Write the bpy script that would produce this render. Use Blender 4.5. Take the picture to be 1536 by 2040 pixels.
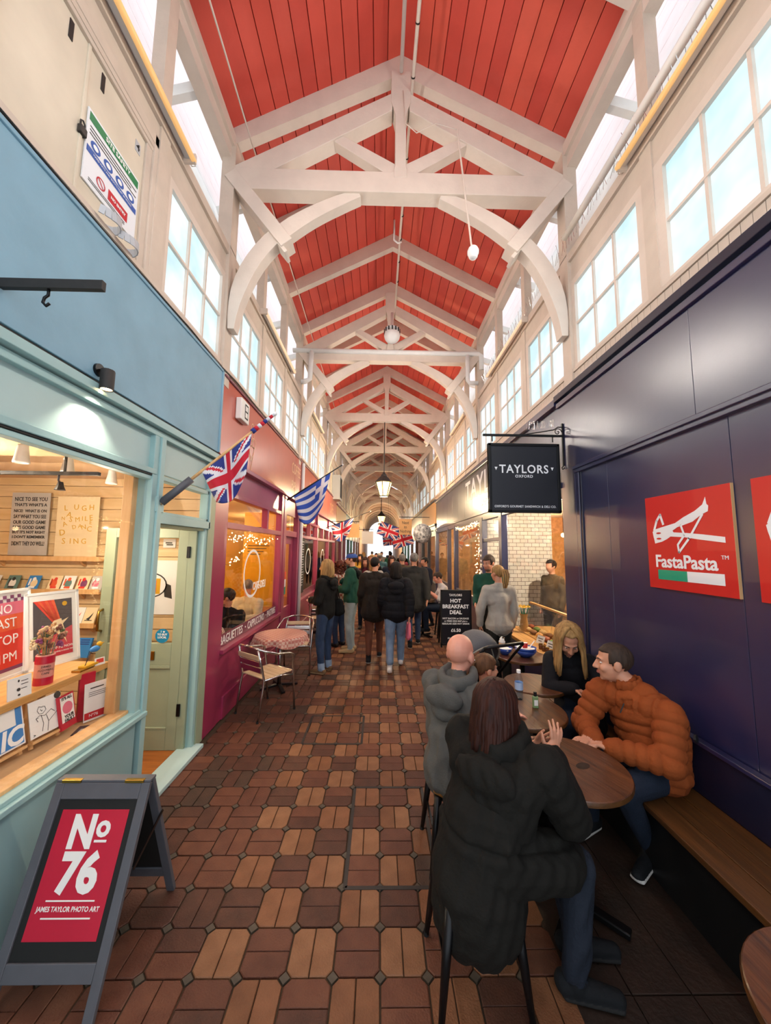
import bpy, bmesh, math, random
import numpy as np
from mathutils import Vector, Matrix, Euler
random.seed(7); RNG = np.random.default_rng(11)
SC = bpy.context.scene
COL = SC.collection
for _o in list(bpy.data.objects):
    bpy.data.objects.remove(_o)
PI = math.pi
# ------------------------------------------------------------------ camera
_F, _W, _H = 710.0, 1536.0, 2040.0
_Y = Vector((755 - 768, -(1093 - 1020), -_F)).normalized()      # hall axis seen in the camera's frame
_up = Vector((0.013, 1, 0)); _Z = (_up - _Y * _up.dot(_Y)).normalized(); _X = _Y.cross(_Z)
cam = bpy.data.cameras.new('camera'); camo = bpy.data.objects.new('camera', cam); COL.objects.link(camo)
cam.sensor_fit = 'HORIZONTAL'; cam.sensor_width = 36; cam.lens = _F / _W * 36
cam.clip_start = 0.05; cam.clip_end = 300
camo.matrix_world = Matrix.Translation((0, 0, 1.88)) @ Matrix((_X, _Y, _Z)).to_4x4()
SC.camera = camo
# ------------------------------------------------------------------ world, exposure
wd = bpy.data.worlds.new('overcast'); SC.world = wd; wd.use_nodes = True
_n = wd.node_tree.nodes; _n['Background'].inputs[0].default_value = (0.86, 0.93, 1.0, 1)
_n['Background'].inputs[1].default_value = 1.5
SC.view_settings.view_transform = 'Standard'; SC.view_settings.look = 'None'
SC.view_settings.gamma = 1; SC.view_settings.use_curve_mapping = False
SC.view_settings.exposure = 0.32
PANE_E = 1.15          # frosted clerestory panes, daylight behind them
SC.cycles.use_denoising = True
SC.cycles.max_bounces = 6; SC.cycles.diffuse_bounces = 3; SC.cycles.glossy_bounces = 2
SC.cycles.transparent_max_bounces = 12; SC.cycles.sample_clamp_indirect = 6
SC.cycles.use_light_tree = False
SC.cycles.use_adaptive_sampling = True; SC.cycles.adaptive_threshold = .07
def lamp(kind, loc, power, col=(1, 1, 1), size=0.1, rot=(0, 0, 0), sy=None, spot=None):
    l = bpy.data.lights.new('lamp_light', kind); l.energy = power; l.color = col
    if kind == 'AREA':
        l.size = size
        if sy: l.shape = 'RECTANGLE'; l.size_y = sy
    else:
        l.shadow_soft_size = size
        if spot: l.spot_size = spot; l.spot_blend = .6
    o = bpy.data.objects.new('lamp_light', l); COL.objects.link(o); o.location = loc; o.rotation_euler = rot
    return o
# ------------------------------------------------------------------ materials
def lin(h):
    h = h.lstrip('#'); c = [int(h[i:i + 2], 16) / 255 for i in (0, 2, 4)]
    return tuple(x / 12.92 if x <= .04045 else ((x + .055) / 1.055) ** 2.4 for x in c)
MATS = {}
def M(name, hexc=None, rough=.6, metal=0., bump=0., bs=60., var=0., vs=6., stretch=None, emit=0., coat=0., spec=.5, trans=0., second=None):
    """procedural principled material: base colour with noise variation, fine relief"""
    if name in MATS: return MATS[name]
    m = bpy.data.materials.new(name); m.use_nodes = True; nt = m.node_tree; b = nt.nodes['Principled BSDF']
    c = lin(hexc); b.inputs['Base Color'].default_value = (*c, 1); b.inputs['Roughness'].default_value = rough
    b.inputs['Metallic'].default_value = metal; b.inputs['Specular IOR Level'].default_value = spec
    b.inputs['Coat Weight'].default_value = coat; b.inputs['Coat Roughness'].default_value = .26
    if trans: b.inputs['Transmission Weight'].default_value = trans
    m.diffuse_color = (*c, 1)
    if var or bump:
        tc = nt.nodes.new('ShaderNodeTexCoord'); mp = nt.nodes.new('ShaderNodeMapping')
        nt.links.new(tc.outputs['Object'], mp.inputs['Vector'])
        if stretch: mp.inputs['Scale'].default_value = stretch
    if var:
        nz = nt.nodes.new('ShaderNodeTexNoise'); nz.inputs['Scale'].default_value = vs; nz.inputs['Detail'].default_value = 5
        nt.links.new(mp.outputs[0], nz.inputs['Vector'])
        mx = nt.nodes.new('ShaderNodeMix'); mx.data_type = 'RGBA'
        rp = nt.nodes.new('ShaderNodeMapRange'); rp.inputs[1].default_value = .3; rp.inputs[2].default_value = .7
        nt.links.new(nz.outputs[0], rp.inputs[0]); nt.links.new(rp.outputs[0], mx.inputs[0])
        c2 = lin(second) if second else tuple(x * (1 - var) for x in c)
        c1 = c if second else tuple(min(1, x * (1 + var * .6)) for x in c)
        mx.inputs[6].default_value = (*c1, 1); mx.inputs[7].default_value = (*c2, 1)
        nt.links.new(mx.outputs[2], b.inputs['Base Color'])
    if bump:
        n2 = nt.nodes.new('ShaderNodeTexNoise'); n2.inputs['Scale'].default_value = bs; n2.inputs['Detail'].default_value = 4
        nt.links.new(mp.outputs[0], n2.inputs['Vector'])
        bp = nt.nodes.new('ShaderNodeBump'); bp.inputs['Strength'].default_value = bump; bp.inputs['Distance'].default_value = .02
        nt.links.new(n2.outputs[0], bp.inputs['Height']); nt.links.new(bp.outputs[0], b.inputs['Normal'])
    if emit:
        if emit > 4: m.cycles.emission_sampling = 'NONE'          # tiny bulbs: seen, not sampled
        b.inputs['Emission Color'].default_value = (*c, 1); b.inputs['Emission Strength'].default_value = emit
    MATS[name] = m; return m
def glass(name, tint='#ffffff', ior=1.45):
    if name in MATS: return MATS[name]
    m = bpy.data.materials.new(name); m.use_nodes = True; nt = m.node_tree; nt.nodes.clear()
    out = nt.nodes.new('ShaderNodeOutputMaterial'); mx = nt.nodes.new('ShaderNodeMixShader')
    t = nt.nodes.new('ShaderNodeBsdfTransparent'); t.inputs[0].default_value = (*lin(tint), 1)
    g = nt.nodes.new('ShaderNodeBsdfGlossy'); g.inputs['Roughness'].default_value = .02
    f = nt.nodes.new('ShaderNodeLayerWeight'); f.inputs[0].default_value = .5; pw = nt.nodes.new('ShaderNodeMath'); pw.operation = 'POWER'; pw.inputs[1].default_value = 5
    ma = nt.nodes.new('ShaderNodeMath'); ma.operation = 'MULTIPLY_ADD'; ma.inputs[1].default_value = .9; ma.inputs[2].default_value = .035
    nt.links.new(f.outputs['Facing'], pw.inputs[0]); nt.links.new(pw.outputs[0], ma.inputs[0]); nt.links.new(ma.outputs[0], mx.inputs[0]); nt.links.new(t.outputs[0], mx.inputs[1]); nt.links.new(g.outputs[0], mx.inputs[2])
    nt.links.new(mx.outputs[0], out.inputs[0]); MATS[name] = m; return m
def frosted():
    m = bpy.data.materials.new('frosted_pane'); m.use_nodes = True; nt = m.node_tree; b = nt.nodes['Principled BSDF']
    b.inputs['Base Color'].default_value = (.10, .13, .14, 1); b.inputs['Roughness'].default_value = .25
    tc = nt.nodes.new('ShaderNodeTexCoord'); nz = nt.nodes.new('ShaderNodeTexNoise'); nz.inputs['Scale'].default_value = 2.2; nz.inputs['Detail'].default_value = 3
    nt.links.new(tc.outputs['Object'], nz.inputs['Vector'])
    mx = nt.nodes.new('ShaderNodeMix'); mx.data_type = 'RGBA'
    mx.inputs[6].default_value = (.38, .56, .62, 1); mx.inputs[7].default_value = (.66, .79, .85, 1)
    rp = nt.nodes.new('ShaderNodeMapRange'); rp.inputs[1].default_value = .35; rp.inputs[2].default_value = .65
    nt.links.new(nz.outputs[0], rp.inputs[0]); nt.links.new(rp.outputs[0], mx.inputs[0])
    nt.links.new(mx.outputs[2], b.inputs['Emission Color']); b.inputs['Emission Strength'].default_value = PANE_E
    MATS['frosted_pane'] = m; return m
frosted()
def wood(name, c1, c2, rough=.5, axis='y', scale=3., coat=0.):
    if name in MATS: return MATS[name]
    st = {'x': (.6, 9, 9), 'y': (9, .6, 9), 'z': (9, 9, .6)}[axis]
    return M(name, c1, rough, var=.3, vs=scale, stretch=st, second=c2, bump=.12, bs=12, coat=coat)
# ------------------------------------------------------------------ mesh building
class MB:
    def __init__(s): s.v = []; s.f = []; s.m = []
    def add(s, vs, fs, mi=0):
        n = len(s.v); s.v += [tuple(v) for v in vs]; s.f += [tuple(i + n for i in f) for f in fs]; s.m += [mi] * len(fs); return s
    def box(s, x0, x1, y0, y1, z0, z1, mi=0, T=None):
        vs = [(x, y, z) for x in (x0, x1) for y in (y0, y1) for z in (z0, z1)]
        if T is not None: vs = [T @ Vector(v) for v in vs]
        return s.add(vs, [(0, 1, 3, 2), (4, 6, 7, 5), (0, 4, 5, 1), (2, 3, 7, 6), (0, 2, 6, 4), (1, 5, 7, 3)], mi)
    def prism(s, pts, ax, a, b, mi=0, T=None):
        """polygon pts (2d) extruded along axis ax from a to b"""
        def P(p, t): return {'x': (t, p[0], p[1]), 'y': (p[0], t, p[1]), 'z': (p[0], p[1], t)}[ax]
        n = len(pts); vs = [P(p, a) for p in pts] + [P(p, b) for p in pts]
        if T is not None: vs = [T @ Vector(v) for v in vs]
        fs = [tuple(range(n))[::-1], tuple(range(n, 2 * n))] + [(i, (i + 1) % n, n + (i + 1) % n, n + i) for i in range(n)]
        return s.add(vs, fs, mi)
    def bar(s, p, q, w, d, mi=0, up=(0, 0, 1)):
        """straight bar from p to q, width w (sideways) and depth d (along up)"""
        p = Vector(p); q = Vector(q); a = (q - p).normalized(); u = Vector(up); sd = a.cross(u)
        if sd.length < 1e-5: sd = a.cross(Vector((1, 0, 0)))
        sd.normalize(); u = sd.cross(a).normalized()
        c = [(-1, -1), (1, -1), (1, 1), (-1, 1)]
        vs = [p + sd * (w / 2 * i) + u * (d / 2 * j) for i, j in c] + [q + sd * (w / 2 * i) + u * (d / 2 * j) for i, j in c]
        return s.add(vs, [(3, 2, 1, 0), (4, 5, 6, 7), (0, 1, 5, 4), (1, 2, 6, 5), (2, 3, 7, 6), (3, 0, 4, 7)], mi)
    def tube(s, pts, r, n=8, mi=0, close=False, caps=True):
        pts = [Vector(p) for p in pts]; k = len(pts); R = r if isinstance(r, (list, tuple)) else [r] * k
        tn = []
        for i in range(k):
            a = pts[(i - 1) % k] if (close or i > 0) else pts[i]; b = pts[(i + 1) % k] if (close or i < k - 1) else pts[i]
            t = (b - a); tn.append(t.normalized() if t.length > 1e-9 else Vector((0, 0, 1)))
        ref = Vector((0, 0, 1)) if abs(tn[0].z) < .9 else Vector((1, 0, 0)); u = tn[0].cross(ref).normalized(); vs = []
        for i in range(k):
            u = (u - tn[i] * u.dot(tn[i])); u = u.normalized() if u.length > 1e-6 else tn[i].orthogonal().normalized()
            w = tn[i].cross(u)
            for j in range(n):
                a = 2 * PI * j / n; vs.append(pts[i] + (u * math.cos(a) + w * math.sin(a)) * R[i])
        fs = []
        for i in range(k if close else k - 1):
            for j in range(n):
                i2 = (i + 1) % k; fs.append((i * n + j, i * n + (j + 1) % n, i2 * n + (j + 1) % n, i2 * n + j))
        if caps and not close: fs += [tuple(range(n))[::-1], tuple(range((k - 1) * n, k * n))]
        return s.add(vs, fs, mi)
    def lathe(s, prof, c=(0, 0, 0), n=24, mi=0, T=None, caps=True):
        """profile [(r,z)..] turned about z at c"""
        vs = []; k = len(prof)
        for r, z in prof:
            for j in range(n):
                a = 2 * PI * j / n; v = Vector((c[0] + r * math.cos(a), c[1] + r * math.sin(a), c[2] + z)); vs.append(T @ v if T is not None else v)
        fs = [(i * n + j, i * n + (j + 1) % n, (i + 1) * n + (j + 1) % n, (i + 1) * n + j) for i in range(k - 1) for j in range(n)]
        if caps: fs += [tuple(range(n))[::-1], tuple(range((k - 1) * n, k * n))]
        return s.add(vs, fs, mi)
    def ball(s, c, r, n=12, k=8, mi=0, T=None):
        rx, ry, rz = r if isinstance(r, (list, tuple)) else (r, r, r); vs = []
        for i in range(k + 1):
            ph = PI * i / k
            for j in range(n):
                a = 2 * PI * j / n; v = Vector((rx * math.sin(ph) * math.cos(a), ry * math.sin(ph) * math.sin(a), rz * math.cos(ph)))
                vs.append((T @ v if T is not None else v) + Vector(c))
        fs = [(i * n + j, (i + 1) * n + j, (i + 1) * n + (j + 1) % n, i * n + (j + 1) % n) for i in range(k) for j in range(n)]
        return s.add(vs, fs, mi)
    def mesh(s, name, mats, smooth=False):
        me = bpy.data.meshes.new(name); me.from_pydata(s.v, [], s.f); mats = mats if isinstance(mats, (list, tuple)) else [mats]
        for m in mats: me.materials.append(MATS[m] if isinstance(m, str) else m)
        if len(mats) > 1: me.polygons.foreach_set('material_index', s.m)
        if smooth: me.polygons.foreach_set('use_smooth', [True] * len(s.f))
        me.update(); return me
    def build(s, name, mats, parent=None, smooth=False, bevel=0, auto=False):
        me = s.mesh(name, mats, smooth or auto)
        o = link(name, me, parent)
        if auto:
            try: me.set_sharp_from_angle(angle=.6)
            except Exception: pass
        if bevel:
            b = o.modifiers.new('b', 'BEVEL'); b.width = bevel; b.segments = 2; b.limit_method = 'ANGLE'; b.angle_limit = .7
        return o
def link(name, data, parent=None, mat=None):
    o = bpy.data.objects.new(name, data); COL.objects.link(o)
    if parent: o.parent = parent
    if mat is not None: o.matrix_local = mat
    return o
def thing(name, label, cat, loc=(0, 0, 0), rz=0, group=None):
    o = link(name, None); o.location = loc; o.rotation_euler = (0, 0, rz); o.empty_display_size = .1
    return tag(o, label, cat, group)
def tag(o, label, cat, group=None):
    o['label'] = label; o['category'] = cat
    if group: o['group'] = group
    return o
def struct(o): o['kind'] = 'structure'; return o
def stuff(o): o['kind'] = 'stuff'; return o
def sbox(name, mats, *dims, parent=None, bevel=0):
    o = MB().box(*dims).build(name, mats, parent, bevel=bevel)
    return o if parent else struct(o)
def dup(o, parent=None):
    c = o.copy(); COL.objects.link(c); c.parent = parent
    for ch in list(o.children): dup(ch, c)
    return c
TMP = bpy.data.scenes.new('bake')       # empty scene used only to evaluate text and modifiers quickly
def bake(o):
    TMP.collection.objects.link(o); vl = TMP.view_layers[0]; vl.update(); dg = vl.depsgraph
    me = bpy.data.meshes.new_from_object(o.evaluated_get(dg), depsgraph=dg); TMP.collection.objects.unlink(o); return me
def textmesh(s, size, offset=0., extrude=.001, align='CENTER', spacing=1., shear=0., res=3, xs=1.):
    cu = bpy.data.curves.new('t', 'FONT'); cu.body = s; cu.size = size; cu.offset = offset; cu.extrude = extrude
    cu.align_x = align; cu.align_y = 'CENTER'; cu.space_character = spacing; cu.shear = shear; cu.resolution_u = res
    o = bpy.data.objects.new('t', cu); me = bake(o)
    bpy.data.objects.remove(o); bpy.data.curves.remove(cu)
    if xs != 1.: me.transform(Matrix.Diagonal((xs, 1, 1, 1)))
    return me
def text(s, size, mat, parent, T, name='lettering', **kw):
    me = textmesh(s, size, **kw); me.materials.clear(); me.materials.append(MATS[mat]); me.name = name
    return link(name, me, parent, T)
def frame(o, xd, yd):
    """matrix with origin o, local x along xd, local y along yd (z = outward)"""
    x = Vector(xd).normalized(); y = Vector(yd); y = (y - x * y.dot(x)).normalized(); z = x.cross(y)
    m = Matrix((x, y, z)).transposed().to_4x4(); m.translation = Vector(o); return m
def shapes(parent, name, T, items, mats, th=.0012):
    """flat print: polygons [(pts, material index, layer)] laid on a panel in its own frame"""
    mb = MB()
    for pts, mi, ly in items:
        a = sum(p[0] * q[1] - q[0] * p[1] for p, q in zip(pts, list(pts[1:]) + [pts[0]]))
        if a < 0: pts = list(pts)[::-1]
        mb.prism(pts, 'z', th * ly * .6, th * (ly * .6 + .6), mi)
    o = mb.build(name, mats, parent); o.matrix_local = T; return o
def rect(x0, x1, y0, y1): return [(x0, y0), (x1, y0), (x1, y1), (x0, y1)]
def ell(cx, cy, rx, ry, n=20, a0=0, a1=2 * PI):
    return [(cx + rx * math.cos(a0 + (a1 - a0) * i / n), cy + ry * math.sin(a0 + (a1 - a0) * i / n)) for i in range(n + (0 if abs(a1 - a0 - 2 * PI) < 1e-6 else 1))]
def ring(cx, cy, rx, ry, w, n=24):
    out = []
    for i in range(n):
        a, b = 2 * PI * i / n, 2 * PI * (i + 1) / n
        out.append([(cx + rx * math.cos(a), cy + ry * math.sin(a)), (cx + rx * math.cos(b), cy + ry * math.sin(b)), (cx + (rx - w) * math.cos(b), cy + (ry - w) * math.sin(b)), (cx + (rx - w) * math.cos(a), cy + (ry - w) * math.sin(a))])
    return out
def stroke(pts, w):
    out = []
    for (x0, y0), (x1, y1) in zip(pts[:-1], pts[1:]):
        d = math.hypot(x1 - x0, y1 - y0) or 1; nx, ny = -(y1 - y0) / d * w / 2, (x1 - x0) / d * w / 2; ex, ey = (x1 - x0) / d * w * .3, (y1 - y0) / d * w * .3
        out.append([(x0 + nx - ex, y0 + ny - ey), (x0 - nx - ex, y0 - ny - ey), (x1 - nx + ex, y1 - ny + ey), (x1 + nx + ex, y1 + ny + ey)])
    return out
# palette
M('cream', '#dccdbf', .55, var=.06, vs=5, bump=.1, bs=30); M('cream_dirty', '#d8ccb6', .7, var=.14, vs=4, bump=.1)
M('roof_red', '#da5343', .55, var=.10, vs=3, bump=.1, bs=20, stretch=(1, .3, 1)); M('roof_red2', '#d24b3d', .55, var=.10, vs=3, bump=.1, bs=20)
M('roof_red3', '#e05c48', .55, var=.10, vs=3, bump=.1, bs=20)
M('white_paint', '#f2f1ee', .5, var=.05, vs=6); M('grey_paint', '#b9bcc0', .4)
M('blue_fascia', '#84abbe', .6, var=.10, vs=3.5, bump=.12, bs=14); M('aqua', '#9cbebd', .45, var=.05, vs=4, bump=.05); M('aqua_pale', '#b0c9c7', .55, var=.06, vs=3)
M('aqua_low', '#8fb0b3', .5, var=.06, vs=3); M('sage', '#9aa58a', .5, var=.05)
M('maroon', '#9c3154', .3, var=.08, vs=3, coat=.35); M('maroon_dark', '#702640', .35, var=.06, coat=.2); M('terracotta', '#c05c48', .28, var=.10, vs=2.5, coat=.3)
M('navy', '#25264a', .3, var=.10, vs=2, bump=.06, bs=8, coat=1., spec=.7); M('navy_dark', '#191a30', .35, coat=.2); M('navy_sign', '#15161f', .35)
M('black', '#0c0c0d', .5); M('black_metal', '#141416', .35, metal=.5); M('iron', '#27221f', .6, var=.2, vs=30)
M('steel', '#c9c7c4', .22, metal=1.); M('brass', '#b08a3e', .3, metal=1.); M('white', '#f4f4f2', .5); M('paper', '#efece6', .7)
M('sign_red', '#c8221f', .38); M('sign_green', '#1d9a78', .4); M('sign_white', '#e9ecf0', .4); M('safety_green', '#127a46', .5); M('safety_blue', '#2a57a8', .5); M('safety_red', '#c11f2c', .5)
M('poster_red', '#c01635', .35, var=.05); M('board_grey', '#55565c', .5, var=.1, vs=12); M('chalk_black', '#10100f', .7)
M('flag_blue', '#22307a', .75); M('flag_red', '#c3142c', .75); M('flag_white', '#d9d6da', .75); M('greek_blue', '#2b4fae', .75)
wood('oak', '#d9a763', '#c28d4c', .45, 'y'); wood('oak_x', '#e6c798', '#d8b480', .5, 'x', 2.); wood('table_wood', '#6b3f22', '#3c2012', .3, 'y', 4, coat=.35)
wood('bench_wood', '#623c19', '#40270f', .45, 'y', 3, coat=.1); wood('shop_floor', '#b06a2c', '#8a4c1c', .35, 'x'); wood('pine', '#e2b57e', '#d3a065', .5, 'z')
wood('stool_wood', '#9a6a2e', '#714718', .45, 'x')
M('deck', '#2e1c11', .6, var=.25, vs=6, second='#1f130a', bump=.2, bs=40); M('grout', '#41311f', .9, var=.2, vs=20)
M('rubber', '#101010', .8); M('skin', '#c98e71', .5, var=.04, vs=14); M('skin_pink', '#d8957e', .5, var=.06, vs=14); M('skin_dark', '#b98263', .5)
glass('clear_glass'); glass('bottle_plastic', '#f2f8ff', 1.3)
# ================================================================== floor
CX0 = 0.19                     # middle of the hall
mB = 0.2105; OX, OY = 0.03, 1.775
floor = struct(MB().box(-1.9, 2.2, -.6, 60, -.09, -.011).build('floor', 'grout'))
BR = {}
for k, (h, h2) in {'tan0': ('#83563a', '#70472d'), 'tan1': ('#7a4f33', '#674129'), 'tan2': ('#8b6143', '#774f34'), 'red0': ('#653c2b', '#522f22'), 'red1': ('#593628', '#44291e'), 'red2': ('#6d432f', '#5a3324'), 'dark0': ('#4c362a', '#3b2a20')}.items():
    BR[k] = M('brick_' + k, h, .55, var=.2, vs=9, second=h2, bump=.25, bs=120, spec=.35)
M('corner_tile', '#4a4034', .6, var=.25, vs=30)
_c = .026; _j = .004; _hw = mB / 2
def brick_poly(side):
    a0, a1 = (-_hw + _j, -_j * .6) if side < 0 else (_j * .6, _hw - _j); b = _hw - _j
    if side < 0: return [(a0 + _c, -b), (a1, -b), (a1, b), (a0 + _c, b), (a0, b - _c), (a0, -b + _c)]
    return [(a0, -b), (a1 - _c, -b), (a1, -b + _c), (a1, b - _c), (a1 - _c, b), (a0, b)]
def brick_geo(mb, side, turn, x, y, z, mi=0):
    p = brick_poly(side)
    if turn: p = [(-q[1], q[0]) for q in p]
    cx = sum(q[0] for q in p) / 6; cy = sum(q[1] for q in p) / 6; n = 6
    top = [(cx + (q[0] - cx) * (1 - .05), cy + (q[1] - cy) * (1 - .03)) for q in p]
    vs = [(x + q[0], y + q[1], z - .02) for q in p] + [(x + q[0], y + q[1], z - .003) for q in p] + [(x + q[0], y + q[1], z) for q in top]
    fs = [(i, (i + 1) % n, n + (i + 1) % n, n + i) for i in range(n)] + [(n + i, n + (i + 1) % n, 2 * n + (i + 1) % n, 2 * n + i) for i in range(n)] + [tuple(range(2 * n, 3 * n))]
    mb.add(vs, fs, mi)
_bm = {}
def brick_mesh(side, turn, k):
    if (side, turn, k) not in _bm:
        mb = MB(); brick_geo(mb, side, turn, 0, 0, 0); _bm[side, turn, k] = mb.mesh('brick', BR[k])
    return _bm[side, turn, k]
_dm = MB().prism([(-.024, 0), (0, -.024), (.024, 0), (0, .024)], 'z', -.02, -.001).mesh('corner_tile', 'corner_tile')
keys = list(BR); far_mb = MB(); nb = nc = 0
for j in range(-3, 60):
    for i in range(-9, 10):
        x = OX + (i + .5) * mB; y = OY + (j + .5) * mB
        if x < -1.66 or x > 1.98 or (x > .84 and y < 4.4): continue
        tan = (i + j) % 2 == 0; mid = -.86 < x < 1.6
        r = random.random()
        if tan and mid: ks = ['tan0', 'tan1', 'tan2']
        elif r < .22: ks = ['dark0', 'red1']
        else: ks = ['red0', 'red1', 'red2']
        kk = random.choice(ks)
        near = y < 4.32 and j >= -2
        for side in (-1, 1):
            k = kk if random.random() < .75 else random.choice(ks); z = random.uniform(-.002, .0008)
            if near and nb < 300:
                o = link('brick', brick_mesh(side, not tan, k), floor); o.location = (x, y, z); nb += 1
            else: brick_geo(far_mb, side, not tan, x, y, z, keys.index(k))
        cx, cy = OX + i * mB, OY + j * mB
        if -1.65 < cx and not (cx > .8 and cy < 4.4):
            if j < 16 and nc < 260:
                o = link('corner_tile', _dm, floor); o.location = (cx, cy, 0); nc += 1
            elif j < 40: far_mb.add([(cx - .024, cy, -.001), (cx, cy - .024, -.001), (cx + .024, cy, -.001), (cx, cy + .024, -.001)], [(0, 1, 2, 3)], keys.index('dark0'))
stuff(far_mb.build('paving_bricks', [BR[k] for k in keys], floor))
M('far_paving', '#855638', .6, var=.4, vs=4, second='#6a4029')
MB().box(-1.8, 2.1, OY + 60 * mB, 60, -.02, -.002).build('paving_strip', 'far_paving', floor)
for (x0, x1, y0, y1) in ((-.165, .36, 2.19, 3.03), (-.72, -.145, 3.66, 4.24)):
    mb = MB(); w = .011
    for a in ((x0, x1, y0 - w, y0 + w), (x0, x1, y1 - w, y1 + w), (x0 - w, x0 + w, y0, y1), (x1 - w, x1 + w, y0, y1)): mb.box(*a, -.02, .0015)
    mb.build('cover_frame', 'iron', floor)
# dark boards under the tables on the right
x = .845; wds = [.26, .26, .265, .12, .25]
for w in wds:
    for (a, b) in ((-.5, 1.7), (1.706, 4.4)):
        MB().box(x + .002, x + w - .002, a, b, -.03, random.uniform(-.002, .001)).build('floor_board', 'deck', floor, bevel=.003)
    x += w
# ================================================================== roof
RZ, RS = 7.775, .547
Y0, Y1 = -.6, 30.6
def rp(sd, t, lift=0.): return (CX0 + sd * t, RZ - RS * t + lift)
ceil = MB()
for sd in (-1, 1):
    a, b = rp(sd, 0, .05), rp(sd, 2.12, .05); ceil.add([(a[0], Y0, a[1]), (b[0], Y0, b[1]), (b[0], Y1, b[1]), (a[0], Y1, a[1])], [(0, 1, 2, 3)])
ceiling = struct(ceil.build('ceiling', 'roof_red2'))
for sd in (-1, 1):
    for i in range(13):
        t0, t1 = 2.12 * i / 13 + .0035, 2.12 * (i + 1) / 13 - .0035
        a, b = rp(sd, t0), rp(sd, t1); e = .004
        pts = [(a[0], a[1] + .03), (a[0], a[1] + e), (a[0] + sd * e, a[1]), (b[0] - sd * e, b[1]), (b[0], b[1] + e), (b[0], b[1] + .03)]
        MB().prism(pts, 'y', Y0, Y1).build('roof_board', random.choice(['roof_red', 'roof_red2', 'roof_red3']), ceiling)
# common rafters, one pair every half bay
TY0, BAY = 3.74, 3.66
for sd in (-1, 1):
    a0, a1 = rp(sd, 0), rp(sd, 2.05); pts = [(a0[0], a0[1]), (a1[0], a1[1]), (a1[0], a1[1] - .22), (a0[0], a0[1] - .27)]
    me = MB().prism(pts, 'y', -.055, .055).mesh('rafter', 'cream')
    for k in range(-2, 23):
        o = link('rafter', me, ceiling); o.location = (0, TY0 + k * BAY / 3 + .001, 0)
        if o.location.y > 30.4: bpy.data.objects.remove(o)
# ================================================================== trusses
def mx(x): return 2 * CX0 - x
def curve_band(pts, w):
    """2d band of width w about a smooth polyline"""
    P = [Vector(p) for p in pts]; n = len(P); L = []; R = []
    for i in range(n):
        t = (P[min(i + 1, n - 1)] - P[max(i - 1, 0)]).normalized(); nn = Vector((-t.y, t.x)); ww = w[i] if isinstance(w, list) else w
        L.append(P[i] + nn * ww / 2); R.append(P[i] - nn * ww / 2)
    return L, R
def band_mesh(mb, pts, w, y0, y1):
    L, R = curve_band(pts, w); n = len(L); vs = []
    for l, r in zip(L, R): vs += [(l.x, y0, l.y), (r.x, y0, r.y), (r.x, y1, r.y), (l.x, y1, l.y)]
    fs = [(3, 2, 1, 0), (4 * n - 4, 4 * n - 3, 4 * n - 2, 4 * n - 1)]
    for i in range(n - 1):
        for k in range(4): fs.append((4 * i + k, 4 * i + (k + 1) % 4, 4 * i + 4 + (k + 1) % 4, 4 * i + 4 + k))
    mb.add(vs, fs)
def bez(a, b, c, n=9): return [tuple((1 - t) ** 2 * a[i] + 2 * t * (1 - t) * b[i] + t * t * c[i] for i in (0, 1)) for t in [k / n for k in range(n + 1)]]
def make_truss():
    t = thing('roof_truss', 'x', 'truss', (0, 0, 0), group='roof trusses')
    def B(n, mb, bv=.006): return mb.build(n, 'cream', t, bevel=bv)
    B('tie_beam', MB().box(-1.70, mx(-1.70), -.085, .085, 5.91, 6.17))
    kp = [(-.075, 6.1), (.075, 6.1), (.075, 6.19), (.062, 6.26), (.062, 6.9), (.085, 7.0), (.115, 7.08), (.115, 7.5), (-.115, 7.5), (-.115, 7.08), (-.085, 7.0), (-.062, 6.9), (-.062, 6.26), (-.075, 6.19)]
    B('king_post', MB().prism([(CX0 + x, z) for x, z in kp], 'y', -.09, .09))
    for sd in (-1, 1):
        X = lambda x: x if sd < 0 else mx(x)
        B('principal_rafter', MB().prism([(X(-1.72), 6.19), (X(CX0 - .1), 7.21), (X(CX0 - .1), 6.98), (X(-1.25), 6.17), (X(-1.72), 6.17)], 'y', -.08, .08))
        B('strut', MB().prism([(X(CX0 - .06), 6.30), (X(-.50), 6.66), (X(-.62), 6.60), (X(CX0 - .16), 6.17), (X(CX0 - .06), 6.17)], 'y', -.06, .06))
        lo = bez((-1.645, 4.24), (-1.64, 4.95), (-1.17, 5.40)); up = bez((-1.17, 5.38), (-.86, 5.68), (-.28, 5.92))
        mb = MB(); band_mesh(mb, [(X(x), z) for x, z in lo], [.07, .10, .13, .16, .175, .18, .18, .18, .18, .18], -.065, .065); B('arched_brace', mb, .004)
        mb = MB(); band_mesh(mb, [(X(x), z) for x, z in up], [.19, .19, .19, .18, .17, .16, .15, .14, .12, .10], -.06, .06); B('arched_brace', mb, .004)
        p, q = Vector((X(-1.74), -.0, 6.10)), Vector((X(-1.07), -.0, 5.25))
        B('hammer_brace', MB().bar(p, q, .20, .15))
        d = (q - p).normalized(); B('brace_pad', MB().bar(q - d * .16 - Vector((0, 0, .105)), q - d * .01 - Vector((0, 0, .105)), .16, .04))
    return t
tr0 = make_truss()
_ord = ['nearest', 'second', 'third', 'fourth', 'fifth', 'sixth', 'seventh', 'farthest']
for k in range(8):
    t = tr0 if k == 0 else dup(tr0); t.location = (0, TY0 + k * BAY, 0)
    t['label'] = ('cream timber roof truss, the nearest to the camera' if k == 0 else 'cream timber roof truss far down the hall before the gable' if k == 7 else 'cream timber roof truss, the %s counted from the camera' % _ord[k])
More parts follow.
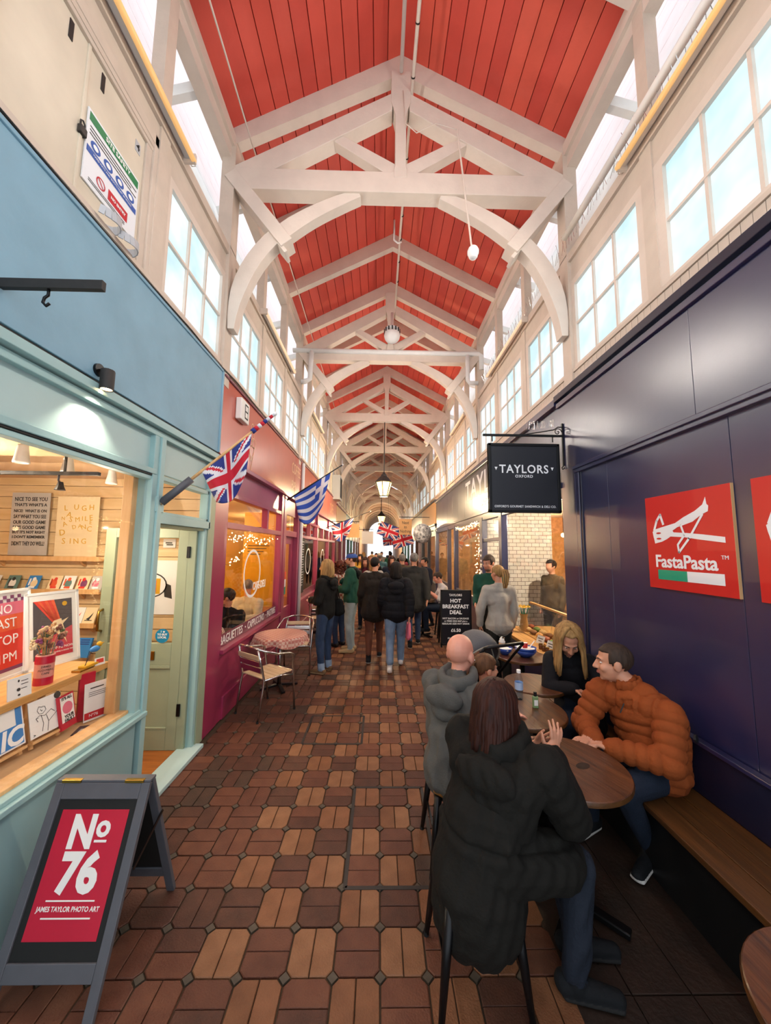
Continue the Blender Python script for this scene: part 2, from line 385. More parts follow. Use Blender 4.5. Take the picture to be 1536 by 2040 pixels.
# ================================================================== clerestory
WZ0, WZ1 = 3.84, 4.84
M('rail_cream', '#d0c0b0', .6, var=.08, vs=5, bump=.12, bs=30)
def clerestory(sd):
    X = (lambda x: x) if sd < 0 else mx
    def bx(mb, x0, x1, *r): a, b = sorted((X(x0), X(x1))); mb.box(a, b, *r)
    nm = 'left' if sd < 0 else 'right'
    mb = MB(); bx(mb, -1.85, -1.73, Y0, Y1, 3.60, WZ0 - .03); bx(mb, -1.85, -1.70, Y0, Y1, WZ0 - .035, WZ0)
    bx(mb, -1.85, -1.73, Y0, Y1, WZ1 + .02, 5.18); bx(mb, -1.85, -1.70, Y0, Y1, 5.10, 5.20)
    w = struct(mb.build('wall_%s' % nm, 'rail_cream'))
    mb = MB(); bx(mb, -1.86, -1.74, Y0, Y1, 6.30, 6.52); bx(mb, -1.80, -1.705, Y0, Y1, 6.44, 6.518); bx(mb, -1.96, -1.715, Y0, Y1, 6.525, 6.615); mb.build('eave_plate', 'cream', w)
    for k in range(-4, 23):                                   # posts
        y = TY0 + k * BAY / 3; main = k % 3 == 0
        if y > Y1: break
        hw = .085 if main else .06
        mb = MB(); bx(mb, -1.83, -1.69 if main else -1.715, y - hw, y + hw, 3.62, 5.2); bx(mb, -1.84, -1.69 if main else -1.733, y - hw + .002, y + hw - .002, 5.19, 6.49); mb.build('post', 'rail_cream', w)
    # white outer boards seen through the open strip
    ob = struct(MB().box(*sorted((X(-1.75), X(-2.02))), Y0, Y1, 5.10, 5.14).build('wall_outer_%s' % nm, 'white_paint'))
    d = Vector((X(-2.78) - X(-1.98), 0, 3.5)); L = d.length; d.normalize()
    for i in range(10):
        a = Vector((X(-1.98), 0, 5.12)) + d * (L * i / 10 + .004); b = Vector((X(-1.98), 0, 5.12)) + d * (L * (i + 1) / 10 - .004)
        o = sd * .025; MB().prism([(a.x, a.z), (b.x, b.z), (b.x + o, b.z), (a.x + o, a.z)], 'y', Y0, Y1).build('outer_board', 'white_paint', ob)
    for k in range(-2, 23):
        y = TY0 + (k + .5) * BAY / 3
        if y < Y1: mb = MB(); mb.bar((X(-1.80), y, 6.42), (X(-2.2), y, 6.30), .07, .12); mb.build('lookout', 'white_paint', ob)
    return w
wl, wr = clerestory(-1), clerestory(1)
WIN = [0]
def make_window(sd, y0, y1, detail):
    X = (lambda x: x) if sd < 0 else mx
    WIN[0] += 1
    def bx(mb, x0, x1, *r): a, b = sorted((X(x0), X(x1))); mb.box(a, b, *r)
    fr = MB(); w = .085
    for (a, b, c, d) in ((y0, y1, WZ0, WZ0 + .045), (y0, y1, WZ1 - .045, WZ1 + .03), (y0, y0 + w, WZ0 + .045, WZ1 - .045), (y1 - w, y1, WZ0 + .045, WZ1 - .045)): bx(fr, -1.79, -1.725, a, b, c, d)
    o = struct(fr.build('window_%d' % WIN[0], 'cream'))
    pw = (y1 - y0 - 2 * w) / 3; w2 = .045; ph = (WZ1 - WZ0 - 2 * w2) / 2; g = .012
    mb = MB()
    for i in (1, 2): bx(mb, -1.775, -1.735, y0 + w + pw * i - g, y0 + w + pw * i + g, WZ0, WZ1)
    bx(mb, -1.777, -1.733, y0, y1, WZ0 + w2 + ph - g, WZ0 + w2 + ph + g); mb.build('glazing_bar', 'cream', o)
    allp = MB()
    for i in range(3):
        for r in range(2):
            mb = MB() if detail else allp
            bx(mb, -1.765, -1.757, y0 + w + pw * i + (g if i else 0), y0 + w + pw * (i + 1) - (g if i < 2 else 0), WZ0 + w2 + ph * r + (g if r else 0), WZ0 + w2 + ph * (r + 1) - (0 if r else g))
            if detail: mb.build('pane', 'frosted_pane', o)
    if not detail: allp.build('panes', 'frosted_pane', o)
    return o
for sd in (-1, 1):
    for k in range(-3, 22):
        y0, y1 = TY0 + k * BAY / 3 + .055, TY0 + (k + 1) * BAY / 3 - .055
        if sd < 0 and (y0 < 2.4 or y0 > 10.5): continue           # hatch instead on the left, boarding far off
        make_window(sd, y0, y1, k < 6)
# boarded upper wall on the left, past the last window
bw = struct(MB().box(-1.84, -1.76, 11.06, Y1, WZ0, WZ1 + .03).build('wall_left_boarding', 'cream_dirty'))
for i in range(60):
    y = 11.07 + i * .33
    if y < Y1 - .3: MB().box(-1.762, -1.745, y, y + .315, WZ0, WZ1 + .02).build('wall_board', 'cream_dirty' if i % 3 else 'grey_paint', bw)
# beaded boards below the right-hand windows
_sb = MB().box(mx(-1.725) - .0, mx(-1.725) + .012, -.033, .033, 3.6, WZ0 - .037).mesh('sill_board', 'rail_cream')
for i in range(95):
    o = link('sill_board', _sb, wr); o.location = (-.012, 1.0 + i * .0695, 0)
# ================================================================== gable at the far end and the hall beyond
out = [(-2.1, 2.6), (-2.1, 6.45), (CX0, 7.7), (2.48, 6.45), (2.48, 2.6)]
arch = [(CX0 + 1.62 * math.cos(a), 4.25 + 1.75 * math.sin(a)) for a in [PI * k / 16 for k in range(17)]]
pts = out + [(CX0 + 1.62, 2.6)] + arch + [(CX0 - 1.62, 2.6)]
mb = MB(); mb.prism(pts, 'y', 30.6, 30.75)
M('gable_paint', '#e6cdbb', .7, var=.06)
we = struct(mb.build('wall_end', 'gable_paint'))
mb = MB(); band_mesh(mb, [(CX0 + 1.6 * math.cos(PI * k / 20), 4.25 + 1.72 * math.sin(PI * k / 20)) for k in range(21)], .22, 30.35, 30.6); mb.build('arch_rib', 'cream', we)
for i in range(30):
    xx = -1.95 + i * .145; zt = 7.5 - abs(xx - CX0) * .56
    d = abs(xx + .065 - CX0); zb = 4.25 + 1.8 * math.sqrt(max(0, 1 - (d / 1.68) ** 2)) if d < 1.68 else 2.7
    if zt > zb: MB().box(xx, xx + .135, 30.585, 30.6, zb, zt).build('gable_board', 'gable_paint', we)
mb = MB(); n = 16; vs = []
for yy in (30.75, 56):
    for k in range(n + 1): vs.append((CX0 + 1.95 * math.cos(PI * k / n), yy, 4.1 + 2.0 * math.sin(PI * k / n)))
mb.add(vs, [(k, k + 1, n + 2 + k, n + 1 + k) for k in range(n)])
mb.box(-1.85, -1.77, 30.75, 56, 0, 4.1); mb.box(2.15, 2.23, 30.75, 56, 0, 4.1)
fv = struct(mb.build('ceiling_far_vault', 'gable_paint'))
for k in range(11):
    mb = MB(); band_mesh(mb, [(CX0 + 1.83 * math.cos(PI * q / 16), 4.1 + 1.88 * math.sin(PI * q / 16)) for q in range(17)], .14, 31.6 + k * 2.2, 31.8 + k * 2.2); mb.build('arch_rib', 'cream', fv)
# ================================================================== aqua print shop on the left
XL = -1.71; M_Z = Vector((0, 0, 1))
sf = thing('shopfront', 'pale aqua wooden shopfront with blue fascia board above its window', 'shopfront', (XL, 2, 0))
def S(n, m, *d, bevel=.004):
    o = MB().box(*d).build(n, m, sf, bevel=bevel); o.matrix_parent_inverse = Matrix.Translation((-XL, -2, 0)); return o
S('stall_riser', 'aqua_low', XL - .05, XL, -.5, 2.70, 0, .66); S('sill', 'aqua', XL - .08, XL + .045, -.5, 2.755, .66, .69); S('sill_nosing', 'aqua', XL - .1, XL + .02, -.5, 2.72, .69, .715)
S('inner_sill', 'pine', XL - .13, XL - .03, -.5, 2.66, .705, .735)
S('window_head', 'aqua', XL - .08, XL + .015, -.5, 2.70, 2.42, 2.46); S('window_bead', 'black', XL - .05, XL + .005, -.5, 2.66, 2.405, 2.42); S('window_bead', 'aqua', XL - .06, XL, -.5, 2.66, 2.375, 2.405)
S('upper_panel', 'aqua_pale', XL - .06, XL - .03, -.5, 3.58, 2.45, 2.76); S('panel_rail', 'aqua', XL - .06, XL + .01, -.5, 3.70, 2.72, 2.765)
S('cornice', 'aqua', XL - .06, XL + .05, -.5, 3.71, 2.775, 2.83); S('cornice_shadow_gap', 'iron', XL - .06, XL + .01, -.5, 3.71, 2.83, 2.862)  # dark strip between cornice and fascia board
S('fascia_board', 'blue_fascia', XL - .06, XL + .02, -.5, 3.66, 2.862, 3.74); S('fascia_edge', 'blue_fascia', XL - .06, XL + .032, -.5, 3.68, 3.735, 3.76); S('fascia_edge', 'blue_fascia', XL - .06, XL + .032, 3.655, 3.685, 2.862, 3.76)
S('window_post', 'aqua', XL - .10, XL + .01, 2.66, 2.72, .70, 2.72); S('window_post', 'aqua', XL - .08, XL + .025, 2.72, 2.775, 0, 2.72)
S('inner_frame', 'pine', XL - .16, XL - .09, 2.60, 2.655, .73, 2.42)
S('door_jamb', 'aqua', XL - .10, XL - .0, 3.53, 3.575, 0, 2.12); S('door_jamb', 'sage', XL - .14, XL - .06, 3.50, 3.535, .02, 2.08)
S('pilaster', 'sage', XL - .08, XL + .01, 3.575, 3.71, 0, 2.77); S('pilaster_edge', 'aqua', XL - .05, XL + .02, 3.56, 3.59, 2.05, 2.74)
S('door_head', 'aqua', XL - .12, XL + .02, 2.775, 3.60, 2.055, 2.125); S('head_shadow', 'sage', XL - .13, XL - .01, 2.775, 3.53, 2.03, 2.055)  # sage strip below the door head
for d in ((2.775, 3.57, 2.125, 2.15), (2.775, 3.57, 2.395, 2.43), (2.775, 2.80, 2.12, 2.43), (3.535, 3.57, 2.12, 2.43)): S('transom_frame', 'aqua', XL - .07, XL + .005, *d)
S('transom_pane', 'clear_glass', XL - .045, XL - .04, 2.80, 3.54, 2.15, 2.40, bevel=0)
S('shop_window_pane', 'clear_glass', XL - .05, XL - .044, -.5, 2.66, .715, 2.41, bevel=0)
S('threshold', 'aqua_pale', XL - .12, XL + .08, 2.72, 3.60, 0, .035)
# interior shell
M('shop_ceiling', '#d9b48a', .8); M('warm_wall', '#d8b486', .7)
sw = struct(MB().box(-4.6, -1.80, 3.90, 3.97, 0, 2.62).build('wall_shop_back', 'warm_wall'))
for i in range(21):
    MB().box(-4.6, -1.80, 3.875, 3.90, .02 + i * .125, .137 + i * .125).build('slat_board', 'oak_x', sw)
sbox('wall_shop_side', 'warm_wall', -4.66, -4.6, -.5, 3.97, 0, 2.62); sbox('ceiling_shop', 'shop_ceiling', -4.66, -1.80, -.5, 3.97, 2.60, 2.66)
sbox('floor_shop', 'shop_floor', -4.66, -1.77, -.5, 3.97, -.02, .02); sbox('wall_shop_near', 'warm_wall', -4.66, -1.80, -.56, -.5, 0, 2.62)
# door standing open, seen face on through the doorway
dr = struct(link('door_1', None)); dr.location = (-1.84, 3.5, .02)
def D(n, m, x0, x1, z0, z1, y0=0, y1=.042, par=dr, bevel=.004): return MB().box(x0, x1, y0, y1, z0, z1).build(n, m, par, bevel=bevel)
D('stile', 'sage', -.80, -.70, 0, 2.03); D('stile', 'sage', -.10, 0, 0, 2.03); D('rail', 'sage', -.70, -.10, 1.94, 2.03); D('rail', 'sage', -.70, -.10, .75, .95); D('rail', 'sage', -.70, -.10, 0, .18)
pn = D('panel', 'sage', -.70, -.10, .18, .75, .012, .03); D('moulding', 'sage', -.70, -.10, .72, .75, -.002, .03, pn); D('moulding', 'sage', -.70, -.10, .18, .20, -.002, .03, pn)
D('pane', 'clear_glass', -.70, -.10, .95, 1.94, .018, .024, bevel=0)
D('letter_plate', 'brass', -.34, -.25, .80, .88, -.01, .0)
h = MB(); h.tube([(-.765, 0, 1.26), (-.765, -.05, 1.245), (-.765, -.055, 1.16), (-.765, -.05, 1.075), (-.765, 0, 1.06)], .011); h.build('pull_handle', 'brass', dr, smooth=True)
MB().ball((-.76, -.02, .72), .018).build('knob', 'brass', dr, smooth=True)
for z in (.30, 1.75): D('hinge', 'black_metal', -.012, .022, z, z + .11, -.012, .0)
stk = link('sticker', MB().prism(ell(0, 0, .065, .065, 28), 'z', 0, .001).mesh('sticker', M('sticker_blue', '#1682ad', .4)), dr, frame((-.19, -.004, 1.02), (1, 0, 0), (0, 0, 1)))
for i, (s, z, q) in enumerate((('I ♥', .038, .024), ('TO BUY', .012, .026), ('LOCAL', -.014, .026))): text(s if i else 'I', q, 'white', stk, Matrix.Translation((-.012 if not i else 0, z, .0012)), offset=.0008)
shapes(stk, 'heart', Matrix.Translation((.014, .036, .001)), [([(0, -.01), (.01, .002), (.008, .008), (.003, .009), (0, .005), (-.003, .009), (-.008, .008), (-.01, .002)], 0, 1)], ['white'])
# ------------------------------------------------ things inside the print shop
def panel(name, label, cat, T, w, h, th, edge, group=None, border=None):
    """a flat print, card or sign: board of real thickness, front face at local z=0"""
    o = thing(name, label, cat, group=group); o.matrix_world = T
    MB().box(-w / 2, w / 2, -h / 2, h / 2, -th, 0).build('board', edge, o)
    return o
def lean(p, q, tilt, up_h):
    """frame of a panel whose bottom edge runs p->q (left to right seen from the front), leaning back by tilt"""
    p = Vector(p); q = Vector(q); x = (q - p).normalized(); back = Vector((0, 0, 1)).cross(x)
    y = (Vector((0, 0, 1)) * math.cos(tilt) + back * math.sin(tilt)); return frame((p + q) / 2 + y * up_h / 2, x, y), (q - p).length
I0 = Matrix.Identity(4)
M('print_grey', '#b9b3ac', .6); M('print_cream', '#ead3a8', .6); M('ink', '#2b2a28', .7); M('ink_yellow', '#d9a318', .6); M('ink_red', '#d93624', .55); M('ink_orange', '#e0582f', .55); M('ink_pink', '#dd6e86', .55); M('ink_sky', '#2f7fc4', .5); M('ink_teal', '#5d7f7a', .6); M('ink_purple', '#7a3a63', .6); M('night', '#4b4347', .6)
yw = 3.868
# big posters on the top ledge
p1 = panel('poster', 'grey letterpress poster crowded with black words on upper ledge', 'poster', frame((-3.70, 3.83, 2.10), (1, 0, 0), (0, -.03, 1)), .40, .66, .006, 'print_grey')
rows = [('NICE TO SEE YOU', .26, .05), ("THAT'S WHAT'S A", .2, .038), ('NICE!  WHAT IS ON', .135, .036), ('SAY WHAT YOU SEE', .075, .046), ('OUR GOOD GAME', .015, .044), ('SAYS GOOD GAME', -.04, .042), ("BUT IT'S NOT RIGHT", -.09, .034), ("I DON'T REMEMBER", -.14, .034), ("DIDN'T THEY DO WELL!", -.21, .05)]
for s, z, q in rows:
    me = textmesh(s, q, offset=.0012, extrude=.0005, res=2); w = max(v.co.x for v in me.vertices) - min(v.co.x for v in me.vertices); me.transform(Matrix.Diagonal((.34 / w, 1.15, 1, 1))); me.materials.clear(); me.materials.append(MATS['ink']); link('lettering', me, p1, Matrix.Translation((0, z, .001)))
p2 = panel('poster', 'cream poster with scattered yellow letters on upper ledge', 'poster', frame((-3.20, 3.83, 2.07), (1, 0, 0), (0, -.03, 1)), .44, .65, .006, 'print_cream')
for s, x, z, q, a in [('L', -.13, .2, .08, .1), ('A', -.09, .13, .08, -.2), ('U', -.02, .21, .08, 0), ('G', .06, .2, .08, .1), ('H', .14, .21, .08, 0), ('D', -.15, -.06, .09, .2), ('A', -.13, .03, .07, .4), ('N', -.15, .09, .05, 0), ('S', -.07, .08, .08, -.2), ('M', .0, .08, .07, .1), ('I', .05, .09, .07, 0), ('L', .09, .09, .07, 0), ('E', .14, .1, .08, .1), ('D', -.03, 0, .06, .3), ('A', .03, .01, .06, 0), ('N', .07, .0, .07, .2), ('C', .13, -.02, .08, 0), ('E', .14, .05, .06, 0), ('S', -.13, -.15, .09, 0), ('I', -.06, -.15, .08, 0), ('N', .0, -.15, .08, .1), ('G', .08, -.15, .08, 0)]:
    text(s, q, 'ink_yellow', p2, Matrix.Translation((x, z, .001)) @ Matrix.Rotation(a, 4, 'Z'), extrude=.0005, res=2)
def ledge(x0, x1, z, lab):
    o = thing('display_ledge', lab, 'shelf', ((x0 + x1) / 2, yw, z)); L = (x1 - x0) / 2
    MB().box(-L, L, -.09, 0, -.02, 0).build('shelf_board', 'pine', o, bevel=.003); MB().box(-L, L, -.095, -.083, -.02, .03).build('front_lip', 'pine', o, bevel=.002)
    for x in (-L * .5, L * .7): MB().prism([(0, 0), (-.07, 0), (0, -.06)], 'x', x - .012, x + .012, T=Matrix.Translation((0, 0, -.02))).build('bracket', 'pine', o)
ledge(-4.3, -2.90, 1.735, 'top pine display ledge holding two large posters'); ledge(-4.3, -2.87, 1.40, 'middle pine display ledge holding a row of greeting cards'); ledge(-3.3, -2.89, 1.06, 'lowest short pine display ledge near the open door')
cards = [(-3.99, 'paper', 'ink_red', 'white greeting card with red figure, leftmost on middle ledge'), (-3.79, 'ink_teal', 'paper', 'grey green greeting card with pale stripes on middle ledge'), (-3.58, 'ink_sky', 'print_cream', 'sky blue greeting card with pale figure on middle ledge'), (-3.36, 'print_cream', 'ink_orange', 'cream greeting card with orange sketch on middle ledge'), (-3.22, 'paper', 'ink_teal', 'white greeting card with green orange sketch on middle ledge'), (-3.07, 'print_cream', 'ink_purple', 'cream greeting card with purple round figure on middle ledge'), (-2.93, 'print_grey', 'ink_pink', 'grey greeting card with pink lettering, rightmost on middle ledge')]
for k, (x, a, b, lab) in enumerate(cards):
    c = panel('greeting_card', lab, 'card', frame((x, 3.815, 1.483), (1, 0, 0), (0, .35, 1)), .125, .165, .004, a, 'greeting cards on the middle ledge')
    its = [(ell(.01 * (k % 3 - 1), .0, .035, .045, 10), 0, 1), (rect(-.03, .03, -.05, -.03), 1, 2), (ell(.0, .045, .018, .02, 8), 1, 2), (rect(-.045, -.03, -.02, .05), 1, 1)]
    shapes(c, 'picture', I0, its, [b, ['ink_red', 'ink', 'white', 'ink_red', 'ink_orange', 'ink_red', 'white'][k]])
for x, a, b, lab in ((-3.09, 'paper', 'ink_red', 'white greeting card with red drawing on lowest ledge'), (-2.965, 'print_cream', 'ink', 'cream greeting card with black bird drawing on lowest ledge')):
    c = panel('greeting_card', lab, 'card', frame((x, 3.81, 1.155), (1, 0, 0), (0, .35, 1)), .12, .18, .012, a, 'greeting cards on the lowest ledge')
    shapes(c, 'picture', I0, [([(-.03, -.03), (.0, -.005), (.03, .04), (.02, .0), (.005, -.04)], 0, 1), (rect(-.04, .035, -.045, -.038), 0, 1)], [b])
bb = panel('book', 'blue covered book leaning low by the slat wall', 'book', frame((-2.98, 3.78, .85), (1, 0, 0), (0, .3, 1)), .14, .19, .02, 'ink_sky'); shapes(bb, 'cover_lines', I0, [(rect(-.04, .05, z, z + .008), 0, 1) for z in (.03, .05, .07)], ['flag_blue'])
fp = panel('poster', 'white poster of a drawn fist gripping a yellow block behind door', 'poster', frame((-2.44, 3.862, 1.45), (1, 0, 0), (0, 0, 1)), .66, .56, .006, 'paper')
its = [(ell(.04, .02, .17, .13, 20), 0, 1), (ell(.04, .02, .155, .118, 20), 1, 2), (rect(.0, .14, -.07, .09), 2, 3), (rect(.03, .05, -.05, .07), 3, 4), (rect(.08, .1, -.05, .07), 3, 4), ([(.17, .05), (.25, .02), (.27, -.12), (.19, -.1)], 0, 1)]
for z in (.06, .0, -.06): its += [(ell(-.17, z, .07, .035, 14), 0, 2), (ell(-.17, z, .06, .027, 14), 1, 3)]
shapes(fp, 'picture', I0, its, ['ink', 'paper', 'ink_yellow', 'ink_orange'])
for x, c, lab in ((-2.68, 'ink_yellow', 'small yellow card high on slat wall behind the door'), (-2.42, 'oak', 'small brown wooden plaque high on slat wall'), (-2.24, 'paper', 'small white notice high on slat wall')):
    q = panel('notice', lab, 'notice', frame((x, 3.866, 1.91), (1, 0, 0), (0, 0, 1)), .13, .09, .006, c); shapes(q, 'print', I0, [(rect(-.04, .03, .0, .012), 0, 1), (rect(-.03, .04, -.02, -.008), 0, 1)], ['ink'])
# shelf along the window
sh = thing('window_shelf', 'oak display shelf on posts along the shop window', 'shelf', (-2.22, 1.2, 0))
def SB(n, m, *d): o = MB().box(*d).build(n, m, sh, bevel=.004); o.matrix_parent_inverse = sh.matrix_world.inverted() if False else Matrix.Translation((2.22, -1.2, 0))
SB('shelf_board', 'oak', -2.5, -1.985, -.4, 2.77, .985, 1.03)
for y in (1.2, 2.28): SB('post', 'pine', -1.99 - .05, -1.99 + .0, y, y + .07, .72, .985)
SB('post', 'pine', -2.45, -2.40, 2.6, 2.67, .02, .985)
wb = thing('window_bed', 'pale flat display bed inside the aqua shop window', 'shelf', (-2.1, 1.2, .6)); o = MB().box(-.36, .26, -1.7, 1.46, .06, .105).build('bed_board', 'warm_wall', wb); MB().box(-.36, -.3, -1.7, 1.46, -.58, .06).build('bed_back', 'warm_wall', wb)
# framed prints
def framed(p, q, h, tilt, lab):
    T, w = lean(p, q, tilt, h); o = thing('framed_print', lab, 'picture'); o.matrix_world = T; b = .018
    MB().box(-w / 2 + b, w / 2 - b, -h / 2 + b, h / 2 - b, -.02, -.006).build('mount', 'paper', o)
    for d in ((-w / 2, w / 2, -h / 2, -h / 2 + b), (-w / 2, w / 2, h / 2 - b, h / 2), (-w / 2, -w / 2 + b, -h / 2, h / 2), (w / 2 - b, w / 2, -h / 2, h / 2)): MB().box(*d, -.03, .0).build('frame_bar', 'white_paint', o)
    return o, w
f1, w = framed((-2.31, 2.10, 1.03), (-2.36, 2.58, 1.03), .56, .12, 'white framed red poster with rosette border at left window edge')
R = [(rect(-.17, .2, -.21, .02), 0, 1), (rect(-.17, .2, .02, .12), 1, 1), (rect(-.17, .2, .12, .2), 2, 1)]
for i in range(14):
    for r in range(2):
        if (i + r) % 2: R += [(rect(-.17 + i * .026, -.17 + i * .026 + .026, .2 + r * .022, .222 + r * .022), 3, 1), (rect(-.17 + i * .026, -.144 + i * .026, -.232 - r * .0, -.21), 3, 1)]
shapes(f1, 'picture', Matrix.Translation((0, 0, -.005)), R, ['ink_red', 'ink_orange', 'ink_pink', 'ink_purple'])
for s, z, q in (('NO', .155, .08), ('LAST', .065, .085), ('STOP', -.04, .085), ('11PM', -.15, .08)): text(s, q, 'white', f1, Matrix.Translation((.04, z, -.003)), offset=.0, extrude=.0006)
f2, w = framed((-2.33, 2.50, 1.03), (-2.25, 2.84, 1.03), .52, .16, 'white framed poster of a diving rocket with orange flame trail')
its = [(rect(-.125, .125, -.2, .2), 0, 1), ([(-.0, -.05), (.125, .0), (.125, -.2), (-.125, -.2), (-.09, -.14)], 1, 2)]
for k in range(6): its.append(([(-.125 + k * .022, .2), (-.105 + k * .022, .2), (.02 + k * .008, .04 - k * .008), (.0 + k * .008, .03 - k * .006)], 2 if k % 2 else 3, 3))
its += [([(.0, .05), (.05, .06), (.07, -.02), (.055, -.08), (.02, -.04), (-.02, .02)], 4, 4), ([(.05, .04), (.1, .06), (.06, .02)], 4, 4), ([(.06, -.07), (.085, -.12), (.07, -.06)], 4, 4), ([(.0, .02), (-.02, -.06), (.02, -.02)], 4, 4), (ell(.075, .165, .017, .017, 14), 5, 3), (rect(-.03, .12, -.19, -.125), 1, 5)]
shapes(f2, 'picture', Matrix.Translation((0, 0, -.005)), its, ['night', 'poster_red', 'ink_orange', 'ink_red', 'print_cream', 'ink_yellow'])
text('STOP ME NOW', .024, 'white', f2, Matrix.Translation((.045, -.143, .001)), extrude=.0005); text('I AM HAVING A GOOD TIME', .013, 'white', f2, Matrix.Translation((.045, -.17, .001)), extrude=.0005)
# can with dried flowers
cn = thing('flower_can', 'pink and red tin can vase with dried flowers on shelf', 'vase', (-2.06, 2.33, 1.03))
mb = MB(); mb.lathe([(.042, 0), (.047, .004), (.047, .05), (.047, .12), (.047, .135), (.047, .172), (.043, .178), (.040, .17), (.040, .03)], n=24, caps=False); mb.build('can_body', M('can_pink', '#d98f80', .4), cn, smooth=True)
for a, b in ((.0, .045), (.125, .170)): mb = MB(); mb.lathe([(.0476, a), (.0476, b)], n=24, caps=False); mb.build('can_band', 'poster_red', cn, smooth=True)
Tc = frame((0.036, -.031, .09), (.65, .76, 0), (0, 0, 1))
for s, z in (('DRIED', .02), ('FLOWERS', .0), ('CAFE', -.02)): text(s, .016, 'ink', cn, Tc @ Matrix.Translation((0, z, .0015)), extrude=.0004)
fl = ['#d8b184', '#b98a5a', '#8a3b6a', '#5f6e45', '#c79a7a', '#7a4a3a', '#e0c8a0']
for k in range(34):
    a = random.uniform(0, 2 * PI); r = random.uniform(.0, .09); h = random.uniform(.05, .17); tip = (r * math.cos(a), r * math.sin(a) * .9, .175 + h)
    mb = MB(); mb.tube([(tip[0] * .2, tip[1] * .2, .1), (tip[0] * .6, tip[1] * .6, .17 + h * .5), tip], [.0016, .0016, .001], 5); st = mb.build('stem', 'ink_teal' if k % 2 else 'oak', cn)
    c = fl[k % len(fl)]; M('petal' + c, c, .7); mb = MB()
    for q in range(7): mb.ball((tip[0] + random.uniform(-.012, .012), tip[1] + random.uniform(-.012, .012), tip[2] + random.uniform(-.012, .012)), random.uniform(.006, .012), 6, 4)
    mb.build('flower_head', 'petal' + c, st)
# bird ornament on blocks
bd = thing('bird_ornament', 'long legged blue and yellow bird ornament on two blocks', 'ornament', (-2.02, 2.58, 1.03))
MB().box(-.03, .03, -.06, .06, 0, .012).build('base_block', 'brass', bd, bevel=.002); MB().box(-.028, .028, -.01, .10, .012, .026).build('base_block', 'ink_yellow', bd, bevel=.002)
mb = MB(); mb.tube([(0, .02, .026), (0, .03, .07), (0, .06, .10)], .002, 5); mb.tube([(0.01, .0, .026), (0.01, .03, .07), (0, .06, .10)], .002, 5); mb.build('leg', 'iron', bd)
mb = MB(); mb.ball((0, .09, .115), (.022, .042, .022), 12, 8); mb.build('body', 'ink_sky', bd, smooth=True); mb = MB(); mb.ball((0, .13, .14), .018, 10, 8); mb.lathe([(.006, 0), (.001, .03)], T=Matrix.Translation((0, .145, .14)) @ Matrix.Rotation(-1.5, 4, 'X'), n=6); mb.build('head', 'ink_yellow', bd, smooth=True)
def card(name, lab, cat, p, q, h, tilt, m, th=.004, its=None, mats=None):
    T, w = lean(p, q, tilt, h); o = panel(name, lab, cat, T, w, h, th, m)
    if its: shapes(o, 'print', Matrix.Diagonal((w, h, 1, 1)), its, mats)
    return o
card('price_card', 'small white card with tiny drawing at front of shelf', 'card', (-2.0, 2.06, 1.03), (-1.985, 2.18, 1.03), .115, .12, 'paper', its=[(ell(-.05, .3, .04, .06, 8), 0, 1), (ell(-.05, -.1, .08, .08, 8), 0, 1), (rect(.05, .35, .25, .28), 0, 1), (rect(.05, .35, .1, .13), 0, 1), (rect(.05, .3, -.1, -.07), 0, 1), (ell(-.03, -.35, .06, .05, 8), 0, 1)], mats=['ink'])
card('price_card', 'tiny red and white card beside the bird ornament', 'card', (-2.0, 2.66, 1.03), (-1.975, 2.72, 1.03), .05, .2, 'paper', its=[(rect(-.35, .35, -.2, .35), 0, 1)], mats=['ink_red'])
# under the shelf
def easel(p, q, h, lab):
    T, w = lean(p, q, .22, h); o = thing('easel', lab, 'easel'); o.matrix_world = T
    for x in (-w * .38, w * .38): MB().bar((x, -h / 2 - .04, -.012), (x * .75, h * .55, -.012), .018, .012, up=(0, 0, 1)).build('leg', 'pine', o)
    MB().bar((0, h * .5, -.02), (0, -h * .5, -.1), .018, .012).build('leg', 'pine', o); MB().box(-w * .45, w * .45, -h / 2 - .015, -h / 2, -.015, .02).build('rest', 'pine', o)
easel((-1.97, 1.96, .765), (-1.97, 2.16, .765), .20, 'small pine easel holding blue print under the shelf'); easel((-1.96, 2.16, .765), (-1.945, 2.37, .765), .19, 'small pine easel holding line drawing under the shelf')
e1 = card('print', 'blue and white print reading IC on small easel', 'picture', (-1.96, 1.94, .78), (-1.96, 2.15, .78), .22, .22, 'paper', its=[(rect(-.46, .46, -.46, .02), 0, 1), (rect(.3, .46, .02, .46), 0, 1), (rect(-.46, .46, .42, .46), 1, 1)], mats=['ink_sky', 'ink'])
text('IC', .13, 'white', e1, Matrix.Translation((.03, -.055, .002)), offset=.004, shear=.2, extrude=.0006)
e2 = card('print', 'white print with black line drawing of a figure on easel', 'picture', (-1.95, 2.17, .78), (-1.935, 2.36, .78), .20, .22, 'paper')
lines = [[(-.02, .05), (-.04, .06), (-.05, .04), (-.04, .02), (-.02, .015), (0, .03), (-.005, .05), (-.02, .055)], [(-.03, .04), (-.025, .03), (-.02, .035)], [(-.06, .0), (-.04, .01), (-.01, .0), (.03, .02), (.05, .0)], [(-.03, .01), (-.02, -.04), (-.03, -.08)], [(.0, .0), (.01, -.04), (.04, -.02), (.07, .0)], [(-.05, -.02), (-.06, -.0), (-.045, .0)], [(.01, -.04), (.0, -.09)], [(-.08, -.08), (-.07, -.085), (-.08, -.09)]]
shapes(e2, 'drawing', I0, [(s_, 0, 1) for l in lines for s_ in stroke(l, .0022)] + [(ell(.075, .085, .022, .02, 10), 0, 1)], ['ink'])
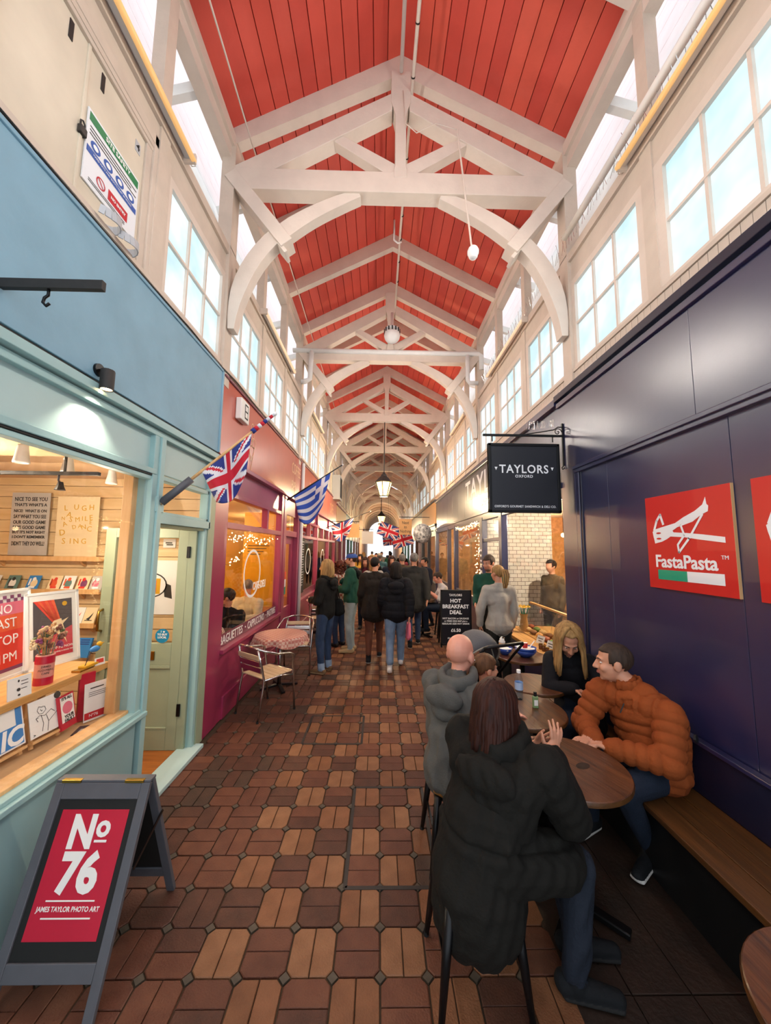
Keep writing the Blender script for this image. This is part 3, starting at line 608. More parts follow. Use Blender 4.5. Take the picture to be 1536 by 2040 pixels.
bk = card('book', 'red and white book reading ITS ALL YOUR FAULT under shelf', 'book', (-1.915, 2.33, .75), (-1.925, 2.45, .75), .20, .2, 'poster_red', .015, [(rect(-.42, .42, -.3, .45), 0, 1), (ell(0, .1, .33, .18, 14), 1, 2)], ['paper', 'ink_pink'])
text("IT'S ALL", .024, 'ink', bk, Matrix.Translation((0, .078, .003)), extrude=.0004, offset=.0008); text('YOUR', .026, 'ink', bk, Matrix.Translation((.005, -.03, .003)), extrude=.0004, offset=.0008); text('FAULT', .026, 'ink', bk, Matrix.Translation((.005, -.053, .003)), extrude=.0004, offset=.0008)
ic = card('information_card', 'white information card with red band standing in window corner', 'card', (-1.93, 2.51, .715), (-1.865, 2.66, .715), .24, .08, 'paper', its=[(rect(-.48, .48, -.45, -.27), 0, 1)] + [(rect(-.35, .35, z, z + .012), 1, 1) for z in (.14, .19, .24)] + [(rect(-.3, .2, .34, .37), 1, 1)], mats=['safety_red', 'ink'])
text('Nº76', .026, 'white', ic, Matrix.Translation((-.025, -.087, .002)), extrude=.0004)
card('book', 'dark red book standing behind the information card', 'book', (-1.98, 2.52, .715), (-1.94, 2.60, .715), .30, .03, 'poster_red', .02)
for (x, y, a, w, h, m1, m2, lab) in ((-1.82, 2.17, .4, .09, .10, 'print_grey', 'ink', 'grey drawing card lying flat on the window bed'), (-1.85, 2.44, .3, .12, .12, 'night', 'print_grey', 'dark patterned booklet lying flat near window corner'), (-1.79, 2.42, .2, .06, .14, 'ink_sky', 'white', 'blue and white card lying flat near window corner'), (-1.80, 1.93, .35, .09, .14, 'poster_red', 'ink_pink', 'glossy red card lying flat at left of window bed')):
    o = panel('flat_card', lab, 'card', frame((x, y, .713), (math.cos(a), math.sin(a), 0), (-math.sin(a), math.cos(a), 0)), w, h, .006, m1); shapes(o, 'print', Matrix.Diagonal((w, h, 1, 1)), [(rect(-.3, .1, -.3, .1), 0, 1), (ell(.1, .2, .2, .12, 10), 0, 1)], [m2])
# lights in the shop
M('bulb_warm', '#ffd9a0', .4, emit=14); M('bulb_soft', '#ffe2b8', .4, emit=5)
for k, (x, y) in enumerate(((-2.52, 2.50), (-2.50, 2.85), (-2.50, 3.32))):
    t = thing('ceiling_spotlight', 'white ceiling spotlight, %s in the row inside the print shop' % ['nearest', 'middle', 'farthest'][k], 'light', (x, y, 2.6), group='white ceiling spotlights')
    mb = MB(); mb.lathe([(.03, -.02), (.03, -.03), (.038, -.09), (.046, -.14), (.046, -.15), (.036, -.15), (.03, -.10)], n=18); mb.build('shade', 'white_paint', t, smooth=True); mb = MB(); mb.lathe([(.015, 0), (.015, -.03)], n=10); mb.build('stem', 'grey_paint', t); mb = MB(); mb.lathe([(.034, -.135), (.0, -.13)], n=14, caps=False); mb.build('bulb', 'bulb_warm', t)
    lamp('SPOT', (x, y, 2.42), 16, (1, .84, .62), .04, (.0, .0, 0), spot=2.2)
tk = thing('light_track', 'black lighting track with small spotlights under the shop ceiling', 'light', (-2.6, 2.6, 2.4)); MB().box(-.9, .55, -.015, .015, -.012, .012).build('rail', 'black', tk); 
for x in (-.8, .3): MB().box(x - .006, x + .006, -.006, .006, .012, .2).build('rod', 'black', tk)
for x in (.26, -.3):
    mb = MB(); mb.tube([(x, 0, -.01), (x, 0, -.05), (x, .02, -.07)], .007, 6); mb.lathe([(.016, .0), (.022, -.03), (.034, -.06), (.03, -.06)], c=(x, .02, -.06), n=14); h = mb.build('spot_head', 'black', tk); mb = MB(); mb.lathe([(.03, -.056), (0, -.05)], c=(x, .02, -.06), n=12, caps=False); mb.build('lens', 'bulb_warm', h)
lamp('POINT', (-3.0, 2.4, 2.3), 34, (1, .86, .66), 0); lamp('POINT', (-2.35, 2.1, 1.75), 12, (1, .87, .68), 0); lamp('POINT', (-2.4, 3.1, 2.0), 9, (1, .86, .66), 0)  # unseen point lights added for the shop interior, no fixtures
# small lamp, iron bar, hook on the fascia
lp = thing('fascia_lamp', 'dark cylinder lamp fixed above the aqua shop window', 'light', (-1.66, 2.06, 2.92))
mb = MB(); mb.lathe([(.038, 0), (.038, .02)], T=Matrix.Translation((-.035, 0, .0)) @ Matrix.Rotation(PI / 2, 4, 'Y')); mb.build('wall_plate', 'black_metal', lp, smooth=False); MB().tube([(-.01, 0, 0), (.03, 0, 0)], .009).build('arm', 'black_metal', lp)
mb = MB(); mb.lathe([(.034, .02), (.036, .015), (.036, -.10), (.03, -.10), (.03, -.06)], c=(.03, .0, -.02), n=20, caps=False); mb.lathe([(.036, .0), (.0, .02)], c=(.03, 0, -.005), n=20, caps=False); mb.build('shade', 'iron', lp, auto=True); mb = MB(); mb.lathe([(.030, -.095), (0, -.09)], c=(.03, 0, -.02), n=16, caps=False); mb.build('lens', 'bulb_warm', lp)
lamp('SPOT', (-1.63, 2.06, 2.79), 14, (1, .9, .72), .02, (0, .12, 0), spot=1.7)
ib = thing('iron_sign_bar', 'rusty black iron bar with empty hook over the aqua shop', 'bar', (-1.70, 1.5, 3.03)); MB().box(.0, .46, -.012, .012, -.022, .022).build('bar', 'iron', ib, bevel=.002); MB().tube([(.22, 0, -.02), (.22, 0, -.05), (.205, 0, -.062), (.20, 0, -.085), (.215, 0, -.10), (.23, 0, -.088)], .006).build('hook', 'black_metal', ib, smooth=True)
mb = MB(); mb.tube([(-1.685, -.3, 3.752), (-1.68, 1.2, 3.775), (-1.685, 2.2, 3.765), (-1.68, 3.0, 3.78), (-1.685, 3.5, 3.765), (-1.68, 4.0, 3.79), (-1.69, 5.0, 3.77), (-1.685, 7, 3.785)], .007, 6); tag(mb.build('cable', 'black'), 'black cable sagging along the top of the left fascias', 'cable')
# ------------------------------------------------ cream hatch doors above the fascia
M('hatch_paint', '#d9cdb8', .7, var=.10, vs=3, bump=.06, bs=12)
ht = thing('loft_hatch', 'scuffed cream double hatch doors above the blue fascia', 'hatch', (-1.75, 1.4, 3.76))
def H(n, m, x0, x1, y0, y1, z0, z1, par=ht, bevel=.003): o = MB().box(x0 + 1.75, x1 + 1.75, y0 - 1.4, y1 - 1.4, z0 - 3.76, z1 - 3.76).build(n, m, par, bevel=bevel); return o
H('door_leaf', 'hatch_paint', -1.79, -1.755, 1.855, 2.36, 3.765, 4.83); H('door_leaf', 'hatch_paint', -1.79, -1.755, .2, 1.845, 3.765, 4.83); H('cover_strip', 'hatch_paint', -1.76, -1.745, 1.84, 1.86, 3.765, 4.83)
H('frame_head', 'rail_cream', -1.80, -1.735, .1, 2.44, 4.83, 4.90); H('frame_head', 'rail_cream', -1.80, -1.725, .1, 2.49, 4.90, 4.98); H('frame_jamb', 'rail_cream', -1.80, -1.74, 2.36, 2.42, 3.765, 4.84); H('frame_jamb', 'rail_cream', -1.80, -1.725, 2.42, 2.49, 3.765, 4.98)
H('wall_post', 'rail_cream', -1.80, -1.72, 2.49, 2.62, 3.765, 4.95)
for y in (1.72, 1.95): H('hinge', 'iron', -1.757, -1.75, y, y + .028, 4.68, 4.80)
pl = thing('padlock', 'old brown padlock and hasp on the loft hatch', 'padlock', (-1.742, 1.85, 4.28)); MB().box(-.012, .014, -.022, .022, -.05, .0).build('body', 'iron', pl, bevel=.005); MB().tube([(0, -.014, 0), (0, -.014, .03), (0, 0, .042), (0, .014, .03), (0, .014, 0)], .005).build('shackle', 'iron', pl, smooth=True)
ss = panel('safety_sign', 'white site safety sign with blue circles on the hatch door', 'sign', frame((-1.744, 2.10, 4.23), (0, 1, 0), (0, 0, 1)), .44, .46, .008, 'sign_white')
its = [(rect(-.21, .21, .16, .215), 0, 1), (rect(-.21, .21, -.04, .0), 1, 1), (rect(-.03, .14, -.17, -.10), 2, 1)] + [(rect(-.2, .2 - .05 * (k % 2), .125 - k * .022, .132 - k * .022), 3, 1) for k in range(3)] + [(rect(-.18, .12, -.19 - .012 * k, -.185 - .012 * k), 3, 1) for k in range(2)]
for k in range(4): its += [(ell(-.15 + k * .1, .035, .037, .03, 18), 1, 2), (ell(-.15 + k * .1, .035, .02, .016, 10), 4, 3)]
its += [(r_, 2, 2) for r_ in ring(-.09, -.135, .035, .035, .007, 16)] + [(s_, 2, 3) for s_ in stroke([(-.112, -.112), (-.068, -.158)], .006)]
shapes(ss, 'print', I0, its, ['safety_green', 'safety_blue', 'safety_red', 'ink', 'white'])
text('SITE SAFETY', .04, 'white', ss, Matrix.Translation((.02, .187, .003)), extrude=.0004, offset=.001)
text('HARD HATS AND BOOTS MUST BE WORN', .017, 'white', ss, Matrix.Translation((0, -.02, .003)), extrude=.0004); text('NO ENTRY', .026, 'white', ss, Matrix.Translation((.055, -.135, .003)), extrude=.0004, offset=.001)
nn = panel('number_plate', 'small metal plate with black 4 on the hatch door', 'sign', frame((-1.752, 2.29, 4.70), (0, 1, 0), (0, 0, 1)), .05, .08, .002, 'grey_paint'); text('4', .07, 'ink', nn, Matrix.Translation((0, 0, .001)), extrude=.0005, offset=.001)
for k, (y, z) in enumerate(((2.02, 3.87), (2.18, 3.86))):
    mb = MB(); pts = [(-1.735 + .065 * math.sin(a) + .04, y + .085 * math.cos(a), z + .01 * math.sin(2 * a)) for a in [(-.35 + 1.25 * q / 10) * PI for q in range(11)]]
    for (a, b) in zip(pts[:-1], pts[1:]): mb.bar(a, b, .006, .055, up=(0, 0, 1))
    tag(mb.build('pipe_clip', 'grey_paint'), 'grey plastic pipe clip on fascia top, %s the other' % ('nearer than' if k == 0 else 'beyond'), 'clip', 'grey pipe clips on the fascia')
# ================================================================== maroon cafe on the left
cf = thing('shopfront', 'maroon cafe shopfront with terracotta fascia and gold lettering', 'shopfront', (XL, 6, 0))
Tcf = Matrix.Translation((-XL, -6, 0))
def C(n, m, *d, bevel=.004):
    o = MB().box(*d).build(n, m, cf, bevel=bevel); o.matrix_parent_inverse = Tcf; return o
CE = 14.0
C('fascia_board', 'terracotta', XL - .06, XL + .015, 3.715, 7.03, 2.86, 3.72); C('fascia_board', 'terracotta', XL - .06, XL + .015, 7.045, 11.7, 2.86, 3.72); C('fascia_board', 'terracotta', XL - .06, XL + .015, 11.715, CE, 2.86, 3.72)
C('fascia_cap', 'maroon_dark', XL - .06, XL + .035, 3.715, CE, 3.72, 3.745); C('cornice', 'maroon', XL - .06, XL + .05, 3.72, CE, 2.81, 2.86)
C('end_pier', 'maroon', XL - .08, XL + .005, 3.715, 4.02, 0, 2.82)
def cafe_bay(y0, y1, mull):
    C('stall_riser', 'maroon', XL - .06, XL, y0, y1, 0, .72); C('plinth', 'maroon', XL - .02, XL + .018, y0 + .12, y1, 0, .24); C('sill', 'maroon', XL - .1, XL + .04, y0, y1, .72, .765)
    C('sign_strip', 'maroon_dark', XL - .05, XL - .035, y0, y1, .765, .90); C('stile', 'maroon', XL - .09, XL, y0, y0 + .03, .76, 2.82); C('stile', 'maroon', XL - .09, XL + .01, y1 - .14, y1, .76, 2.82)
    C('transom_bar', 'maroon', XL - .09, XL + .005, y0, y1, 2.09, 2.16); C('top_rail', 'maroon', XL - .09, XL + .005, y0, y1, 2.45, 2.51); C('upper_panel', 'maroon', XL - .07, XL - .03, y0, y1, 2.51, 2.82)
    for m in mull: C('mullion', 'maroon', XL - .09, XL, m - .035, m + .035, 2.16, 2.46)
    C('window_pane', 'clear_glass', XL - .052, XL - .047, y0, y1, .90, 2.09, bevel=0); C('upper_pane', 'clear_glass', XL - .06, XL - .055, y0, y1, 2.16, 2.45, bevel=0)
cafe_bay(4.02, 6.36, [5.5]); cafe_bay(7.75, 10.0, [8.9]); cafe_bay(10.0, 12.2, [11.0]); cafe_bay(12.2, 13.9, [13.0])
C('pilaster', 'maroon', XL - .08, XL + .02, 6.36, 6.52, 0, 2.82); C('pilaster', 'maroon', XL - .08, XL + .02, 7.45, 7.75, 0, 2.82); C('door_head', 'maroon', XL - .1, XL, 6.52, 7.45, 2.09, 2.2); C('overpanel', 'maroon', XL - .07, XL - .03, 6.52, 7.45, 2.5, 2.82)
C('upper_pane', 'clear_glass', XL - .06, XL - .055, 6.52, 7.45, 2.2, 2.5, bevel=0)
cd = struct(link('door_2', None)); cd.location = (XL - .12, 6.54, 0)
for d in ((0, .12, 0, 2.09), (.76, .9, 0, 2.09), (.12, .76, 1.95, 2.09), (.12, .76, 0, .75)): MB().box(0, .045, *d).build('door_rail', 'maroon', cd, bevel=.004)
MB().box(.018, .024, .12, .76, .75, 1.95).build('pane', 'clear_glass', cd)
for k, m in enumerate(('sign_green', 'white', 'ink_orange')): MB().box(.05, .052, .3, .42, 1.0 + .14 * k, 1.14 + .14 * k).build('sticker', m, cd)
# white ring logo and words on the glass
Tg = frame((XL - .044, 5.02, 1.46), (0, 1, 0), (0, 0, 1))
for (yc, zc, r) in ((5.05, 1.52, .33), (8.95, 1.55, .32), (11.2, 1.55, .3)):
    shapes(cf, 'ring_logo', Tcf @ frame((XL - .045, yc, zc), (0, 1, 0), (0, 0, 1)), [(p, 0, 1) for p in ring(0, 0, r, r, .035, 32)], ['white'])
text('CAFE-DELI', .15, 'white', cf, Tcf @ frame((XL - .043, 5.36, 1.33), (0, 1, 0), (0, 0, 1)), offset=.004, xs=.8)
for s, y, w in (('BAGUETTES', 4.42, .66), ('·', 4.85, .03), ('CAPPUCCINO', 5.27, .68), ('·', 5.70, .03), ('PASTRIES', 5.98, .44)):
    me = textmesh(s, .15, offset=.0015); xs_ = [v.co.x for v in me.vertices]; me.transform(Matrix.Diagonal((w / (max(xs_) - min(xs_)), .92, 1, 1))); me.materials.clear(); me.materials.append(MATS['paper']); link('lettering', me, cf, Tcf @ frame((XL - .033, y, .832), (0, 1, 0), (0, 0, 1)))
M('gilt', '#e2b48c', .5)
for s, y, z, q in (('COFFEE', 7.15, 3.42, .30), ('BAR', 6.95, 3.08, .26), ("BROWN'S", 9.4, 3.25, .55), ('CAFE', 12.6, 3.25, .5)): text(s, q, 'gilt', cf, Tcf @ frame((XL + .017, y, z), (0, 1, 0), (0, 0, 1)), xs=.72)
Ti = Tcf @ frame((XL + .016, 4.62, 3.2), (0, 1, 0), (0, 0, 1)); L = [[(0, -.33), (-.09, .0), (.09, .0), (0, -.33)], [(-.06, -.1), (.04, -.2)], [(.06, -.1), (-.04, -.2)]]; its = [(s_, 0, 1) for l in L for s_ in stroke(l, .012)]
for (x, z, r) in ((-.05, .06, .07), (.06, .06, .07), (0, .15, .075), (0, .26, .05)): its += [(p, 0, 1) for p in ring(x, z, r, r, .011, 16)]
shapes(cf, 'ice_cream_drawing', Ti, its, ['gilt'])
# interior
M('ochre', '#d99a12', .6, var=.08, vs=2); M('cafe_ceiling', '#e8c890', .8)
sbox('wall_cafe_back', 'ochre', -4.3, -4.24, 3.98, 14, 0, 2.7); sbox('wall_cafe_near', 'ochre', -4.3, -1.80, 3.975, 4.01, 0, 2.7); sbox('ceiling_cafe', 'cafe_ceiling', -4.3, -1.80, 3.98, 14, 2.66, 2.72); sbox('floor_cafe', 'shop_floor', -4.3, -1.77, 3.98, 14, -.02, .01); sbox('wall_cafe_far', 'ochre', -4.3, -1.80, 14, 14.05, 0, 2.7)
pb = thing('yellow_panel', 'tall yellow menu panel standing inside the cafe window', 'panel', (-2.12, 6.38, 0)); MB().box(-.28, .28, 0, .03, .85, 2.5).build('board', M('menu_yellow', '#e8a800', .5), pb); MB().box(-.03, .03, .03, .06, 0, .85).build('leg', 'black_metal', pb)
shapes(pb, 'print', frame((0, -.001, 1.9), (1, 0, 0), (0, 0, 1)), [(rect(-.2, .18 - .05 * k, -.05 * k, -.05 * k + .015), 0, 1) for k in range(4)] + [(rect(-.2, .1, .3, .34), 0, 1)], ['ink'])
lamp('POINT', (-2.9, 5.2, 2.3), 60, (1, .72, .36), 0); lamp('POINT', (-2.9, 9.0, 2.3), 60, (1, .74, .4), 0); lamp('POINT', (-2.9, 12.3, 2.3), 50, (1, .74, .4), 0)  # point lights without fixtures, added to light the cafe room
def fairy(name, lab, pts, n, spread, r=.006):
    o = thing(name, lab, 'fairy lights'); P = [Vector(p) for p in pts]
    MB().tube(P, .002, 4).build('wire', 'black', o); mb = MB()
    for k in range(n):
        t = random.random() * (len(P) - 1.001); i = int(t); p = P[i].lerp(P[i + 1], t - i) + Vector([random.uniform(-spread, spread) for _ in range(3)]); mb.ball(p, r, 5, 4)
    stuff(mb.build('bulbs', 'bulb_warm', o))
fairy('fairy_lights', 'string of warm fairy lights draped inside the cafe window', [(-1.795, 4.04, 2.06), (-1.80, 4.5, 1.98), (-1.80, 5.0, 2.02), (-1.80, 5.5, 1.95), (-1.795, 6.23, 2.05)], 70, .04)
fairy('fairy_lights', 'lower string of fairy lights across the cafe window', [(-1.795, 4.04, 1.70), (-1.81, 4.4, 1.66), (-1.81, 4.7, 1.76), (-1.80, 5.1, 2.06)], 40, .03)
dp = MB(); dp.tube([(XL + .05, 7.62, 3.7), (XL + .05, 7.62, .05)], .035, 10); tag(dp.build('downpipe', 'white_paint', smooth=True), 'white downpipe on the maroon pier beside the cafe door', 'pipe')
mb_ = panel('menu_board', 'black chalk menu board on the maroon pier past the downpipe', 'sign', frame((XL + .035, 7.95, 1.5), (0, 1, 0), (0, 0, 1)), .3, 1.2, .02, 'chalk_black'); shapes(mb_, 'chalk_writing', I0, [(rect(-.11, .1 - .04 * (k % 3), .5 - k * .055, .52 - k * .055), 0, 1) for k in range(18)], ['grey_paint'])
# alarm box
ab = thing('alarm_box', 'cream alarm box with dark label on the terracotta fascia', 'alarm', (XL + .016, 4.17, 3.5)); MB().box(0, .07, -.13, .13, -.13, .13).build('case', 'paper', ab, bevel=.012); its = [(rect(-.05, .05, -.09, .09), 0, 1), (rect(-.035, .035, -.07, -.01), 1, 2), (rect(-.035, .035, .01, .07), 1, 2)]; shapes(ab, 'label', frame((.0705, .03, 0), (0, 1, 0), (0, 0, 1)), its, ['ink', 'paper'])
# inside table goods at the cafe window
# ================================================================== generic shops further on
def shop(side, y0, y1, col, fcol, sign, lab, n=2, glow=(1, .8, .55), h=2.75):
    X = XL if side < 0 else 2.0; s = -side            # s points into the hall
    o = thing('shopfront', lab, 'shopfront', (X, (y0 + y1) / 2, 0)); Ti = Matrix.Translation((-X, -(y0 + y1) / 2, 0))
    def B(nm, m, d0, d1, *r):
        a, b = sorted((X + s * d0, X + s * d1)); q = MB().box(a, b, *r).build(nm, m, o); q.matrix_parent_inverse = Ti; return q
    B('stall_riser', col, -.06, 0, y0, y1, 0, .65); B('sill', col, -.06, .04, y0, y1, .65, .69); B('head', col, -.08, .01, y0, y1, 2.35, h); B('fascia_board', fcol, -.06, .02, y0, y1, h, 3.6); B('cornice', col, -.06, .06, y0, y1, h - .03, h + .03); B('cap', col, -.06, .05, y0, y1, 3.58, 3.64)
    w = (y1 - y0) / n
    for k in range(n + 1): B('pilaster', col, -.08, .03, y0 + w * k - .06 if k else y0, y0 + w * k + .06 if k < n else y1, 0, h)
    for k in range(n): B('window_pane', 'clear_glass', -.045, -.04, y0 + w * k + .06, y0 + w * (k + 1) - .06, .69, 2.35)
    a, b = sorted((X - s * .1, X - s * 1.6)); wm = M('far_wall', '#c08a5a', .8, var=.3, vs=5)
    rm = struct(MB().box(*sorted((X - s * 1.6, X - s * 1.65)), y0, y1, 0, 2.7).box(a, b, y0, y0 + .03, 0, 2.7).box(a, b, y1 - .03, y1, 0, 2.7).box(a, b, y0, y1, 2.66, 2.7).box(a, b, y0, y1, -.02, 0).build('wall_shop_%d_%s' % (int(y0), 'left' if side < 0 else 'right'), wm))
    lamp('POINT', (X - s * .8, (y0 + y1) / 2, 2.2), 45, glow, 0)  # unseen point light added inside, no fixture
    if sign: text(sign, .42, 'gilt', o, Ti @ frame((X + s * .022, (y0 + y1) / 2, 3.2), (0, s * 1, 0) if s > 0 else (0, -1, 0), (0, 0, 1)), xs=.8)
    return o
M('teal_paint', '#3f6f72', .4); M('brown_paint', '#5b3a2c', .4); M('slate_paint', '#39414d', .4); M('buff', '#c79a6a', .6); M('plum', '#6a2d45', .4)
shop(-1, 14.0, 18.0, 'plum', 'buff', '', 'plum painted shopfront on the left just past the cafe'); shop(-1, 18.0, 22.5, 'teal_paint', 'teal_paint', '', 'teal shopfront on the left halfway down the hall'); shop(-1, 22.5, 30.5, 'brown_paint', 'buff', '', 'brown shopfront at the far left before the arch', 3)
# ================================================================== navy wall on the right
XR = 2.0
nv = thing('shopfront', 'glossy navy panelled wall and fascia on the right', 'shopfront', (XR, 1.5, 0)); Tnv = Matrix.Translation((-XR, -1.5, 0))
def N(n, m, *d, bevel=.005): o = MB().box(*d).build(n, m, nv, bevel=bevel); o.matrix_parent_inverse = Tnv; return o
for (a, b) in ((-.5, .55), (.553, 1.95), (1.953, 3.05), (3.053, 3.49)): N('wall_panel', 'navy', XR, XR + .05, a, b, .0, 2.70, bevel=.002)
N('panel_rail', 'navy', XR - .03, XR + .05, -.5, 3.53, 2.665, 2.72); N('rail_bead', 'navy', XR - .045, XR, -.5, 3.53, 2.70, 2.735); N('panel_stile', 'navy', XR - .02, XR + .05, 3.47, 3.53, 0, 2.68); N('stile_bead', 'navy_dark', XR - .012, XR + .01, 3.44, 3.475, 0, 2.67)
for (a, b) in ((-.5, 2.14), (2.142, 3.83)): N('fascia_board', 'navy', XR - .01, XR + .05, a, b, 2.735, 3.46, bevel=.002)
N('fascia_cap', 'navy', XR - .035, XR + .05, -.5, 3.83, 3.46, 3.515); N('fascia_cap', 'navy_dark', XR - .06, XR + .12, -.5, 3.83, 3.53, 3.60); N('corner_pilaster', 'navy', XR - .02, XR + .06, 3.53, 3.80, 0, 2.74); N('skirting', 'navy_dark', XR - .02, XR + .02, -.5, 3.5, 0, .12)
# red square signs
def pasta(y, lab, full):
    o = thing('wall_sign', lab, 'sign', group='square red signs on the navy wall'); T = frame((XR - .012, y, 1.95), (0, -1, 0), (0, 0, 1)); o.matrix_world = T @ Matrix.Scale(1.11, 4); s = .292
    MB().box(-s, s, -s, s, -.012, .006).build('panel', 'sign_red', o, bevel=.0015); MB().box(s - .001, s + .001, -s, s, -.012, .0055).build('edge', 'buff', o)
    if full:
        blob = [(-.235, -.0), (-.24, .03), (-.22, .045), (-.17, .055), (-.06, .075), (.0, .105), (.08, .135), (.13, .165), (.15, .205), (.155, .165), (.165, .155), (.16, .125), (.12, .11), (.06, .075), (-.02, .055), (-.09, .04), (-.075, .02), (.02, .012), (.12, -.0), (.245, -.018), (.245, -.048), (.1, -.028), (.0, -.012), (-.1, -.004), (-.13, -.02), (-.17, -.035), (-.225, -.045), (-.23, -.02)]
        blob = [(x, z + .035) for x, z in blob]
        its = [(blob, 0, 1)] + [(q, 0, 2) for q in stroke([(-.225, .075), (-.2, .135), (-.17, .17), (-.15, .11)], .016) + stroke([(-.02, .095), (.0, .035), (-.05, -.02), (-.045, -.065), (.03, .015), (.125, .145)], .013) + stroke([(-.1, .065), (.0, .115)], .015)]
        for z in (.055, .02): its.append((ell(-.19, z, .02, .006, 8), 1, 3))
        its += [(rect(-.215, .0, -.235, -.175), 2, 1), (rect(.0, .225, -.235, -.175), 0, 1)]
        shapes(o, 'logo', Matrix.Translation((0, 0, .006)), its, ['sign_white', 'sign_red', 'sign_green'])
        me = textmesh('FastaPasta', .108, offset=.0024); xs_ = [v.co.x for v in me.vertices]; me.transform(Matrix.Diagonal((.42 / (max(xs_) - min(xs_)), 1, 1, 1))); me.materials.clear(); me.materials.append(MATS['sign_white']); link('lettering', me, o, Matrix.Translation((-.02, -.125, .007)))
        text('TM', .03, 'sign_white', o, Matrix.Translation((.235, -.09, .007)))
pasta(2.28, 'red square wall sign with white sketch logo, fully in view', True); pasta(1.52, 'red square wall sign cut off at right edge of view', True)
# bench along the wall
bn = thing('wall_bench', 'long oiled wooden bench on a dark base along the navy wall', 'bench', (1.77, 1.5, 0)); 
for x0, x1 in ((-.20, -.065), (-.06, .07), (.075, .20)): MB().box(x0, x1, -2, 2.3, .385, .42).build('seat_plank', 'bench_wood', bn, bevel=.004)
MB().box(-.15, .20, -2, 2.3, .0, .385).build('base_panel', 'black', bn); MB().box(.195, .222, -2, 1.98, .42, .72).build('back_board', 'navy_dark', bn, bevel=.006); MB().box(.17, .222, -2, 1.98, .72, .745).build('back_cap', 'navy', bn, bevel=.004)
# hanging sign
hs = thing('hanging_sign', 'black square hanging sign with white lettering on iron bracket', 'sign', (1.545, 3.74, 2.65))
MB().box(-.385, .385, -.018, .018, -.375, .375).build('board', 'navy_sign', hs)
for d in ((-.385, .385, -.375, -.345), (-.385, .385, .345, .375), (-.385, -.355, -.375, .375), (.355, .385, -.375, .375)): MB().box(d[0], d[1], -.028, .028, d[2], d[3]).build('frame_bar', 'black_metal', hs, bevel=.004)
Th = frame((0, -.0195, 0), (1, 0, 0), (0, 0, 1))
text('TAYLORS', .125, 'sign_white', hs, Th @ Matrix.Translation((-.005, .09, 0)), offset=.002, spacing=1.12, xs=.92); text('OXFORD', .042, 'sign_white', hs, Th @ Matrix.Translation((-.005, .015, 0)), offset=.0006, spacing=1.15); text("OXFORD'S GOURMET SANDWICH & DELI CO.", .034, 'sign_white', hs, Th @ Matrix.Translation((0, -.31, 0)), offset=.0003, spacing=1.1, xs=.86)
shapes(hs, 'triangles', Th, [([(x - .016, .115), (x + .016, .115), (x, .08)], 0, 1) for x in (-.305, .30)], ['sign_white'])
br = thing('sign_bracket', 'black wrought iron scroll bracket holding the hanging sign', 'bracket', (1.99, 3.74, 3.12)); MB().bar((.0, 0, 0), (-.88, 0, 0), .022, .022).build('arm', 'black_metal', br); MB().bar((-.01, 0, .14), (-.01, 0, -.33), .02, .012).build('back_bar', 'black_metal', br)
mb = MB(); mb.tube([(-.01, 0, .10), (-.06, 0, .10), (-.10, 0, .07), (-.2, 0, .05), (-.38, 0, .02), (-.42, 0, .01)], .006, 6); sp = [(-.06 + .045 * (1 - t) * math.cos(t * 9), 0, .045 + .045 * (1 - t) * math.sin(t * 9)) for t in [k / 16 for k in range(17)]]; mb.tube(sp, .005, 6); mb.tube([(-.01, 0, -.33), (-.03, 0, -.35), (-.02, 0, -.37), (0, 0, -.35)], .006, 6); mb.tube([(-.01, 0, .0), (.03, 0, -.02), (.035, 0, .03)], .006, 6); mb.build('scroll', 'black_metal', br, smooth=True)
for x in (-.78, -.12): MB().tube([(x, 0, -.01), (x, 0, -.07)], .007, 6).build('link', 'black_metal', br)
mb = MB()
for k in range(26): mb.tube([(-.10 - k * .012, 0, .10 - k * .0016), (-.10 - k * .012 + random.uniform(-.02, .02), random.uniform(-.02, .02), .18 - k * .001)], .0014, 4)
stuff(mb.build('pigeon_spikes', 'steel', br))
# ================================================================== sandwich shop on the right
def tile_mat():
    m = bpy.data.materials.new('white_tile'); m.use_nodes = True; nt = m.node_tree; b = nt.nodes['Principled BSDF']; tc = nt.nodes.new('ShaderNodeTexCoord'); mp = nt.nodes.new('ShaderNodeMapping'); mp.inputs['Rotation'].default_value = (PI / 2, 0, 0)
    bt = nt.nodes.new('ShaderNodeTexBrick'); bt.inputs['Color1'].default_value = (*lin('#e9e4da'), 1); bt.inputs['Color2'].default_value = (*lin('#d9d2c6'), 1); bt.inputs['Mortar'].default_value = (*lin('#6a5f57'), 1); bt.inputs['Scale'].default_value = 1; bt.inputs['Brick Width'].default_value = .15; bt.inputs['Row Height'].default_value = .075; bt.inputs['Mortar Size'].default_value = .004
    nt.links.new(tc.outputs['Object'], mp.inputs[0]); nt.links.new(mp.outputs[0], bt.inputs['Vector']); nt.links.new(bt.outputs[0], b.inputs['Base Color']); b.inputs['Roughness'].default_value = .15; MATS['white_tile'] = m
tile_mat(); M('brick_wall_warm', '#b98a58', .7, var=.3, vs=10)
ts = thing('shopfront', 'dark navy sandwich shop front with large windows on the right', 'shopfront', (XR, 6, 0)); Tts = Matrix.Translation((-XR, -6, 0))
def Q(n, m, *d, bevel=.004): o = MB().box(*d).build(n, m, ts, bevel=bevel); o.matrix_parent_inverse = Tts; return o
Q('fascia_board', 'navy', XR - .0, XR + .05, 3.84, 7.6, 2.62, 3.50, bevel=.002); Q('fascia_cap', 'navy', XR - .05, XR + .12, 3.84, 12.5, 3.50, 3.58); Q('cornice', 'navy', XR - .04, XR + .05, 3.80, 12.5, 2.56, 2.62)
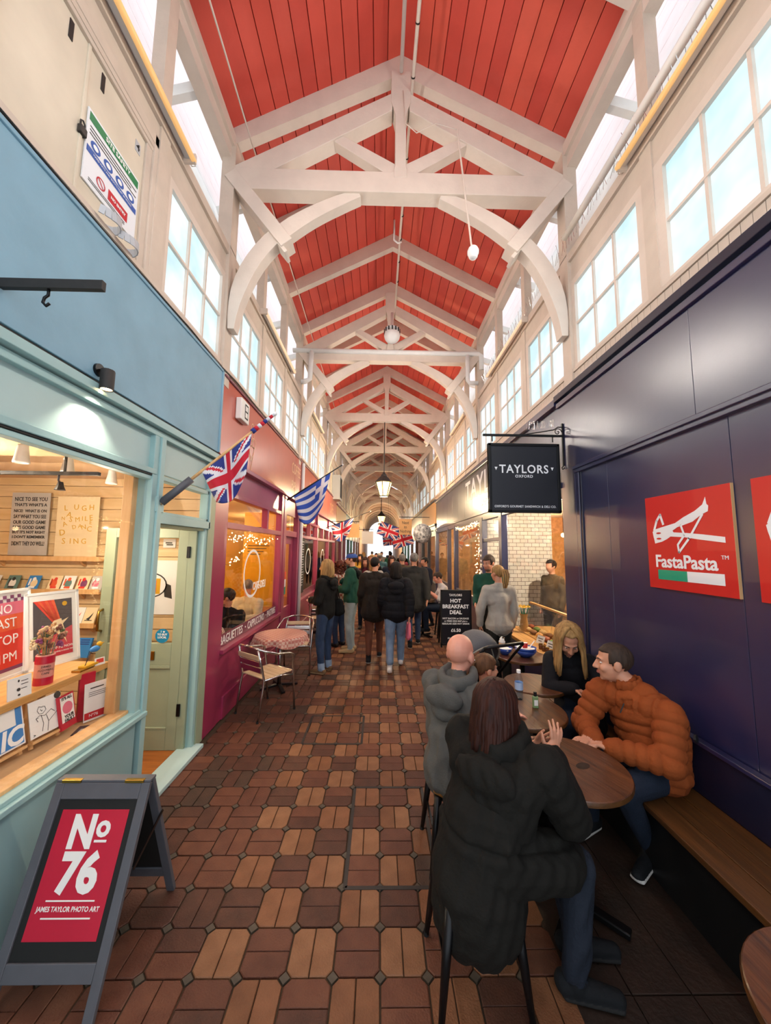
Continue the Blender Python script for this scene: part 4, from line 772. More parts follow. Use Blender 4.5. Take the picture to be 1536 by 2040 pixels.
for k in range(7): Q('fascia_board', 'slate_paint' if False else 'plum' if False else 'navy', XR - .0, XR + .05, 7.605 + k * .7, 8.30 + k * .7, 2.62, 3.50, bevel=.002)
Q('window_head', 'navy', XR - .02, XR + .06, 3.80, 12.5, 2.44, 2.56); Q('stall_riser', 'navy', XR - .01, XR + .05, 3.80, 5.78, 0, .62); Q('counter_ledge', 'oak', XR - .10, XR + .12, 3.82, 5.78, .64, .685)
for a, b in ((5.72, 5.86), (6.80, 6.98), (9.3, 9.42), (10.2, 10.32), (12.38, 12.5)): Q('pilaster', 'navy', XR - .03, XR + .07, a, b, 0, 2.5)
Q('window_pane', 'clear_glass', XR + .03, XR + .035, 3.80, 5.74, .685, 2.44, bevel=0); Q('window_pane', 'clear_glass', XR + .03, XR + .035, 6.98, 9.3, .9, 2.44, bevel=0); Q('window_pane', 'clear_glass', XR + .03, XR + .035, 10.32, 12.38, .9, 2.44, bevel=0)
Q('stall_riser', 'navy', XR - .01, XR + .05, 6.98, 9.3, 0, .9); Q('stall_riser', 'navy', XR - .01, XR + .05, 10.32, 12.4, 0, .9); Q('transom_bar', 'navy', XR - .01, XR + .05, 5.86, 6.80, 2.03, 2.09); Q('transom_pane', 'clear_glass', XR + .03, XR + .035, 5.86, 6.8, 2.09, 2.44, bevel=0)
text('TAYLORS', .62, 'sign_white', ts, Tts @ frame((XR - .002, 6.55, 3.16), (0, -1, 0), (0, 0, 1)), offset=.01, spacing=1.1, xs=1.15); text('OXFORD', .16, 'sign_white', ts, Tts @ frame((XR - .002, 6.55, 2.78), (0, -1, 0), (0, 0, 1)), offset=.003, xs=1.2)
shapes(ts, 'side_menu', Tts @ frame((XR - .031, 6.89, 1.35), (0, -1, 0), (0, 0, 1)), [(rect(-.06, .06 - .02 * (k % 2), .5 - k * .1, .54 - k * .1), 0, 1) for k in range(11)], ['sign_white'])
# interior
sbox('wall_deli_back', 'brick_wall_warm', 5.0, 5.06, 3.8, 12.5, 0, 2.75); sbox('wall_deli_near', 'navy', 2.06, 5.0, 3.76, 3.80, 0, 2.75); sbox('ceiling_deli', 'cream_dirty', 2.06, 5.06, 3.76, 12.5, 2.72, 2.78); sbox('floor_deli', 'deck', 2.05, 5.06, 3.76, 12.5, -.02, .01)
sbox('wall_deli_tiled', 'white_tile', 2.06, 3.4, 6.98, 7.04, 0, 2.72); sbox('wall_deli_tiled_end', 'brick_wall_warm', 3.4, 5.0, 9.0, 9.06, 0, 2.72); sbox('wall_deli_far', 'brick_wall_warm', 2.06, 5.0, 12.44, 12.5, 0, 2.75)
lamp('POINT', (3.0, 5.2, 2.45), 150, (1, .82, .6), 0); lamp('POINT', (3.9, 7.6, 2.3), 60, (1, .7, .4), 0); lamp('POINT', (3.0, 8.6, 2.3), 45, (1, .76, .5), 0); lamp('POINT', (3.0, 11.2, 2.3), 45, (1, .76, .5), 0)  # fixtureless point lights added to brighten the deli
dc = thing('display_counter', 'glass fronted food display counter inside the sandwich shop window', 'counter', (2.42, 4.75, 0)); MB().box(-.3, .3, -.9, .95, 0, .66).build('cabinet', 'navy_dark', dc); MB().box(-.3, .32, -.9, .95, .66, .70).build('counter_top', 'oak', dc, bevel=.004); MB().box(-.02, .32, -.9, .95, 1.0, 1.02).build('glass_shelf', 'clear_glass', dc); MB().box(-.03, -.02, -.9, .95, .70, 1.05).build('glass_front', 'clear_glass', dc); MB().box(-.04, .0, -.9, .95, 1.05, 1.075).build('top_rail', 'oak', dc)
cols = ['#c98d45', '#8a5a2c', '#e0b878', '#6f8a3a', '#a9542e']
for c in cols: M('food' + c, c, .6, var=.2, vs=40)
nf = 0
for iy in range(9):
    for ix in range(2):
        x, y = 2.20 + ix * .13, 4.0 + iy * .19
        t = tag(MB().ball((0, 0, .03), (.05, .07, .035), 12, 8).build('baguette_roll', 'food' + cols[(iy + ix) % 5], smooth=True), '%s filled roll, %s along the %s row of the counter' % (['golden', 'brown', 'pale', 'green', 'rust brown'][(iy + ix) % 5], ['first', 'second', 'third', 'fourth', 'fifth', 'sixth', 'seventh', 'eighth', 'ninth'][iy], ['front', 'back'][ix]), 'food', 'filled rolls in the display counter'); t.location = (x, y, .70)
for k, (y, x) in enumerate(((4.35, 2.06), (4.62, 2.06))):
    c = panel('price_label', 'white price label on the counter ledge, %s of two' % ['nearer', 'farther'][k], 'label', frame((x, y, .755), (.3, -1, 0), (.4, .1, 1)), .13, .10, .004, 'paper', 'price labels'); shapes(c, 'print', I0, [(rect(-.045, .04, .01, .02), 0, 1), (rect(-.03, .03, -.02, -.01), 0, 1)], ['ink']); MB().box(-.01, .01, -.07, -.05, -.06, .0).build('stand', 'brass', c)
for k in range(6):
    t = thing('jam_jar', 'small lidded jar on the counter ledge, %s from the navy pilaster' % ['first', 'second', 'third', 'fourth', 'fifth', 'sixth'][k], 'jar', (1.985, 4.02 + k * .085, .685), group='small jars on the counter ledge'); MB().lathe([(.022, 0), (.025, .005), (.025, .05), (.02, .058)], n=12).build('glass_body', M('jam', '#6a3a1a', .2), t, smooth=True); MB().lathe([(.022, .058), (.022, .07)], n=12).build('lid', 'brass', t)
vs_ = thing('daffodil_vase', 'glass vase of yellow daffodils on the counter', 'vase', (2.15, 5.35, .70)); MB().lathe([(.05, 0), (.06, .1), (.045, .2), (.06, .25)], n=16, caps=False).build('vase', M('vase_buff', '#d8b070', .3), vs_, smooth=True); M('daffodil', '#f2c531', .6)
for k in range(9):
    a = k * 2.4; r = .05 * math.sqrt(k / 3); st = MB().tube([(0, 0, .1), (r * math.cos(a), r * math.sin(a), .34)], .004, 5).build('stem', 'sign_green', vs_); mb = MB()
    for q in range(6): mb.ball((r * math.cos(a) + .022 * math.cos(q), r * math.sin(a) + .022 * math.sin(q), .35), (.015, .015, .006), 6, 4)
    mb.lathe([(.008, 0), (.012, .02)], c=(r * math.cos(a), r * math.sin(a), .35), n=8); mb.build('petals', 'daffodil', st)
gl = tag(MB().ball((2.5, 4.9, .72), (.16, .16, .34), 20, 14).build('glass_dome', 'clear_glass', smooth=True), 'clear glass cake dome on the sandwich counter', 'dome')
for k, (x, y, z) in enumerate(((3.3, 6.2, 2.2), (3.6, 6.5, 2.15), (3.8, 7.3, 2.2), (3.1, 8.3, 2.2), (3.5, 8.0, 2.1))):
    t = thing('pendant_bulb', 'bare warm filament bulb in the sandwich shop, %s' % ['nearest the window', 'second from window', 'beside the brick wall', 'far left one', 'far right one'][k], 'light', (x, y, z), group='filament bulbs in the sandwich shop'); MB().tube([(0, 0, .04), (0, 0, 2.72 - z)], .004, 5).build('cord', 'black', t); MB().ball((0, 0, 0), .045, 12, 8).build('bulb', 'bulb_warm', t, smooth=True); MB().lathe([(.018, .03), (.018, .08)], n=10).build('cap', 'brass', t)
fairy('fairy_lights', 'column of warm fairy lights down the second right-hand window', [(1.97, 7.1, 2.4), (1.96, 7.12, 1.8), (1.97, 7.1, 1.2), (1.97, 7.1, .8)], 110, .05)
fairy('fairy_lights', 'garland of fairy lights along the top of the right-hand windows', [(1.97, 7.1, 2.42), (1.96, 8.2, 2.36), (1.97, 9.2, 2.42)], 60, .04)
shop(1, 12.5, 16.5, 'slate_paint', 'buff', '', 'slate painted shopfront on the right past the sandwich shop'); shop(1, 16.5, 22, 'brown_paint', 'brown_paint', '', 'brown shopfront on the right halfway down the hall'); shop(1, 22, 30.5, 'teal_paint', 'buff', '', 'green grey shopfront at the far right before the arch', 3)
# breakfast board
bb = thing('breakfast_board', 'black pavement board reading HOT BREAKFAST DEAL', 'sign', (1.52, 7.1, 0)); 
MB().box(-.29, .29, -.02, .02, .05, 1.08).build('board', 'navy_sign', bb)
for d in ((-.3, .3, 1.06, 1.09), (-.3, -.275, 0, 1.09), (.275, .3, 0, 1.09), (-.3, .3, .04, .07)): MB().box(d[0], d[1], -.03, .03, d[2], d[3]).build('frame_bar', 'black', bb)
MB().bar((-.28, .02, 1.0), (-.28, .35, 0), .03, .03).build('rear_leg', 'black', bb); MB().bar((.28, .02, 1.0), (.28, .35, 0), .03, .03).build('rear_leg', 'black', bb)
Tb = frame((-.01, -.0215, 0), (1, 0, 0), (0, 0, 1))
for s, z, q, o_ in (('TAYLORS', .99, .06, .001), ('HOT', .88, .10, .003), ('BREAKFAST', .77, .10, .003), ('DEAL', .66, .10, .003), ('HOT BACON or SAUSAGE', .545, .044, .001), ('or FRIED EGG BAP plus a', .495, .042, .001), ('REGULAR SIZE HOT DRINK', .445, .044, .001), ('£6.50', .32, .085, .002), ('PROPER. HOME.', .17, .045, .001)): text(s, q, 'sign_white', bb, Tb @ Matrix.Translation((0, z, 0)), offset=o_, res=2)
# ================================================================== people: one continuous body surface grown from limbs
def V3(*a): return np.array(a, float)
class Body:
    def __init__(s): s.p = []
    def cone(s, p0, r0, p1, r1, tag, side=None, ks=1., kf=1., s0=0.): s.p.append(('c', V3(*p0), r0, V3(*p1), r1, tag, None if side is None else V3(*side), ks, kf, s0)); return s
    def ell(s, c, r, tag, R=None): s.p.append(('e', V3(*c), V3(*r), np.eye(3) if R is None else np.array(R), tag)); return s
    def mesh(s):
        mb = MB(); n = 14
        for q in s.p:
            if q[0] == 'e':
                _, c, r, R, _t = q; T = Matrix(R.tolist()).to_4x4(); mb.ball(c, tuple(r), n, 10, T=T.to_3x3()); continue
            _, p0, r0, p1, r1, _t, side, ks, kf, _s = q; a = p1 - p0; L = np.linalg.norm(a) + 1e-9; a = a / L
            u = side if side is not None else (V3(1, 0, 0) if abs(a[0]) < .8 else V3(0, 1, 0)); u = u - a * (u @ a); u /= np.linalg.norm(u); w = np.cross(a, u); vs = []
            rings = [(p0, r0, -math.cos(t), math.sin(t)) for t in (.25, .75, 1.2, PI / 2)] + [(p1, r1, math.cos(t), math.sin(t)) for t in (PI / 2, 1.2, .75, .25)]
            for c, r, al, rd in rings:
                for j in range(n):
                    t = 2 * PI * j / n; vs.append(c + a * (r * al * min(ks, kf, 1)) + (u * (math.cos(t) * ks) + w * (math.sin(t) * kf)) * (r * rd))
            k = len(rings); fs = [(i * n + j, i * n + (j + 1) % n, (i + 1) * n + (j + 1) % n, (i + 1) * n + j) for i in range(k - 1) for j in range(n)] + [tuple(range(n))[::-1], tuple(range((k - 1) * n, k * n))]
            mb.add(vs, fs)
        return mb
    def dist(s, P):
        D = np.empty((len(s.p), len(P))); S = np.zeros((len(s.p), len(P)))
        for i, q in enumerate(s.p):
            if q[0] == 'e': _, c, r, R, _t = q; d = (P - c) @ R / r; D[i] = (np.linalg.norm(d, axis=1) - 1) * r.min(); S[i] = P[:, 2]; continue
            _, p0, r0, p1, r1, _t, side, ks, kf, s0 = q; a = p1 - p0; L2 = a @ a + 1e-12; t = np.clip((P - p0) @ a / L2, 0, 1); d = P - (p0 + t[:, None] * a)
            if side is not None:
                an = a / math.sqrt(L2); u = side - an * (side @ an); u /= np.linalg.norm(u); w = np.cross(an, u); du = (d @ u) / ks; dw = (d @ w) / kf; da = d @ an; dn = np.sqrt(du ** 2 + dw ** 2 + da ** 2)
            else: dn = np.linalg.norm(d, axis=1)
            D[i] = dn - (r0 + (r1 - r0) * t); S[i] = s0 + t * math.sqrt(L2)
        return D, S
    def build(s, name, mats, parent, voxel=.012, smooth=4, fold=.004, puff=None, seams=()):
        me0 = s.mesh().mesh('b', []); o = bpy.data.objects.new('b', me0)
        m = o.modifiers.new('r', 'REMESH'); m.mode = 'VOXEL'; m.voxel_size = voxel; m2 = o.modifiers.new('s', 'SMOOTH'); m2.factor = .5; m2.iterations = smooth
        me = bake(o); bpy.data.objects.remove(o); bpy.data.meshes.remove(me0)
        nv = len(me.vertices); P = np.empty(nv * 3); me.vertices.foreach_get('co', P); P = P.reshape(-1, 3); N = np.empty(nv * 3); me.vertices.foreach_get('normal', N); N = N.reshape(-1, 3)
        D, S = s.dist(P); near = D.argmin(0); tags = [q[5] if q[0] == 'c' else q[4] for q in s.p]; T = np.array(tags, dtype=object)[near]; sv = S[near, np.arange(nv)]
        cloth = np.array([not t.startswith(('skin', 'sole', 'shoe')) for t in T]); disp = np.zeros(nv)
        rg = np.random.default_rng(len(name) + nv)
        if fold:
            for _ in range(7):
                k = rg.normal(size=3) * rg.uniform(14, 55); k[2] *= .5; disp += np.sin(P @ k + rg.uniform(0, 6) + 1.2 * np.sin(P @ (rg.normal(size=3) * 14))) * fold / 3.2
        if puff:
            for tg, (pitch, amp) in puff.items():
                mk = np.array([t == tg for t in T]); disp[mk] = disp[mk] * .5 + amp * (np.abs(np.sin(PI * sv[mk] / pitch)) ** .55 - .7)
        for z0, dz, am in seams:
            zz = P[:, 2] - z0 - dz * (P[:, 0] - P[:, 0].mean()); disp += am * (-np.exp(-(zz / .009) ** 2) + .5 * np.exp(-(np.abs(zz) - .03) ** 2 / .0003) * (.6 + .4 * np.sin(P[:, 0] * 90 + P[:, 1] * 70)))
        P2 = P + N * (disp * cloth)[:, None]; me.vertices.foreach_set('co', P2.ravel())
        nf = len(me.polygons); C = np.empty(nf * 3); me.polygons.foreach_get('center', C); C = C.reshape(-1, 3); D, _s = s.dist(C); fn = np.array(tags, dtype=object)[D.argmin(0)]
        ut = list(dict.fromkeys(tags)); me.materials.clear(); slot = {}; names = []
        for t in ut:
            mm = mats.get(t, mats.get(t.split('_')[0], 'black'))
            if mm not in names: names.append(mm); me.materials.append(MATS[mm])
            slot[t] = names.index(mm)
        me.polygons.foreach_set('material_index', np.array([slot[t] for t in fn], dtype=np.int32)); me.polygons.foreach_set('use_smooth', np.ones(nf, bool)); me.update(); me.name = name
        return link(name, me, parent)
def rotz(a): c, s = math.cos(a), math.sin(a); return np.array([[c, -s, 0], [s, c, 0], [0, 0, 1]])
def headR(yaw, pitch=0., roll=0.): return np.array((Matrix.Rotation(yaw, 3, 'Z') @ Matrix.Rotation(pitch, 3, 'X') @ Matrix.Rotation(roll, 3, 'Y')).to_3x3())
def add_head(b, c, R, s=1., beard=False, ears=True):
    c = V3(*c)
    def E(p, r, t='skin'): b.ell(c + R @ (V3(*p) * s), V3(*r) * s, t, R)
    E((0, -.012, .03), (.074, .094, .085)); E((0, .018, -.028), (.062, .072, .083)); E((0, .03, -.075), (.046, .05, .036)); E((0, .062, -.096), (.02, .018, .016)); E((0, .073, .02), (.05, .018, .013))
    b.cone(c + R @ (V3(0, .086, .008) * s), .009 * s, c + R @ (V3(0, .106, -.032) * s), .0125 * s, 'skin'); E((.013, .092, -.036), (.009, .01, .008)); E((-.013, .092, -.036), (.009, .01, .008)); E((0, .08, -.062), (.022, .012, .010))
    for x in (-1, 1):
        if ears: E((x * .076, -.008, -.008), (.011, .022, .032))
        E((x * .036, .058, -.03), (.024, .026, .024))
    if beard: E((0, .045, -.082), (.05, .045, .032), 'skinbeard')
def add_hand(b, w, d, nrm, s=1., curl=.5, fine=True, spread=.16, tag='skin', thumb=1):
    """hand from wrist w pointing along d, palm facing nrm; five separate fingers"""
    w = V3(*w); d = V3(*d); d /= np.linalg.norm(d); n = V3(*nrm); n = n - d * (n @ d); n /= np.linalg.norm(n); x = np.cross(d, n)
    b.ell(w + d * .045 * s, V3(.042, .05, .017) * s, tag, np.stack([x, d, n], 1))
    if not fine: b.ell(w + d * .11 * s + n * .015 * s, V3(.036, .05, .014) * s, tag, np.stack([x, d, n], 1)); b.cone(w + d * .03 * s + x * .03 * s * thumb, .013 * s, w + d * .08 * s + x * .06 * s * thumb + n * .015, .010 * s, tag); return
    for i, (L, o) in enumerate(((.072, .030), (.082, .010), (.076, -.011), (.06, -.030))):
        p = w + (d * .088 + x * o * thumb) * s; a = spread * (1.5 - i) * thumb; d1 = d * math.cos(a) + x * math.sin(a); d1 = d1 * math.cos(curl * .5) + n * math.sin(curl * .5); q = p + d1 * L * .5 * s; d2 = d1 * math.cos(curl) + n * math.sin(curl); b.cone(p, .0095 * s, q, .0088 * s, tag); b.cone(q, .0088 * s, q + d2 * L * .5 * s, .0072 * s, tag)
    p = w + (d * .022 + x * .032 * thumb) * s; q = p + (d * .035 + x * .030 * thumb + n * .012) * s; b.cone(p, .013 * s, q, .0105 * s, tag); b.cone(q, .0105 * s, q + (d * .032 + x * .008 * thumb + n * .012) * s, .0085 * s, tag)
def add_shoe(b, ank, toe, s=1., tag='shoe', sole='sole'):
    a = V3(*ank); t = V3(*toe); f = t - a; f[2] = 0; L = np.linalg.norm(f); f /= L; sd = V3(-f[1], f[0], 0); base = t[2]
    heel = a - f * .045 * s; b.cone((heel[0], heel[1], base + .045 * s), .042 * s, (t[0], t[1], base + .032 * s), .030 * s, tag, side=sd, ks=1.05, kf=.95); b.cone(a, .045 * s, (a[0], a[1], base + .05 * s), .046 * s, tag)
    b.cone((heel[0], heel[1], base + .016 * s), .044 * s, (t[0] + f[0] * .008, t[1] + f[1] * .008, base + .014 * s), .038 * s, sole, side=sd, ks=1.05, kf=.36)
def torso(b, J, W=1., D=1., top='top', bottom='bottom', extra=0.):
    sd = V3(*J['shR']) - V3(*J['shL']); sd /= np.linalg.norm(sd); hs = V3(*J['hipR']) - V3(*J['hipL']); hs /= np.linalg.norm(hs); pel, wst, ch, nk = (V3(*J[k]) for k in ('pelvis', 'waist', 'chest', 'neck')); e = extra
    b.cone(pel, .118 + e, wst, .108 + e, bottom if J.get('hem', 0) > 0 else top, side=hs, ks=1.42 * W, kf=1.02 * D); b.cone(wst, .112 + e, ch, .122 + e, top, side=sd, ks=1.35 * W, kf=.95 * D, s0=.2); b.cone(ch, .12 + e, ch * .35 + nk * .65, .075 + e, top, side=sd, ks=1.4 * W, kf=.88 * D, s0=.45)
    m = (V3(*J['shL']) + V3(*J['shR'])) / 2; b.cone(J['shL'], .062 + e, J['shR'], .062 + e, top); b.cone(m, .07 + e, nk, .055 + e * .4, top)
    for S, g in (('L', -1), ('R', 1)): b.cone(J['sh' + S], .064 + e, ch + sd * (g * .10 * W), .10 + e, top, s0=.4); b.cone(J['sh' + S], .05 + e, nk - V3(0, 0, .02), .05 + e * .5, top, s0=.5)
def limbs(b, J, top='top', bottom='bottom', ra=1., rl=1., e=0., sleeve=1., cuff=None):
    for S in 'LR':
        sh, el, wr, hp, kn, an = (V3(*J[k + S]) for k in ('sh', 'el', 'wr', 'hip', 'knee', 'ank'))
        b.cone(sh, .060 * ra + e, el, .047 * ra + e, top + '_arm' if sleeve > .3 else 'skin', s0=0.)
        if sleeve > .9: b.cone(el, .048 * ra + e, wr, .034 * ra + e, top + '_arm', s0=.27)
        else: b.cone(el, .042 * ra, wr, .028 * ra, 'skin')
        if J.get('noleg'): continue
        b.cone(hp, .092 * rl, kn, .064 * rl, bottom); b.cone(kn, .064 * rl, an, .046 * rl, bottom)
        if cuff: d = (an - kn) / np.linalg.norm(an - kn); b.cone(an - d * .05, .056 * rl, an - d * .01, .056 * rl, 'cuff'); b.cone(an, .036, an + d * .03, .034, 'skin')
def standJ(h, stride=0., **ov):
    J = dict(hipL=(-.09, 0, .90), hipR=(.09, 0, .90), kneeL=(-.10, .03, .49), kneeR=(.10, .03, .49), ankL=(-.10, -.01, .09), ankR=(.10, -.01, .09), toeL=(-.12, .17, 0), toeR=(.12, .17, 0), pelvis=(0, 0, .93), waist=(0, 0, 1.08), chest=(0, .0, 1.28), neck=(0, -.01, 1.47), head=(0, .02, 1.635), shL=(-.175, -.01, 1.40), shR=(.175, -.01, 1.40), elL=(-.225, -.03, 1.13), elR=(.225, -.03, 1.13), wrL=(-.225, .05, .90), wrR=(.225, .05, .90))
    if stride:
        s = stride; J.update(kneeR=(.09, .10 + s * .4, .52), ankR=(.09, s, .10), toeR=(.10, s + .17, .03), kneeL=(-.09, -.02 * s, .47), ankL=(-.09, -s, .17), toeL=(-.09, -s + .14, .02), wrL=(-.23, .10 + s * .4, .92), wrR=(.23, -.12 - s * .2, .92), elR=(.23, -.10, 1.14), elL=(-.23, .0, 1.13))
    J.update(ov); k = h / 1.75; return {a: tuple(V3(*v) * k) for a, v in J.items()}
# ------------------------------------------------ hair
def hair_mats():
    for n, h, h2 in (('hair_blond', '#b8925c', '#80603a'), ('hair_dark', '#1c1411', '#0e0a08'), ('hair_brown', '#4a2f20', '#2d1a10'), ('hair_auburn', '#3d1c12', '#220d08'), ('hair_grey', '#8d8780', '#5d5853'), ('hair_short', '#43342a', '#2b201a'), ('hair_girl', '#6f4d33', '#4c3220'), ('hair_red', '#6a3220', '#45200f')):
        M(n, h, .6, var=.3, vs=40, second=h2, bump=.3, bs=70, stretch=(1, 1, .12), spec=.25)
hair_mats()
def hair_cap(parent, c, R, s, mat, front=.045, side=-.02, back=-.08, th=1.07, name='hair', jag=.008):
    mb = MB(); nu, nv = 36, 22; vs = []; ok = []; rg = random.Random(5); c = V3(*c)
    for i in range(nv + 1):
        for j in range(nu):
            ph = PI * i / nv; a = 2 * PI * j / nu; p = V3(.076 * math.sin(ph) * math.cos(a), .097 * math.sin(ph) * math.sin(a) - .012, .088 * math.cos(ph) + .03)
            y = p[1]; lim = front if y > .045 else side if y > -.02 else back + (side - back) * max(0, (y + .08) / .06) if y > -.08 else back
            ok.append(p[2] > lim + rg.uniform(-jag, jag)); t = th + .012 * math.sin(9 * a + i) * (1 if jag else 0); q = V3(p[0] * t, (p[1] + .012) * t - .012, (p[2] - .03) * t + .03)
            if p[2] < -.02: q[:2] = V3(*(q[:2])) * 1.0 if False else q[:2]
            vs.append(c + R @ (q * s))
    fs = [(i * nu + j, (i + 1) * nu + j, (i + 1) * nu + (j + 1) % nu, i * nu + (j + 1) % nu) for i in range(nv) for j in range(nu) if all(ok[k] for k in (i * nu + j, (i + 1) * nu + j, (i + 1) * nu + (j + 1) % nu, i * nu + (j + 1) % nu))]
    mb.add(vs, fs); o = mb.build(name, mat, parent, smooth=True); m = o.modifiers.new('s', 'SOLIDIFY'); m.thickness = .012 * s; m.offset = -1; return o
def hair_long(parent, c, R, s, mat, length, n=70, part=0., lift=1.10, face_gap=.9, spreadr=1., tip=.4, ya=0., seed=1, name='hair'):
    """locks falling from a parting over the head and hanging down; face_gap = half angle left open at the front"""
    rg = random.Random(seed); mb = MB(); c = V3(*c)
    for k in range(n):
        a = face_gap + (2 * PI - 2 * face_gap) * (k + rg.random()) / n; fx, fy = math.sin(a), math.cos(a); pts = []; rr = []
        L = length * rg.uniform(.9, 1.05); out = lift * rg.uniform(.97, 1.05)
        for t in (0., .25, .5, .75, 1.):
            ph = t * 1.75; px, py, pz = .076 * math.sin(ph) * fx, .097 * math.sin(ph) * fy - .012, .088 * math.cos(ph) + .03; pts.append(c + R @ (V3(px * out + part * (1 - t), (py + .012) * out - .012, (pz - .03) * out + .03) * s)); rr.append((.011 + .006 * t) * s)
        p = pts[-1]; q = rg.uniform(0, 6)
        for t in (.25, .5, .75, 1.):
            w = spreadr * (1 + .15 * t); v = V3(p[0] - c[0], p[1] - c[1], 0) * (w - 1) + V3(.006 * math.sin(q + 5 * t), .006 * math.cos(q + 4 * t) + ya * t * L, -L * t); pts.append(p + v); rr.append((.017 - (.017 * (1 - tip)) * t) * s)
        mb.tube(pts, rr, 6)
    return mb.build(name, mat, parent, smooth=True)
def ponytail(parent, c, R, s, mat, pts, r=.03, n=22, seed=3, name='ponytail'):
    rg = random.Random(seed); mb = MB(); c = V3(*c)
    for k in range(n):
        o = V3(rg.gauss(0, 1), rg.gauss(0, 1), rg.gauss(0, .4)) * r * .45; m = len(pts); mb.tube([c + R @ ((V3(*p) + o * (.35 + .65 * math.sin(PI * min(1, (i + .6) / m)))) * s) for i, p in enumerate(pts)], [.010 * s * (1 - .6 * i / m) for i in range(m)], 5)
    return mb.build(name, mat, parent, smooth=True)
M('eye_white', '#d9d3cc', .3); M('iris', '#2a1d14', .2); M('lips', '#a8564c', .45); M('brow', '#3a281b', .7); M('skinbeard', '#7d5844', .7)
def face_parts(parent, c, R, s, gaze=0., brow='brow', lips='lips'):
    c = V3(*c)
    for x in (-1, 1):
        e = MB().ball(c + R @ (V3(x * .030, .0735, .001) * s), tuple(V3(.0115, .009, .0045) * s), 10, 6, T=Matrix(R.tolist())).build('eye', 'eye_white', parent, smooth=True)
        MB().ball(c + R @ (V3(x * .030 + gaze * .004, .0805, .0) * s), tuple(V3(.005, .003, .0045) * s), 8, 6, T=Matrix(R.tolist())).build('iris', 'iris', e, smooth=True)
        MB().tube([c + R @ (V3(x * q, y, z) * s) for q, y, z in ((.014, .091, .02), (.03, .088, .026), (.047, .074, .02))], [.003 * s, .0038 * s, .0018 * s], 6).build('eyebrow', brow, parent, smooth=True)
    mb = MB()
    for z, r in ((-.058, .004), (-.066, .005)): mb.tube([c + R @ (V3(q, y, z + (.001 if q == 0 else 0)) * s) for q, y in ((-.021, .081), (-.008, .0905), (0, .0912), (.008, .0905), (.021, .081))], [.0012 * s, r * s, r * .9 * s, r * s, .0012 * s], 6)
    mb.build('lips', lips, parent, smooth=True)
def hood(parent, nk, facing, mat, s=1., name='hood', drop=.0):
    """hood lying folded on the back of the shoulders"""
    nk = V3(*nk); R = rotz(math.atan2(-facing[0], facing[1])); b = Body()
    for t in np.linspace(-2.3, 2.3, 23): b.ell(nk + R @ (V3(.098 * math.sin(t), -.09 * math.cos(t) + .01, .0 - .05 * math.cos(t) * .6) * s), V3(.028, .028, .045) * s, 'hood')
    b.ell(nk + R @ (V3(0, -.14, -.09 - drop) * s), V3(.135, .05, .07) * s, 'hood', R); b.ell(nk + R @ (V3(0, -.13, -.17 - drop) * s), V3(.10, .045, .055) * s, 'hood', R)
    return b.build(name, {'hood': mat}, parent, .011, 4, .005)
